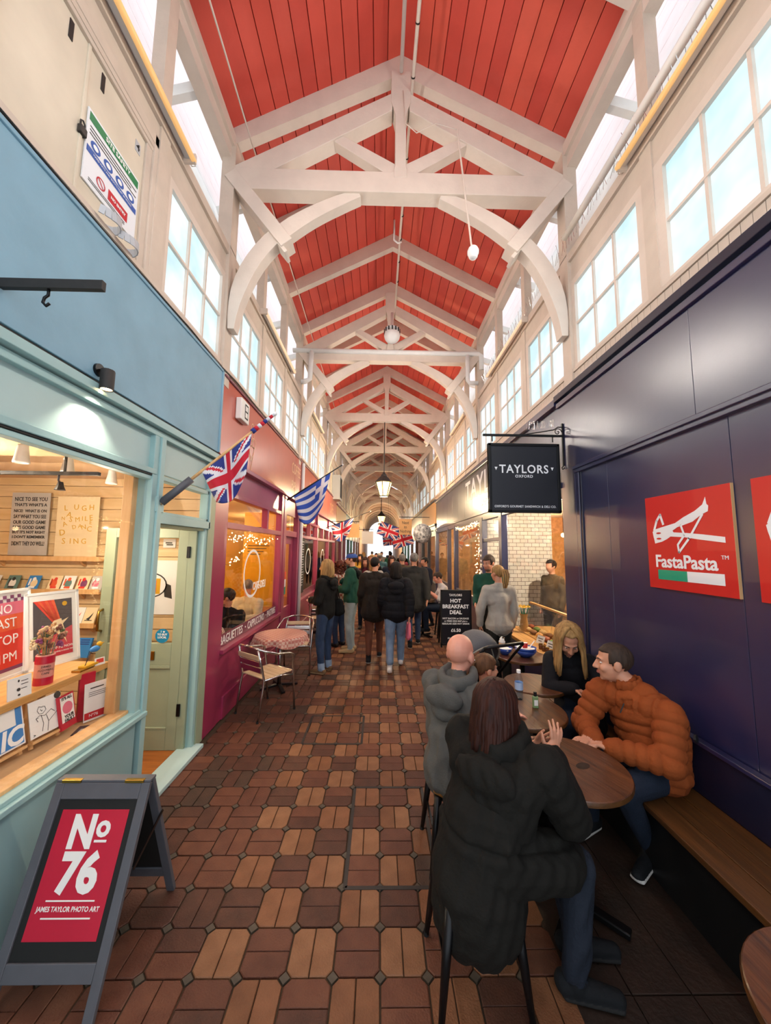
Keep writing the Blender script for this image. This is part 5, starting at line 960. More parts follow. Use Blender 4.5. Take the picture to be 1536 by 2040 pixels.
def walker(lab, x, y, rz, h, top, bottom, hairmat, J=None, stride=0., coat=None, W=1., hairtype='short', shoes='black', sole='rubber', skin='skin', yaw=0., pitch=0., voxel=.014, ra=1.15, e=.008, cuff=None, fine=False, sleeve=1., puff=None, beard=False, face=False, fold=.005, group=None, top_arm=None, rl=1.05, ovr={}):
    """a standing or walking figure; local +y is where it faces"""
    o = thing('person', lab, 'person', (x, y, 0), rz, group); J = standJ(h, stride, **ovr); b = Body(); k = h / 1.75; torso(b, J, W, 1., extra=e)
    if coat:                                                   # long coat skirt
        hs = V3(1, 0, 0); b.cone(J['waist'], .125 * k + e, V3(0, 0, coat) * k, (.15 + .02) * k, 'top', side=hs, ks=1.3 * W, kf=.95)
    limbs(b, J, ra=ra, rl=rl, e=e * .8, sleeve=sleeve, cuff=cuff)
    for S in 'LR':
        add_shoe(b, J['ank' + S], J['toe' + S], k); w, el = V3(*J['wr' + S]), V3(*J['el' + S]); d = (w - el) / np.linalg.norm(w - el); add_hand(b, w, d, V3(1 if S == 'L' else -1, 0, 0) if abs(d[0]) < .8 else V3(0, -1, 0), k, .5, fine, thumb=1 if S == 'L' else -1)
    R = headR(yaw, pitch); hd = V3(*J['head']); b.cone(J['neck'], .052 * k, hd + V3(0, -.02, -.06), .048 * k, 'skin'); add_head(b, hd, R, k, beard)
    b.build('body', dict(skin=skin, skinbeard='skinbeard', top=top, bottom=bottom, shoe=shoes, sole=sole, cuff=cuff or bottom, top_arm=top_arm or top), o, voxel, 5 if voxel > .011 else 6, fold, puff)
    if hairtype == 'short': hair_cap(o, hd, R, k, hairmat)
    elif hairtype == 'cap': hair_cap(o, hd, R, k, hairmat, front=-.0, side=-.03, back=-.07, th=1.04)
    elif hairtype == 'bob': hair_cap(o, hd, R, k, hairmat, front=.05, side=.0, back=-.05, th=1.06); hair_long(o, hd, R, k, hairmat, .17 * k, 80, seed=int(x * 100) & 63)
    elif hairtype == 'long': hair_cap(o, hd, R, k, hairmat, front=.05, side=.0, back=-.05, th=1.06); hair_long(o, hd, R, k, hairmat, .30 * k, 70, seed=int(x * 77) & 63)
    elif hairtype == 'curly':
        hair_cap(o, hd, R, k, hairmat, front=.045, side=-.02, back=-.07, th=1.12); rg = random.Random(3); mb = MB()
        for q in range(90): a = rg.uniform(.9, 5.4); rr = rg.uniform(.085, .125); mb.ball(hd + R @ (V3(rr * math.sin(a), rr * math.cos(a) - .01, rg.uniform(-.16, .09)) * k), rg.uniform(.016, .03) * k, 7, 5)
        mb.build('curls', hairmat, o, smooth=True)
    elif hairtype == 'pony': hair_cap(o, hd, R, k, hairmat, front=.05, side=-.01, back=-.07, th=1.06); ponytail(o, hd, R, k, hairmat, [(0, -.10, .05), (0, -.145, .05), (0, -.165, -.02), (0, -.15, -.12), (0, -.14, -.19)], .035)
    if face: face_parts(o, hd, R, k)
    return o, J, hd, R
M('cuff', '#7f93ab', .8)
for n, h, bs in (('denim', '#2f3f5a', 90), ('denim_w', '#1f2530', 90), ('denim_light', '#7287a0', 90), ('denim_pale', '#8f9a9c', 90), ('denim_dark', '#1d2635', 90), ('black_cloth', '#141311', 40), ('black_puffer', '#17161a', 30), ('coat_plaid', '#221b16', 40), ('trouser_brown', '#5a3426', 60), ('coat_grey', '#2e2d2b', 60), ('green_jacket', '#1f4a3c', 30), ('grey_hoodie', '#585754', 120), ('sweat_grey', '#aaa59c', 100), ('white_shirt', '#c9c6c4', 80), ('orange_puffer', '#8c441c', 60), ('black_coat', '#15130f', 50), ('navy_cloth', '#1a2030', 60), ('pink_cloth', '#d8557e', 60), ('cream_shirt', '#cfc2a6', 60), ('shoe_brown', '#6d5238', 40), ('shoe_white', '#d6d2cc', 40), ('shoe_dark', '#15171a', 40), ('tan_shoe', '#a98f6a', 40), ('olive_cloth', '#564632', 60), ('mustard', '#a07b2c', 60), ('wine', '#5c1f2a', 60), ('teal_cloth', '#2e4c55', 60), ('trouser_dark', '#22221f', 60)): M(n, h, .85, bump=.22, bs=bs, var=.12, vs=12, spec=.25)
# ================================================================== furniture and small things
def round_table(x, y, r, lab, z=.705):
    t = thing('round_table', lab, 'table', (x, y, 0), random.uniform(0, .5), 'round wooden tables on the right')
    MB().lathe([(r - .006, z - .028), (r, z - .022), (r, z - .004), (r - .004, z)], n=48).build('table_top', 'table_wood', t, auto=True); MB().lathe([(r + .002, z - .026), (r + .003, z - .012), (r + .001, z - .004)], n=48, caps=False).build('edge_band', 'brass' if False else 'bench_wood', t, smooth=True)
    MB().lathe([(.028, .03), (.028, z - .03)], n=14).build('column', 'black_metal', t, smooth=True); MB().lathe([(.12, z - .045), (.12, z - .028)], n=20).build('top_plate', 'black_metal', t)
    for k in range(4):
        a = k * PI / 2 + .4; MB().bar((.03 * math.cos(a), .03 * math.sin(a), .035), (.26 * math.cos(a), .26 * math.sin(a), .018), .05, .03).build('foot', 'black_metal', t, bevel=.006)
    return t
rt = round_table(1.06, 2.09, .305, 'round dark wooden table beside the person in black coat'); mk = MB().prism(ell(.06, -.05, .045, .028, 12), 'z', .7052, .7058).build('scorch_mark', M('mark', '#2a1a12', .4), rt)  # small dark oval mark on the table top
round_table(1.08, 2.78, .31, 'round dark wooden table with a water bottle standing on it'); round_table(1.40, 3.29, .26, 'round wooden table half hidden behind the blonde person'); round_table(1.62, 4.12, .28, 'round wooden table holding blue bowls near the counter'); round_table(1.29, .93, .31, 'round reddish table at the bottom right corner')
def stool(x, y, rz, lab, z=.44):
    t = thing('stool', lab, 'stool', (x, y, 0), rz, 'metal stools with wooden seats'); MB().prism([(-.16, -.12), (-.12, -.16), (.12, -.16), (.16, -.12), (.16, .12), (.12, .16), (-.12, .16), (-.16, .12)], 'z', z - .025, z).build('seat', 'stool_wood', t, bevel=.006); MB().box(-.14, .14, -.14, .14, z - .06, z - .025).build('seat_frame', 'black_metal', t, bevel=.01)
    for sx in (-1, 1):
        for sy in (-1, 1):
            mb = MB(); a, b = Vector((sx * .135, sy * .135, z - .03)), Vector((sx * .185, sy * .185, .0)); mb.tube([a, a.lerp(b, .5), b], [.024, .019, .012], 8); l = mb.build('leg', 'black_metal', t, smooth=True); MB().lathe([(.014, 0), (.014, .02)], c=(b.x, b.y, 0), n=8).build('foot_cap', 'rubber', l)
    for sx in (-1, 1): MB().bar((sx * .157, -.157, .2), (sx * .157, .157, .2), .012, .02).build('brace', 'black_metal', t)
    return t
stool(.445, 1.765, .02, 'black metal stool under the person in black coat'); stool(.505, 2.43, .03, 'black metal stool under the bald person in grey hoodie'); stool(.86, 3.02, .1, 'black metal stool under the small child', .36)
wbt = thing('water_bottle', 'clear plastic water bottle with white cap on round table', 'bottle', (1.13, 2.95, .705)); MB().lathe([(.028, 0), (.032, .006), (.032, .05), (.029, .06), (.032, .07), (.032, .12), (.03, .135), (.031, .15), (.018, .185), (.013, .195), (.013, .205)], n=20).build('bottle_body', 'bottle_plastic', wbt, smooth=True); MB().lathe([(.016, .20), (.016, .222)], n=16).build('cap', 'white', wbt); MB().lathe([(.0325, .075), (.0325, .13)], n=20, caps=False).build('label', M('bottle_label', '#a9bfe0', .4), wbt, smooth=True); MB().lathe([(.027, .004), (.029, .06), (.029, .115)], n=16).build('water', glass('water', '#dfeaf2', 1.33), wbt, smooth=True)
sb_ = thing('gel_bottle', 'small green gel bottle with black pump cap on table', 'bottle', (1.19, 2.79, .705)); MB().box(-.02, .02, -.014, .014, 0, .085).build('bottle_body', M('gel', '#7d9a6a', .25), sb_, bevel=.006); MB().lathe([(.012, .085), (.012, .115)], n=12).build('cap', 'black', sb_); MB().box(-.014, .014, -.0145, .0145, .02, .06).build('label', 'paper', sb_)
M('bowl_blue', '#2c4a9c', .3); M('cutlery', '#d8d8da', .25, metal=.9)
def bowl(x, y, z, r, lab, n=1):
    for k in range(n):
        t = thing('bowl', lab[k], 'bowl', (x, y, z + k * .03), group='blue bowls'); MB().lathe([(r * .4, 0), (r * .45, .004), (r * .8, .035), (r, .075), (r * .97, .075), (r * .76, .038), (.0, .012)], n=28, caps=False).build('bowl_body', 'bowl_blue', t, smooth=True)
    mb = MB(); rg = random.Random(2)
    for q in range(26): a = rg.uniform(0, 6.28); d = r * .75 * math.sqrt(rg.random()); mb.ball((d * math.cos(a), d * math.sin(a), .06), (rg.uniform(.015, .03), rg.uniform(.015, .03), .012), 7, 5)
    mb.build('napkin_scraps', 'paper', t)
    return t
bowl(1.645, 4.07, .705, .115, ['lower blue bowl of the stack on the counter table', 'upper blue bowl full of napkins with a red cup'], 2); bowl(1.44, 4.16, .705, .09, ['small blue bowl with red and white scraps on table'])
cu = thing('paper_cup', 'small red paper cup standing in the blue bowl', 'cup', (1.635, 4.06, .80)); MB().lathe([(.024, 0), (.033, .06), (.030, .06), (.022, .01)], n=18, caps=False).build('cup_body', 'sign_red', cu, smooth=True); MB().lathe([(.033, .058), (.0, .066)], n=16, caps=False).build('lid', 'white', cu); sp = tag(MB().bar((1.68, 4.06, .80), (1.76, 4.1, .87), .014, .003).build('spoon', 'white'), 'white plastic spoon leaning in the blue bowl', 'spoon')
icp = thing('ice_cream_cup', 'waffle ice cream cup with swirled top behind the bowls', 'cup', (1.46, 4.3, .68)); MB().lathe([(.02, 0), (.03, .06), (.036, .065), (.036, .09)], n=16).build('waffle_cup', 'buff', icp, smooth=True); MB().lathe([(.034, .09), (.038, .105), (.026, .125), (.028, .135), (.012, .155), (.0, .165)], n=16).build('ice_cream', 'paper', icp, smooth=True); MB().ball((.01, -.01, .15), (.02, .02, .008), 8, 5).build('sauce', M('choc', '#2c160c', .3), icp); icp.location.z = .705
# ------------------------------------------------ sandwich board No 76
ang = .0; AB = thing('sandwich_board', 'grey wooden A-board with red poster reading No 76', 'sign', (-1.325, 1.905, 0), ang)
W2, HT, SP = .225, .73, .285
def leaf(sgn, art):
    f = Vector((0, sgn * SP, 0)); tp = Vector((0, sgn * .012, HT)); up = (tp - f).normalized(); T = frame(f, (1, 0, 0) if sgn < 0 else (-1, 0, 0), up); L = (tp - f).length; d = .011
    def B(n, m, x0, x1, y0, y1, z0=-d, z1=d, bv=.003): o = MB().box(x0, x1, y0, y1, z0, z1).build(n, m, AB, bevel=bv); o.matrix_local = T; return o
    B('stile', 'board_grey', -W2, -W2 + .042, 0, L); B('stile', 'board_grey', W2 - .042, W2, 0, L); B('rail', 'board_grey', -W2 + .042, W2 - .042, L - .065, L); B('rail', 'board_grey', -W2 + .042, W2 - .042, .115, .175); B('panel', 'chalk_black', -W2 + .042, W2 - .042, .175, L - .065, -.004, .002, 0)
    if art:
        B('poster', 'poster_red', -.155, .155, .235, L - .105, .002, .0035, 0); Tt = T @ Matrix.Translation((0, 0, .004))
        text('N', .165, 'paper', AB, Tt @ Matrix.Translation((-.035, .588, 0)), offset=.007, xs=.9); text('o', .115, 'paper', AB, Tt @ Matrix.Translation((.058, .612, 0)), offset=.004); o = MB().box(.03, .086, .555, .564, 0, .001).build('print_rule', 'paper', AB); o.matrix_local = Tt
        text('76', .185, 'paper', AB, Tt @ Matrix.Translation((.0, .445, 0)), offset=.008, xs=.95)
        for y, w in ((.36, .105), (.305, .105)): o = MB().box(-w, w, y - .0025, y + .0025, 0, .001).build('print_rule', 'paper', AB); o.matrix_local = Tt
        text('JAMES TAYLOR PHOTO ART', .023, 'paper', AB, Tt @ Matrix.Translation((0, .333, 0)), offset=.0004, xs=.92)
leaf(-1, True); leaf(1, False)
MB().box(-W2, W2, -.02, .028, HT + .002, HT + .014).build('top_rail', 'board_grey', AB, bevel=.003)
for x in (-.15, .15): MB().box(x - .045, x + .045, -.028, -.008, HT + .004, HT + .017).build('hinge', 'brass', AB, bevel=.002)
for x in (-W2 - .004, W2 + .004): MB().bar((x, -.11, .42), (x, .10, .53), .004, .016).build('stay', 'black_metal', AB)
# ------------------------------------------------ aluminium cafe chairs and table by the maroon wall
wood('slat_wood', '#d9c2a0', '#c4a67e', .35, 'x')
def bistro_chair(x, y, rz, lab):
    t = thing('bistro_chair', lab, 'chair', (x, y, 0), rz, 'aluminium chairs'); r = .0125
    for sx in (-1, 1):
        MB().tube([(sx * .245, .235, 0), (sx * .25, .20, .40), (sx * .265, .17, .645), (sx * .265, .12, .665), (sx * .262, -.05, .69), (sx * .23, -.20, .745), (sx * .12, -.262, .775), (0, -.275, .78)], r, 8).build('arm_tube', 'steel', t, smooth=True)
        MB().tube([(sx * .20, -.235, 0), (sx * .205, -.19, .30), (sx * .20, -.17, .42), (sx * .19, -.21, .60), (sx * .17, -.25, .755)], r, 8).build('rear_leg', 'steel', t, smooth=True)
        MB().tube([(sx * .248, .21, .40), (sx * .21, .05, .42), (sx * .20, -.18, .42)], r * .9, 8).build('seat_rail', 'steel', t, smooth=True)
        for yy, z in ((.235, 0), (-.235, 0)): MB().lathe([(.014, 0), (.014, .02)], c=(sx * (.245 if yy > 0 else .20), yy, z), n=8).build('foot_cap', 'rubber', t)
    MB().tube([(-.24, .20, .41), (-.2, .235, .425), (.2, .235, .425), (.24, .20, .41)], r, 8).build('front_rail', 'steel', t, smooth=True)
    for k in range(5): MB().box(-.20, .20, -.165 + k * .076, -.165 + k * .076 + .068, .425, .437).build('seat_slat', 'slat_wood', t, bevel=.003)
    for k in range(3): z = .53 + k * .07; MB().box(-.185, .185, -.012, .0, -.028, .028).build('back_slat', 'slat_wood' if k == 2 else 'steel', t, bevel=.003).matrix_local = Matrix.Translation((0, -.20 - .012 * k * 1.5, z)) @ Matrix.Rotation(.18, 4, 'X')
    return t
bistro_chair(-1.305, 4.36, -.62, 'aluminium cafe chair in front of the table, back to the camera'); bistro_chair(-1.27, 5.72, PI + .08, 'aluminium cafe chair behind the clothed round table')
ct = thing('bistro_table', 'small round cafe table with red checked cloth by maroon wall', 'table', (-1.33, 5.06, 0)); MB().lathe([(.025, .03), (.025, .68)], n=12).build('column', 'steel', ct, smooth=True); MB().lathe([(.33, .675), (.335, .69), (.33, .70)], n=36).build('table_top', 'steel', ct)
for k in range(4): a = k * PI / 2 + .5; MB().bar((.03 * math.cos(a), .03 * math.sin(a), .04), (.25 * math.cos(a), .25 * math.sin(a), .015), .05, .025).build('foot', 'black_metal', ct, bevel=.005)
def check_mat(name, c1, c2, sc):
    m = bpy.data.materials.new(name); m.use_nodes = True; nt = m.node_tree; b = nt.nodes['Principled BSDF']; tc = nt.nodes.new('ShaderNodeTexCoord'); ck = nt.nodes.new('ShaderNodeTexChecker'); ck.inputs['Scale'].default_value = sc; ck.inputs['Color1'].default_value = (*lin(c1), 1); ck.inputs['Color2'].default_value = (*lin(c2), 1)
    nt.links.new(tc.outputs['Object'], ck.inputs['Vector']); nt.links.new(ck.outputs[0], b.inputs['Base Color']); b.inputs['Roughness'].default_value = .8; MATS[name] = m
check_mat('gingham', '#c4a292', '#ad6a60', 28)
mb = MB(); n = 72; prof = [(0., .703), (.2, .703), (.335, .703), (.35, .695), (.36, .66), (.372, .60)]
vs = []
for i, (r, z) in enumerate(prof):
    for j in range(n): a = 2 * PI * j / n; w = (.02 * math.sin(9 * a) + .012 * math.sin(14 * a + 1)) * max(0, i - 3) / 2; zz = z - (.025 * math.sin(5 * a) * max(0, i - 4)); vs.append(((r + w) * math.cos(a), (r + w) * math.sin(a), zz))
mb.add(vs, [(i * n + j, i * n + (j + 1) % n, (i + 1) * n + (j + 1) % n, (i + 1) * n + j) for i in range(len(prof) - 1) for j in range(n)])
o = tag(mb.build('tablecloth', 'gingham', smooth=True), 'red and cream checked cloth crumpled over the cafe table', 'tablecloth'); o.location = (-1.33, 5.06, 0)
# dark table and chairs further along the maroon wall, as far as they show
for (x, y, lab) in ((-1.3, 8.3, 'clothed cafe table farther along the maroon wall'),):
    t = thing('bistro_table', lab, 'table', (x, y, 0)); MB().lathe([(.33, .69), (.34, .70), (.33, .712)], n=28).build('table_top', 'gingham', t); MB().lathe([(.2, 0), (.2, .02), (.03, .04), (.03, .69)], n=14).build('column', 'black_metal', t, smooth=True)
bistro_chair(-1.25, 8.95, PI, 'aluminium cafe chair at the farther clothed table'); bistro_chair(-1.2, 7.72, .1, 'aluminium cafe chair behind the person in black jacket')
# ------------------------------------------------ pushchair
M('pram_grey', '#5b5c60', .8, bump=.2, bs=80); M('pram_rim', '#a8a294', .6)
pr = thing('pushchair', 'grey pushchair with pale rimmed hood beside the child', 'pushchair', (1.02, 3.82, 0), .4)
mb = MB(); nu, nv = 16, 9; vs = []
for i in range(nv):
    t = -.15 + (PI * .62) * i / (nv - 1)
    for j in range(nu + 1): a = PI * j / nu; vs.append((-.23 * math.cos(a), -.02 + .30 * math.sin(a) * math.cos(t + .55) * 1., .70 + .34 * math.sin(a) * math.sin(t + .55)))
mb.add(vs, [(i * (nu + 1) + j, i * (nu + 1) + j + 1, (i + 1) * (nu + 1) + j + 1, (i + 1) * (nu + 1) + j) for i in range(nv - 1) for j in range(nu)]); hd_ = mb.build('hood', 'pram_grey', pr, smooth=True); m_ = hd_.modifiers.new('s', 'SOLIDIFY'); m_.thickness = .012
MB().tube([vs[0 * (nu + 1) + j] for j in range(nu + 1)], .012, 8).build('hood_rim', 'pram_rim', pr, smooth=True); MB().tube([vs[4 * (nu + 1) + j] for j in range(nu + 1)], .009, 8).build('hood_rib', 'pram_rim', pr, smooth=True); MB().tube([vs[8 * (nu + 1) + j] for j in range(nu + 1)], .011, 8).build('hood_rim', 'pram_rim', pr, smooth=True)
b_ = Body(); b_.cone((0, .02, .42), .16, (0, -.12, .72), .17, 'seat', side=(1, 0, 0), ks=1.2, kf=.5); b_.cone((0, .02, .40), .16, (0, .25, .38), .15, 'seat', side=(1, 0, 0), ks=1.2, kf=.5); b_.build('seat', {'seat': 'black_cloth'}, pr, .016, 3, .004)
for sx in (-1, 1):
    MB().tube([(sx * .24, .36, .12), (sx * .24, .02, .50), (sx * .24, -.30, .86), (sx * .23, -.42, .98)], .013, 8).build('frame_tube', 'black_metal', pr, smooth=True); MB().tube([(sx * .24, .0, .50), (sx * .25, -.28, .12)], .013, 8).build('frame_tube', 'black_metal', pr, smooth=True)
    for y in (.36, -.28):
        w = MB(); w.lathe([(.085, -.018), (.11, -.018), (.115, 0), (.11, .018), (.085, .018)], n=22, T=Matrix.Translation((sx * .27, y, .115)) @ Matrix.Rotation(PI / 2, 4, 'Y'), caps=False); wh = w.build('wheel', 'rubber', pr, smooth=True); MB().lathe([(.03, -.02), (.09, -.004), (.09, .004), (.03, .02)], n=16, T=Matrix.Translation((sx * .27, y, .115)) @ Matrix.Rotation(PI / 2, 4, 'Y')).build('hub', 'black', wh)
MB().tube([(-.23, -.42, .98), (-.2, -.45, 1.0), (.2, -.45, 1.0), (.23, -.42, .98)], .016, 8).build('handle', 'black', pr, smooth=True)
# black bag with pale curved rim beside the person in the orange jacket
bg = thing('carry_bag', 'black carry bag with pale curved piping on the bench', 'bag', (1.70, 2.93, .42)); b_ = Body(); b_.cone((0, 0, .08), .11, (0, .02, .24), .09, 'bag', side=(1, .3, 0), ks=1.2, kf=.75); b_.build('bag_body', {'bag': 'black_cloth'}, bg, .012, 3, .006)
for q in (-.09, .02): MB().tube([(q - .04, -.10, .04), (q - .045, -.105, .16), (q + .01, -.09, .27), (q + .08, -.06, .30), (q + .12, -.03, .24)], .006, 6).build('piping', 'grey_paint', bg, smooth=True)
# ------------------------------------------------ lanterns
M('lantern_glass', '#ffd58a', .3, emit=3.2)
def lantern(y, z, lab, s=1., ztop=5.9, pw=270):
    t = thing('lantern', lab, 'lantern', (CX0 - .06, y, z), .3, 'hanging copper lanterns'); n = 6
    def hexr(prof, nm, m, **k): MB().lathe([(r * s, q * s) for r, q in prof], n=n, **k).build(nm, m, t)
    hexr([(.13, -.36), (.26, .08)], 'glass', 'lantern_glass', caps=False); hexr([(.31, .07), (.27, .10), (.14, .24), (.10, .27), (.10, .30), (.06, .34), (.03, .40)], 'roof', 'iron'); hexr([(.14, -.385), (.14, -.35)], 'base_ring', 'iron'); hexr([(.265, .06), (.29, .075)], 'top_ring', 'iron', caps=False)
    for k in range(n): a = 2 * PI * k / n; MB().bar((.135 * s * math.cos(a), .135 * s * math.sin(a), -.36 * s), (.265 * s * math.cos(a), .265 * s * math.sin(a), .08 * s), .02 * s, .02 * s).build('glazing_bar', 'iron', t)
    MB().tube([(0, 0, .38 * s), (0, 0, ztop - z)], .014, 6).build('hanging_rod', 'iron', t); lamp('POINT', (CX0 - .06, y, z - .5), pw, (1, .76, .45), .2)
lantern(TY0 + 2 * BAY, 3.88, 'copper hanging lantern with glowing panes, the nearest one'); lantern(TY0 + 5 * BAY, 3.80, 'copper hanging lantern, second one down the hall'); lantern(TY0 + 7 * BAY, 3.78, 'copper hanging lantern near the far arch, third one'); lantern(35.5, 3.75, 'small hanging lantern beyond the arch, farthest one', 1., 6.0)
# ------------------------------------------------ fittings under the roof
def fitting(y0, y1, sd, lab, tubecol):
    X = (lambda x: x) if sd < 0 else mx; t = thing('batten_light', lab, 'light', (X(-1.66), (y0 + y1) / 2, 5.15), group='strip light battens on the rails'); L = (y1 - y0) / 2
    MB().box(-.03, .03, -L, L, .0, .055).build('housing', 'grey_paint' if sd < 0 else 'cream', t, bevel=.012); MB().tube([(-sd * .045, -L, -.01), (-sd * .045, L, -.01)], .021, 10).build('tube', tubecol, t, smooth=True)
    for y in (-L, L): MB().box(-.045 , .06, y - .012, y + .012, -.03, .05).build('end_cap', 'cream', t)
    lamp('AREA', (X(-1.58), (y0 + y1) / 2, 5.10), 36, (1, .91, .82), .06, (0, sd * 1.25, 0), 2 * L)  # added area light brightens the hall; the real tubes are off
    MB().tube([(-.02, L, .02), (.0, L + .05, .0), (.03, L + .05, .0), (.03, L, .02)], .005, 6).build('wire_loop', 'cream', t)
M('tube_amber_glow', '#e0b070', .3, emit=.5); M('tube_cream_glow', '#e8c8a4', .3, emit=.5)  # glow added to unlit tubes; the amber copies a reflection
fitting(.9, 2.74, -1, 'strip light batten at upper left above the loft hatch', 'tube_amber_glow'); fitting(4.7, 6.4, -1, 'strip light batten on left rail in second bay', 'tube_cream_glow'); fitting(8.3, 9.9, -1, 'strip light batten on left rail in third bay', 'tube_cream_glow'); fitting(.9, 2.7, 1, 'strip light batten at upper right above large windows', 'tube_amber_glow'); fitting(4.75, 6.4, 1, 'strip light batten on right rail in second bay', 'tube_cream_glow'); fitting(8.3, 9.9, 1, 'strip light batten on right rail in third bay', 'tube_cream_glow'); fitting(11.9, 13.4, 1, 'strip light batten on right rail in fourth bay', 'tube_cream_glow')
mb = MB(); mb.tube([(CX0, Y0, 7.44), (CX0, 3.62, 7.44)], .022, 8); tag(mb.build('ridge_conduit', 'white_paint', smooth=True), 'white conduit running along the ridge above nearest bay', 'pipe')
mb = MB(); mb.tube([(CX0 + .19, Y0, 7.27), (CX0 + .13, 3.5, 7.22), (CX0 + .1, 5.5, 7.2), (CX0 + .09, 7.1, 7.0)], .02, 8); cp = tag(mb.build('cable_pipe', 'cream', smooth=True), 'cream pipe with black cable ties just right of ridge', 'pipe')
for k in range(14): y = 1.0 + k * .42; x = CX0 + .19 - .06 * max(0, min(1, (y + .6) / 4.1)) - .03 * max(0, (y - 3.5) / 3.5); z = 7.27 - .05 * min(1, (y + .6) / 4.1) - .02 * max(0, min(1, (y - 3.5) / 2)); z -= max(0, (y - 5.5)) * .125; MB().lathe([(.0235, -.006), (.0235, .006)], c=(0, 0, 0), n=10, T=Matrix.Translation((x, y, z)) @ Matrix.Rotation(PI / 2, 4, 'X')).build('cable_tie', 'black', cp)
mb = MB(); mb.tube([(-1.42, Y0, 6.43), (-1.50, 3.6, 6.44), (-1.50, 7.2, 6.40), (-1.48, 14.3, 6.40)], .009, 6); tag(mb.build('tension_rod', 'cream', smooth=True), 'thin cream rod running below the left roof slope', 'rod')
mb = MB(); mb.tube([(CX0, 5.5, 7.42), (CX0, 5.5, 7.05), (CX0 + .06, 5.52, 7.02), (CX0 + .12, 5.54, 7.06)], .016, 8); tag(mb.build('conduit_drop', 'white_paint', smooth=True), 'short white conduit dropping from the ridge in second bay', 'pipe')
dt = thing('smoke_sensor', 'round white sensor on a thin rod below the nearest truss', 'sensor', (.99, 3.58, 5.12)); MB().tube([(-.16, 0, 1.52), (-.015, 0, .06)], .010, 6).build('rod', 'cream', dt); MB().lathe([(.03, .07), (.05, .05), (.062, .02), (.062, -.01), (.045, -.03), (.05, -.045), (.03, -.07), (.0, -.075)], n=20).build('sensor_body', 'white_paint', dt, smooth=True); MB().tube([(-.16, 0, 1.52), (-.4, .02, 1.62), (-.62, .03, 1.5), (-.75, .03, 1.62), (-.78, .03, 2.05)], .006, 5).build('cable', 'cream', dt, smooth=True)
dm = thing('dome_fan', 'white dome vent with dark slots under the second truss', 'vent', (.22, 7.18, 6.42)); MB().ball((0, 0, -.02), (.17, .17, .16), 24, 14).build('dome', 'white_paint', dm, smooth=True)
for k in range(14): a = 2 * PI * k / 14; MB().box(-.012, .012, .162, .176, .03, .11).build('slot', 'black', dm).matrix_local = Matrix.Rotation(a, 4, 'Z')
MB().lathe([(.15, .10), (.16, .12), (.10, .17), (.03, .20), (.03, .5)], n=18).build('neck', 'white_paint', dm, smooth=True)
mb = MB(); mb.tube([(-1.90, 7.30, 6.10), (2.10, 7.30, 6.10), (2.16, 7.30, 6.06), (2.16, 7.30, 5.75)], .05, 10); mb.tube([(-1.70, 7.30, 5.40), (-1.62, 7.30, 5.40), (-1.52, 7.30, 5.46), (-1.50, 7.30, 6.10)], .05, 10); tag(mb.build('cross_pipe', 'white_paint', smooth=True), 'fat white pipe crossing in front of the second truss', 'pipe')
mb = MB(); mb.tube([(1.86, 7.30, 6.06), (1.86, 7.30, 5.50), (1.90, 7.30, 5.44), (2.08, 7.30, 5.44)], .045, 10); tag(mb.build('drain_elbow', 'white_paint', smooth=True), 'white elbow pipe at right end of the cross pipe', 'pipe')
mb = MB(); mb.tube([(2.02, -.5, 5.32), (2.02, 3.6, 5.34)], .035, 8); rpz = tag(mb.build('wrapped_pipe', 'white_paint', smooth=True), 'white pipe wrapped in spike wire along right rail', 'pipe')
mb = MB()
for k in range(130): y = .4 + k * .05; x = 2.04; mb.tube([(x, y, 5.22), (x + random.uniform(-.05, .03), y + random.uniform(-.03, .03), 5.22 + random.uniform(.10, .2))], .0022, 4)
stuff(mb.build('bird_spikes', 'steel', rpz))
# ------------------------------------------------ flags
def flag_mat(u, v):
    """Union flag pattern, u across 0..1 (twice as long as high), v up 0..1: 0 blue 1 white 2 red"""
    x, y = (u - .5) * 60, (v - .5) * 30
    if abs(x) < 3 or abs(y) < 3: return 2
    if abs(x) < 5 or abs(y) < 5: return 1
    d1 = (y - x * .5) * .894; d2 = (y + x * .5) * .894
    for d, s in ((d1, 1), (d2, -1)):
        off = (1 if x * s > 0 else -1) * (1 if s > 0 else -1)
        if -2 < d * (1 if x < 0 else -1) * s < 0 and abs(d) < 2: return 2
    if abs(d1) < 3 or abs(d2) < 3: return 1
    return 0
def greek(u, v):
    if u < .4 and v > .44: return 1 if abs(u - .2) < .045 or abs(v - .72) < .06 else 0
    return 0 if int(v * 9) % 2 == 0 else 1
def flag(name, lab, p0, p1, surf, pat, mats, nu=48, nv=28, pole='pine', th=.013):
    t = thing(name, lab, 'flag'); MB().tube([p0, p1], [th, th * .8], 8).build('pole', pole, t, smooth=True); MB().ball(p1, th * 1.4, 8, 6).build('finial', 'white', t, smooth=True)
    mb = MB(); vs = [surf(i / nu, j / nv) for j in range(nv + 1) for i in range(nu + 1)]; mb.v = [tuple(v) for v in vs]
    for j in range(nv):
        for i in range(nu): a = j * (nu + 1) + i; mb.f.append((a, a + 1, a + nu + 2, a + nu + 1)); mb.m.append(pat((i + .5) / nu, (j + .5) / nv))
    c = mb.build('cloth', mats, t, smooth=True); m = c.modifiers.new('s', 'SOLIDIFY'); m.thickness = .002; return t
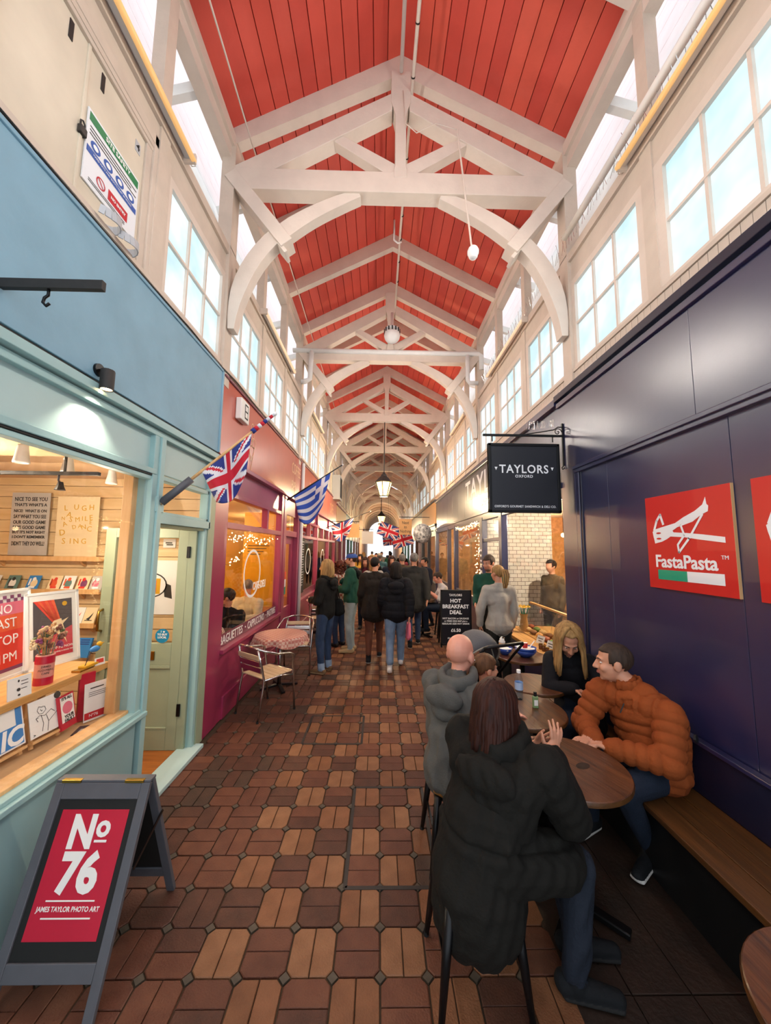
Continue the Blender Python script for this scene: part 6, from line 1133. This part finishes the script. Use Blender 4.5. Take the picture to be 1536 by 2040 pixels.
def drape(p0, p1, tu0, tu1, drop, pleat, depth, sway=(0, 0, 0), gat=.45):
    """cloth tied to the pole between fractions tu0..tu1 and hanging in pleats, gathered toward the low end"""
    p0, p1 = Vector(p0), Vector(p1); ax = (p1 - p0); side = Vector((ax.y, -ax.x, 0)).normalized(); sw = Vector(sway)
    def f(u, v):
        h = 1 - v; hang = p0 + ax * (tu0 + (tu1 - tu0) * (1 - u)); g = .30 + .70 * (1 - h * .55)
        low = p0 + ax * (tu0 + (tu1 - tu0) * gat); pos = low.lerp(hang, g) if h > 0 else hang; d = drop * (.55 + .45 * math.sin(PI * (.15 + .7 * u)))
        return pos + Vector((0, 0, -d * h)) + side * (depth * math.sin(pleat * PI * 2 * u + 1.5 * h) * min(1, h * 3)) + sw * h
    return f
UJ = ['flag_blue', 'flag_white', 'flag_red']
a, b = (-1.70, 2.76, 2.20), (-.92, 3.02, 3.04)
flag('union_flag', 'Union flag on a wooden pole over the aqua shop doorway', a, b, drape(a, b, .34, .78, .46, 1.4, .045, gat=.8), flag_mat, UJ)
sl = thing('flag_holder', 'grey sleeve bracket holding the nearest flag pole', 'bracket', (-1.70, 2.76, 2.20)); d_ = (Vector(b) - Vector(a)).normalized(); MB().tube([Vector((0, 0, 0)) + d_ * .02, d_ * .30], [.030, .030], 12).build('sleeve', 'board_grey', sl, smooth=True); MB().box(-.015, .01, -.05, .05, -.06, .06).build('wall_plate', 'aqua', sl, bevel=.004)
mb = MB(); tt = [Vector(a).lerp(Vector(b), .78 + .22 * k / 8) for k in range(9)]
mb = MB()
for k in range(8): mb.tube([tt[k], tt[k + 1]], .022 - .0012 * k, 8, mi=(0, 2, 1, 2, 0, 1, 2, 1)[k])
rl = bpy.data.objects.get('union_flag'); mb.build('rolled_cloth', UJ, rl, smooth=True)
a, b = (-1.70, 6.5, 2.74), (-.72, 6.75, 3.48)
flag('greek_flag', 'blue and white striped flag on a dark pole by the cafe', a, b, drape(a, b, .12, .78, .72, 1.2, .07), greek, ['greek_blue', 'flag_white'], pole='black')
a, b = (-1.70, 11.4, 2.52), (-.30, 11.7, 3.10)
flag('union_flag', 'smaller Union flag on a dark pole farther along the left', a, b, drape(a, b, .1, .62, .62, 1.2, .06), flag_mat, UJ, pole='black')
for x, y, z, s, rz, lab in ((.38, TY0 + 3 * BAY - .02, 2.61, .69, .35, 'upper Union flag hanging flat over the far crowd'), (.97, TY0 + 3 * BAY + .04, 2.25, .69, -.3, 'lower Union flag hanging flat over the far crowd'), (.58, TY0 + 4 * BAY, 2.3, .62, -.1, 'third Union flag partly hidden among the far flags')):
    t = thing('hanging_flag', lab, 'flag', (x, y, z)); T = Matrix.Translation((0, 0, 0)) @ Matrix.Rotation(rz, 4, 'Y'); mb = MB(); nu, nv = 44, 26; mb.v = [tuple(T @ Vector(((i / nu - .5) * s * 1.25, .03 * math.sin(7 * i / nu), (j / nv - .5) * s * .8))) for j in range(nv + 1) for i in range(nu + 1)]
    for j in range(nv):
        for i in range(nu): q = j * (nu + 1) + i; mb.f.append((q, q + 1, q + nu + 2, q + nu + 1)); mb.m.append(flag_mat((i + .5) / nu, (j + .5) / nv))
    c = mb.build('cloth', UJ, t, smooth=True); c.modifiers.new('s', 'SOLIDIFY').thickness = .002; MB().tube([T @ Vector((-s * .62, 0, s * .4)), T @ Vector((s * .62, 0, s * .4))], .008, 6).build('pole', 'black', t); MB().tube([(0, 0, s * .4), (0, 0, 5.9 - z)], .003, 4).build('cord', 'black', t)
# hanging boards farther on
M('kraft', '#b98f63', .7, var=.1)
def hboard(x, y, z, w, h, m, lab, words=(), tm='ink'):
    t = thing('hanging_board', lab, 'sign', (x, y, z)); MB().box(-w / 2, w / 2, -.02, .02, -h / 2, h / 2).build('board', m, t)
    wall = XL if x < CX0 else 2.0; MB().tube([(wall - x, 0, h / 2 + .08), ((w / 2 if x < CX0 else -w / 2), 0, h / 2 + .08)], .014, 6).build('bracket', 'black_metal', t)
    for q in (-w * .35, w * .35): MB().tube([(q, 0, h / 2), (q, 0, h / 2 + .08)], .006, 5).build('link', 'black_metal', t)
    for k, s in enumerate(words): text(s, h * .26, tm, t, frame((0, -.021, h * .26 - k * h * .27), (1, 0, 0), (0, 0, 1)), offset=.002, xs=.8)
hboard(-1.02, 12.6, 2.50, .62, .48, 'kraft', 'brown kraft coloured hanging board on the left', (), 'ink'); hboard(-.50, 15.5, 2.35, .5, .55, 'paper', 'pale hanging board behind the brown one'); hboard(1.03, 14.0, 2.74, .50, .62, 'kraft', 'tan hanging board with dark words on the right', ('Next', 'to', 'Nothing'))
M('zebra', '#c9ccd6', .5, var=.9, vs=12, second='#1d2433')
zb = thing('patterned_ball', 'round black and white patterned sign ball on the right', 'sign', (1.58, 13.0, 2.45)); MB().ball((0, 0, 0), (.34, .2, .36), 24, 16).build('body', 'zebra', zb, smooth=True); MB().tube([(0, 0, 0), (.40, 0, .1)], .02, 8).build('arm', 'black_metal', zb)  # ball-shaped sign with black and white pattern
hm = thing('wall_heater', 'grey boxed vent frame on the left boarding', 'vent', (-1.70, 13.2, 4.1)); MB().box(-.04, .25, -.35, .35, -.45, .45).build('case', 'grey_paint', hm); MB().box(.25, .26, -.27, .27, -.36, .36).build('grille', 'black', hm)
# ================================================================== the people
def seated(lab, J, mats, fac, hd, R, hs=1., W=1., ra=1.2, rl=1.1, e=.012, voxel=.0075, fold=.005, puff=None, hands=(), beard=False, shoes=True, skirt=None, sleeve=1., nk_r=.052, loc=None, feet_s=1., seams=()):
    o = thing('person', lab, 'person', loc or (J['pelvis'][0], J['pelvis'][1], 0)); b = Body(); torso(b, J, W, 1.05, extra=e); limbs(b, J, ra=ra, rl=rl, e=e * .8, sleeve=sleeve)
    if skirt:
        for c in skirt: b.cone(*c)
    if shoes:
        for S in 'LR': add_shoe(b, J['ank' + S], J['toe' + S], feet_s)
    for (w, d, n, cu, th) in hands: add_hand(b, w, d, n, 1., cu, True, thumb=th)
    b.cone(J['neck'], nk_r, V3(*hd) + R @ V3(0, -.02, -.06), nk_r * .93, 'skin'); add_head(b, hd, R, hs, beard)
    q = b.build('body', mats, o, voxel, 3, fold, puff, seams); q.matrix_parent_inverse = Matrix.Translation(-o.location); return o
def kids(o, n0=set()):
    for c in o.children:
        if c.name.split('.')[0] not in ('body',) and c.matrix_parent_inverse == Matrix.Identity(4): c.matrix_parent_inverse = Matrix.Translation(-o.location)
# 1 -- black coat, back to the camera, clasping hands over the near table
J = dict(pelvis=(.50, 1.78, .54), waist=(.52, 1.78, .68), chest=(.56, 1.79, .84), neck=(.60, 1.82, .985), shL=(.46, 1.97, .92), shR=(.735, 1.665, .92), elL=(.60, 2.02, .69), elR=(.87, 1.70, .70), wrL=(.80, 1.96, .83), wrR=(.865, 1.865, .86), hipL=(.52, 1.87, .53), hipR=(.54, 1.68, .53), kneeL=(.90, 1.95, .50), kneeR=(.92, 1.74, .48), ankL=(.94, 1.86, .10), ankR=(.86, 1.70, .10), toeL=(1.12, 1.84, .0), toeR=(1.02, 1.66, .0))
R1 = headR(-.75, -.15); hd = (.59, 1.85, 1.10)
sk = [((.50, 1.78, .66), .17, (.47, 1.76, .42), .205, 'top', (.6, .8, 0), 1.15, 1.05, .6), ((.47, 1.76, .44), .2, (.47, 1.75, .34), .205, 'top', (.6, .8, 0), 1.12, 1.02, .8), ((.54, 1.69, .54), .135, (.82, 1.73, .50), .112, 'top'), ((.54, 1.87, .54), .13, (.80, 1.93, .51), .11, 'top')]
p = seated('person in long black hooded coat with auburn hair, back to camera', J, dict(skin='skin', top='black_coat', bottom='denim_w', shoe='shoe_dark', sole='rubber'), (.68, .73), hd, R1, W=1.18, ra=1.35, e=.022, voxel=.0065, fold=.009, seams=((.62, -.12, .012),), skirt=sk, hands=[((.80, 1.96, .83), (.55, -.25, .75), (.2, -1, .1), .25, -1), ((.865, 1.865, .86), (.35, .15, .85), (-.2, .9, .3), .35, 1)])
hair_cap(p, hd, R1, 1.02, 'hair_auburn', front=.05, side=-.03, back=-.09, th=1.08); hair_long(p, hd, R1, 1.02, 'hair_auburn', .23, 120, lift=1.13, seed=4, face_gap=.8, spreadr=1.08); hood(p, (.585, 1.80, .995), (.68, .73), 'black_coat', 1.12, drop=.01)
MB().lathe([(.0, .0), (.012, .01), (.012, .02), (0, .03)], c=(hd[0] - .02, hd[1] - .03, hd[2] + .125), n=8).build('hair_clip', 'iris', p)
for (x, y, z, dx) in ((.885, 1.95, 1.01, 0),): pass
kids(p)
# 2 -- bald, grey hoodie
J = dict(pelvis=(.51, 2.43, .54), waist=(.51, 2.43, .69), chest=(.52, 2.45, .86), neck=(.545, 2.49, 1.035), shL=(.40, 2.62, .95), shR=(.655, 2.35, .95), elL=(.50, 2.74, .72), elR=(.76, 2.45, .72), wrL=(.74, 2.74, .74), wrR=(.90, 2.60, .735), hipL=(.52, 2.53, .53), hipR=(.56, 2.35, .53), kneeL=(.88, 2.66, .50), kneeR=(.90, 2.44, .50), ankL=(.86, 2.72, .10), ankR=(.84, 2.46, .10), toeL=(1.03, 2.74, 0), toeR=(1.0, 2.47, 0))
R2 = headR(-.72, -.10); hd = (.57, 2.525, 1.165)
p = seated('bald person in grey hoodie seated with back to camera', J, dict(skin='skin_pink', top='grey_hoodie', bottom='denim_dark', shoe='shoe_dark', sole='rubber'), (.7, .7), hd, R2, hs=1.16, W=1.22, ra=1.2, e=.02, skirt=[((.51, 2.43, .66), .16, (.49, 2.42, .50), .175, 'top', (.7, .7, 0), 1.2, 1.05, .6)], hands=[((.74, 2.74, .74), (1, .1, -.05), (0, .1, -1), .3, 1), ((.90, 2.60, .735), (.9, .4, -.05), (0, .1, -1), .3, -1)], fold=.009)
hood(p, (.53, 2.47, 1.04), (.7, .7), 'grey_hoodie', 1.08); MB().tube([V3(*hd) + R2 @ V3(x, -.098 + abs(x) * .35, -.045) for x in (-.05, -.025, 0, .025, .05)], .0016, 4).build('neck_crease', 'skin_dark', p); kids(p)
# 3 -- small child
J = dict(pelvis=(.87, 3.02, .42), waist=(.87, 3.02, .52), chest=(.88, 3.03, .62), neck=(.885, 3.04, .74), shL=(.86, 3.14, .69), shR=(.89, 2.94, .69), elL=(.93, 3.18, .58), elR=(.97, 2.93, .57), wrL=(1.06, 3.14, .68), wrR=(1.08, 2.99, .67), hipL=(.89, 3.08, .42), hipR=(.89, 2.97, .42), kneeL=(1.08, 3.08, .41), kneeR=(1.08, 2.97, .41), ankL=(1.09, 3.08, .18), ankR=(1.09, 2.97, .18), toeL=(1.18, 3.08, .12), toeR=(1.18, 2.97, .12))
R3 = headR(-1.35, -.05); hd = (.89, 3.03, .91)
p = seated('small child in pink top with brown ponytail at the table', J, dict(skin='skin', top='pink_cloth', bottom='denim_light', shoe='shoe_white', sole='white'), (1, .1), hd, R3, hs=.98, W=.72, ra=.72, rl=.7, e=-.012, voxel=.0075, hands=[((1.06, 3.14, .68), (1, -.2, .05), (0, 0, -1), .4, 1), ((1.08, 2.99, .67), (1, .2, .05), (0, 0, -1), .4, -1)], nk_r=.04, feet_s=.75)
hair_cap(p, hd, R3, .99, 'hair_girl', front=.045, side=-.0, back=-.08, th=1.07); ponytail(p, hd, R3, .99, 'hair_girl', [(0, -.09, .06), (0, -.13, .05), (.01, -.14, -.03), (.01, -.12, -.12), (.0, -.11, -.19)], .035); MB().ball(V3(*hd) + R3 @ V3(.0, -.11, .06), .016, 8, 6).build('hair_tie', 'paper', p); face_parts(p, hd, R3, .98); kids(p)
# 4 -- blonde in black jacket, looking down
J = dict(pelvis=(1.80, 3.36, .50), waist=(1.79, 3.35, .64), chest=(1.76, 3.32, .80), neck=(1.72, 3.27, .965), shL=(1.865, 3.24, .89), shR=(1.58, 3.33, .89), elL=(1.90, 3.10, .70), elR=(1.50, 3.22, .69), wrL=(1.80, 2.98, .72), wrR=(1.63, 3.06, .745), hipL=(1.87, 3.30, .49), hipR=(1.71, 3.36, .49), kneeL=(1.74, 2.96, .49), kneeR=(1.56, 3.02, .49), ankL=(1.70, 3.0, .10), ankR=(1.52, 3.06, .10), toeL=(1.66, 2.83, 0), toeR=(1.46, 2.90, 0))
R4 = headR(PI - .28, -.62); hd = (1.685, 3.215, 1.095)
p = seated('person with long blonde hair and black jacket looking down', J, dict(skin='skin', top='black_puffer', bottom='denim_dark', shoe='shoe_dark', sole='rubber'), (-.4, -.9), hd, R4, hs=1.12, W=1.0, ra=1.2, e=.012, hands=[((1.63, 3.06, .745), (.75, -.6, -.22), (-.2, -.1, -1), .35, -1), ((1.80, 2.98, .72), (-.4, -.9, -.2), (0, 0, -1), .4, 1)])
hair_cap(p, hd, R4, 1.12, 'hair_blond', front=.08, side=.0, back=-.07, th=1.06); hair_long(p, hd, R4, 1.12, 'hair_blond', .27, 120, lift=1.14, spreadr=1.1, seed=9, face_gap=.92, ya=-.06); face_parts(p, hd, R4, 1.12)
hood(p, (1.74, 3.31, .97), (-.4, -.9), 'black_puffer', .95); kids(p)
# 5 -- orange puffer jacket
J = dict(pelvis=(1.79, 2.43, .50), waist=(1.80, 2.43, .64), chest=(1.77, 2.45, .82), neck=(1.70, 2.49, .985), shL=(1.795, 2.27, .89), shR=(1.60, 2.63, .90), elL=(1.70, 2.17, .66), elR=(1.46, 2.63, .68), wrL=(1.47, 2.33, .66), wrR=(1.41, 2.43, .665), hipL=(1.77, 2.34, .50), hipR=(1.75, 2.52, .50), kneeL=(1.44, 2.20, .50), kneeR=(1.40, 2.50, .50), ankL=(1.66, 2.33, .115), ankR=(1.47, 2.60, .10), toeL=(1.50, 2.21, .01), toeR=(1.33, 2.52, 0))
R5 = headR(1.18, -.02, .0); hd = (1.635, 2.535, 1.115)
p = seated('person in quilted orange jacket seated on bench facing the tables', J, dict(skin='skin', skinbeard='skinbeard', top='orange_puffer', bottom='denim_dark', shoe='shoe_dark', sole='shoe_white'), (-.85, .2), hd, R5, hs=1.11, W=1.22, ra=1.3, e=.02, voxel=.0065, fold=.002, puff={'top': (.07, .017), 'top_arm': (.062, .015)}, skirt=[((1.80, 2.43, .66), .15, (1.80, 2.42, .48), .155, 'top', (.45, -.9, 0), 1.25, 1.05, .1)], hands=[((1.47, 2.33, .66), (-.9, .5, .12), (0, 0, -1), .5, -1), ((1.41, 2.43, .665), (-.8, -.3, .12), (0, 0, -1), .5, 1)], beard=False, nk_r=.058)
hair_cap(p, hd, R5, 1.11, 'hair_short', front=.06, side=-.01, back=-.075, th=1.012, jag=.004); face_parts(p, hd, R5, 1.11)
b_ = Body()
for t in np.linspace(-2.6, 2.6, 13): b_.ell(V3(1.695, 2.50, .995) + rotz(1.35) @ V3(.078 * math.sin(t), -.075 * math.cos(t), .012 * math.cos(t)), (.018, .018, .04), 'collar')
b_.build('collar', {'collar': 'orange_puffer'}, p, .008, 2, .002); shapes(p, 'sleeve_badge', frame((1.845, 2.175, .80), (.8, .55, 0), (-.1, .1, 1)), [(ell(0, 0, .022, .022, 10), 0, 1)], ['black'], .02); MB().tube([(1.60, 2.395, .90), (1.575, 2.40, .84)], .004, 5).build('pocket_zip', 'black', p); kids(p)
# ---- standing and walking figures
w, J, hd, R = walker('person with blonde bob in black jacket standing by cafe chairs', -.81, 5.66, 1.15, 1.69, 'black_cloth', 'denim', 'hair_blond', hairtype='bob', cuff='cuff', shoes='shoe_brown', sole='tan_shoe', yaw=.25, voxel=.010, ra=1.25, e=.012, fine=True, ovr=dict(elL=(-.24, .0, 1.13), wrL=(-.12, .20, 1.12), elR=(.25, .0, 1.13), wrR=(.12, .22, 1.10)))
hood(w, V3(*J['neck']) + V3(0, 0, .01), (0, 1), 'black_cloth', .9); b_ = Body(); b_.cone((.27, -.04, 1.02), .10, (.27, -.05, .86), .12, 'bag', side=(0, 1, 0), ks=1.1, kf=.55); b_.build('shoulder_bag', {'bag': 'black_cloth'}, w, .012, 3, .004); MB().tube([(.27, -.04, 1.08), (.15, .09, 1.25), (-.02, .08, 1.40), (-.12, -.03, 1.42), (.1, -.14, 1.25), (.27, -.08, 1.08)], .009, 6).build('bag_strap', 'black', w)
w, J, hd, R = walker('person in green jacket and blue cap with hand on chest', -.50, 6.78, 1.45, 1.79, 'green_jacket', 'denim_pale', 'hair_brown', hairtype='short', shoes='tan_shoe', sole='tan_shoe', yaw=.1, pitch=-.05, voxel=.010, ra=1.35, W=1.1, e=.022, fine=True, beard=True, rl=1.15, fold=.009, ovr=dict(elR=(.24, .05, 1.13), wrR=(.04, .19, 1.24), elL=(-.23, .06, 1.12), wrL=(-.06, .22, 1.10)))
cpm = M('cap_blue', '#2f4f92', .8); mb = MB(); k = 1.79 / 1.75; nu, nv = 28, 8
vs = [hd + R @ (V3(.085 * math.sin(PI * .52 * i / nv) * math.cos(2 * PI * j / nu), .108 * math.sin(PI * .52 * i / nv) * math.sin(2 * PI * j / nu) - .012, .035 + .085 * math.cos(PI * .52 * i / nv)) * k) for i in range(nv + 1) for j in range(nu)]
mb.add(vs, [(i * nu + j, (i + 1) * nu + j, (i + 1) * nu + (j + 1) % nu, i * nu + (j + 1) % nu) for i in range(nv) for j in range(nu)]); cpo = mb.build('cap', 'cap_blue', w, smooth=True); mb = MB(); brim = [(.07 * math.sin(t), .075 + .085 * math.cos(t)) for t in np.linspace(-1.5, 1.5, 10)] + [(.065, .07), (-.065, .07)]; mb.prism(brim, 'z', 0, .006); bo = mb.build('brim', 'cap_blue', cpo); bo.matrix_local = Matrix.Translation(Vector(hd)) @ Matrix(R.tolist()).to_4x4() @ Matrix.Translation((0, 0, .04)) @ Matrix.Rotation(-.12, 4, 'X'); hood(w, V3(*J['neck']), (0, 1), 'black_cloth', .9)
check_mat('stripe_top', '#d9cdb8', '#b8604a', 22)
walker('person with curly brown hair and striped top behind blue cap', -.76, 7.15, .9, 1.64, 'stripe_top', 'denim', 'hair_red', hairtype='curly', voxel=.013, ovr=dict(wrL=(-.1, .2, 1.1), wrR=(.1, .22, 1.08)))
w, J, hd, R = walker('person in dark plaid coat and brown trousers walking away', -.06, 6.22, .0, 1.73, 'coat_plaid', 'trouser_brown', 'hair_dark', coat=.80, stride=.17, shoes='shoe_dark', sole='shoe_white', voxel=.010, ra=1.3, e=.02, W=1.12, yaw=-.5)
w, J, hd, R = walker('person in black hooded puffer and blue jeans walking away', .28, 5.80, -.05, 1.66, 'black_puffer', 'denim_light', 'hair_dark', coat=.92, stride=.2, shoes='shoe_white', sole='white', voxel=.010, ra=1.4, e=.026, W=1.12, hairtype='bob', puff={'top': (.11, .008), 'top_arm': (.09, .007)}, rl=1.15); hood(w, V3(*J['neck']) + V3(0, 0, .0), (0, 1), 'black_puffer', 1.0)
walker('grey haired person in long dark coat walking away', .70, 7.1, .0, 1.80, 'coat_grey', 'denim', 'hair_grey', coat=.78, stride=.16, shoes='shoe_dark', sole='shoe_white', voxel=.011, ra=1.3, e=.02, W=1.1)
w, J, hd, R = walker('bearded person in green top at the sandwich shop door', 1.68, 5.45, 2.55, 1.80, 'green_jacket', 'trouser_dark', 'hair_short', voxel=.0095, ra=1.15, e=.006, yaw=-.35, pitch=-.2, beard=True, face=True, fine=True, ovr=dict(elR=(.20, .0, 1.14), wrR=(.15, .18, 1.05)))
b_ = Body(); b_.cone((0, .095, 1.32), .09, (0, .11, .85), .12, 'apron', side=(1, 0, 0), ks=1.1, kf=.35); b_.build('apron', {'apron': 'black_cloth'}, w, .012, 3, .004)
w, J, hd, R = walker('person with blonde ponytail and pale sweatshirt at the counter', 1.63, 4.90, .15, 1.67, 'sweat_grey', 'trouser_dark', 'hair_blond', hairtype='pony', voxel=.0095, ra=1.1, e=.010, W=.92, yaw=.35, fine=True, fold=.007, coat=.93, shoes='shoe_dark', ovr=dict(elL=(-.27, .02, 1.13), wrL=(-.24, .10, .92)))
# white shirt, seated and eating
J = dict(pelvis=(1.45, 7.95, .62), waist=(1.45, 7.95, .78), chest=(1.41, 7.94, .95), neck=(1.36, 7.93, 1.12), shL=(1.42, 7.76, 1.05), shR=(1.42, 8.12, 1.05), elL=(1.30, 7.72, .82), elR=(1.30, 8.14, .82), wrL=(1.12, 7.84, .95), wrR=(1.12, 8.02, .95), hipL=(1.42, 7.85, .62), hipR=(1.42, 8.05, .62), kneeL=(1.02, 7.84, .62), kneeR=(1.02, 8.06, .62), ankL=(1.04, 7.84, .2), ankR=(1.04, 8.06, .2), toeL=(.88, 7.84, .12), toeR=(.88, 8.06, .12))
R7 = headR(1.6, -.35); hd = (1.30, 7.93, 1.26)
p = seated('person in pale shirt seated eating by the right-hand window', J, dict(skin='skin_pink', top='white_shirt', bottom='denim_dark', shoe='shoe_dark', sole='rubber'), (-1, 0), hd, R7, ra=1.1, e=.006, voxel=.011, sleeve=.5, hands=[((1.12, 7.84, .95), (-.6, .7, .3), (0, 0, -1), .7, 1), ((1.12, 8.02, .95), (-.6, -.7, .3), (0, 0, -1), .7, -1)]); hair_cap(p, hd, R7, 1., 'hair_short', front=.055, side=-.01); kids(p); stool(1.45, 7.95, 0, 'tall black stool under the person in pale shirt', .54)
round_table(.98, 8.0, .26, 'small dark table at which the pale shirted person eats', .78)
# inside the cafe
_dx, _dy = .23, .26
J = dict(pelvis=(-2.3, 4.75, .5), waist=(-2.3, 4.75, .66), chest=(-2.29, 4.72, .86), neck=(-2.28, 4.70, 1.05), shL=(-2.09, 4.66, .97), shR=(-2.47, 4.74, .97), elL=(-2.06, 4.56, .74), elR=(-2.5, 4.6, .74), wrL=(-2.15, 4.38, .78), wrR=(-2.42, 4.40, .78), hipL=(-2.2, 4.75, .5), hipR=(-2.4, 4.75, .5), kneeL=(-2.2, 4.4, .5), kneeR=(-2.4, 4.4, .5), ankL=(-2.2, 4.4, .1), ankR=(-2.4, 4.4, .1), toeL=(-2.2, 4.25, 0), toeR=(-2.4, 4.25, 0))
J = {k: (v[0] + _dx, v[1] + _dy, v[2]) for k, v in J.items()}
Ra = headR(1.9, -.15); hd = (-2.28 + _dx, 4.69 + _dy, 1.20); p = seated('dark haired person in black jumper inside the cafe window', J, dict(skin='skin', skinbeard='skinbeard', top='black_cloth', bottom='denim_dark', shoe='black', sole='rubber'), (0, -1), hd, Ra, ra=1.2, e=.012, voxel=.012, beard=True, hands=[]); hair_cap(p, hd, Ra, 1., 'hair_dark', th=1.1); kids(p)
J2 = {k: (v[0] - .08, v[1] + 1.0, v[2] + .02) for k, v in J.items()}; Rb = headR(.4, -.1); hd = (-2.13, 5.95, 1.24); p = seated('balding person in cream shirt farther inside the cafe', J2, dict(skin='skin_pink', top='cream_shirt', bottom='denim_dark', shoe='black', sole='rubber'), (0, 1), hd, Rb, ra=1.2, e=.01, voxel=.013, hands=[]); hair_cap(p, hd, Rb, 1., 'hair_grey', front=.12, side=.0, back=-.06, th=1.03); kids(p)
for x, y, lab in ((-2.46, 4.42, 'plain cafe table inside the window near the dark haired person'), (-2.2, 5.45, 'plain cafe table inside the window between the two diners')):
    t = thing('cafe_table', lab, 'table', (x, y, 0)); MB().box(-.3, .3, -.25, .25, .68, .71).build('table_top', 'paper', t, bevel=.004); MB().lathe([(.18, 0), (.18, .02), (.03, .03), (.03, .68)], n=14).build('column', 'black_metal', t, smooth=True)
for x, y, lab in ((-2.07, 5.08, 'dark cafe chair under the dark haired diner'), (-2.15, 6.1, 'dark cafe chair under the cream shirted diner')):
    t = thing('cafe_chair', lab, 'chair', (x, y, 0)); MB().box(-.2, .2, -.2, .2, .38, .42).build('seat', 'black', t, bevel=.01); 
    for sx in (-.18, .18):
        for sy in (-.18, .18): MB().tube([(sx, sy, 0), (sx, sy, .4)], .014, 6).build('leg', 'steel', t)
cpn = thing('basket', 'wire basket of wrapped sweets inside the cafe window', 'basket', (-1.96, 4.42, .71))
mb = MB()
for k in range(6): a = PI * k / 6; mb.tube([(.12 * math.cos(t) * math.cos(a), .12 * math.cos(t) * math.sin(a), .12 + .12 * math.sin(t)) for t in np.linspace(-.9, 4.04, 14)], .004, 5)
mb.build('wire_frame', 'paper', cpn); mb = MB()
for k in range(24): mb.ball((random.uniform(-.14, .1), random.uniform(-.14, .14), random.uniform(.0, .06)), (.03, .02, .015), 6, 4)
stuff(mb.build('wrapped_sweets', 'paper', cpn)); t = thing('display_stand', 'low display stand carrying the wire basket in cafe window', 'stand', (-1.97, 4.42, 0)); MB().box(-.16, .12, -.2, .2, .66, .71).build('top_board', 'oak', t); MB().box(-.03, .03, -.03, .03, 0, .66).build('leg', 'oak', t)
# the crowd farther down the hall
crowd = [(-.33, 8.7, PI, 1.66, 'wine', 'denim_dark', 'hair_brown', 'long', 'dark haired person in wine red top walking toward the camera'), (-.18, 9.6, 2.9, 1.72, 'black_cloth', 'denim', 'hair_blond', 'short', 'fair haired person in black coming through the crowd'), (-.12, 8.3, .3, 1.62, 'sweat_grey', 'denim', 'hair_blond', 'bob', 'blonde person in pale top partly behind the plaid coat'), (.33, 9.3, 3.3, 1.68, 'navy_cloth', 'denim_dark', 'hair_auburn', 'long', 'auburn haired person in navy facing the camera'), (.55, 8.4, .1, 1.76, 'olive_cloth', 'trouser_dark', 'hair_grey', 'short', 'person in olive brown coat walking away'), (1.15, 8.9, 2.0, 1.68, 'navy_cloth', 'denim_dark', 'hair_dark', 'short', 'dark haired person in navy by the right-hand window'), (.02, 11.2, .2, 1.74, 'teal_cloth', 'denim', 'hair_grey', 'short', 'grey haired person in teal farther down the hall'), (-.6, 11.8, 2.8, 1.68, 'mustard', 'denim', 'hair_dark', 'long', 'person in mustard top far down on the left'), (.75, 12.0, 3.0, 1.7, 'wine', 'denim_dark', 'hair_brown', 'short', 'person in wine red far down on the right'), (-.1, 14.5, 2.9, 1.7, 'coat_grey', 'denim', 'hair_brown', 'short', 'small figure in grey coat in the far crowd'), (.5, 15.5, .2, 1.75, 'green_jacket', 'denim_dark', 'hair_dark', 'short', 'small figure in green coat in the far crowd'), (-.7, 16.5, .1, 1.7, 'denim', 'trouser_dark', 'hair_blond', 'bob', 'small blonde figure in blue at far left'), (1.1, 16.8, 3.1, 1.72, 'black_cloth', 'denim', 'hair_dark', 'short', 'small figure in black at far right'), (.15, 19., 3.0, 1.72, 'sweat_grey', 'denim_dark', 'hair_brown', 'short', 'tiny pale clothed figure in middle distance'), (-.4, 21., .1, 1.72, 'orange_puffer', 'denim', 'hair_grey', 'short', 'tiny figure in rust orange in far distance'), (.7, 23., .2, 1.74, 'navy_cloth', 'denim', 'hair_dark', 'short', 'tiny figure in navy near the far arch')]
for k, (x, y, rz, h, tp, bt, hr, ht, lab) in enumerate(crowd): walker(lab, x, y, rz, h, tp, bt, hr, hairtype=ht, voxel=.018 if y < 13 else .024, stride=.14 if k % 2 else 0, ra=1.25, e=.016, face=y < 10 and abs(rz) > 2, coat=.8 if k % 3 == 0 else None, group='crowd far down the hall')
walker('dark haired shop worker in olive top inside the sandwich shop', 3.05, 6.3, 1.9, 1.72, 'olive_cloth', 'black_cloth', 'hair_dark', hairtype='short', voxel=.018); walker('customer in navy seen through the sandwich shop window', 3.6, 7.9, 1.4, 1.6, 'navy_cloth', 'denim_dark', 'hair_brown', hairtype='bob', voxel=.018)
fg = thing('carrier_bag', 'red and white carrier bag held by the walker in puffer', 'bag', (.50, 6.02, .30)); b_ = Body(); b_.cone((0, 0, .08), .09, (0, .0, .30), .06, 'bag', side=(0, 1, 0), ks=1.1, kf=.5); b_.build('bag_body', {'bag': 'ink_pink'}, fg, .012, 2, .006); MB().tube([(0, -.03, .34), (0, -.02, .46), (0, .02, .46), (0, .03, .34)], .006, 5).build('handles', 'sign_red', fg); fg.location.z = .36
bpy.data.scenes.remove(TMP)
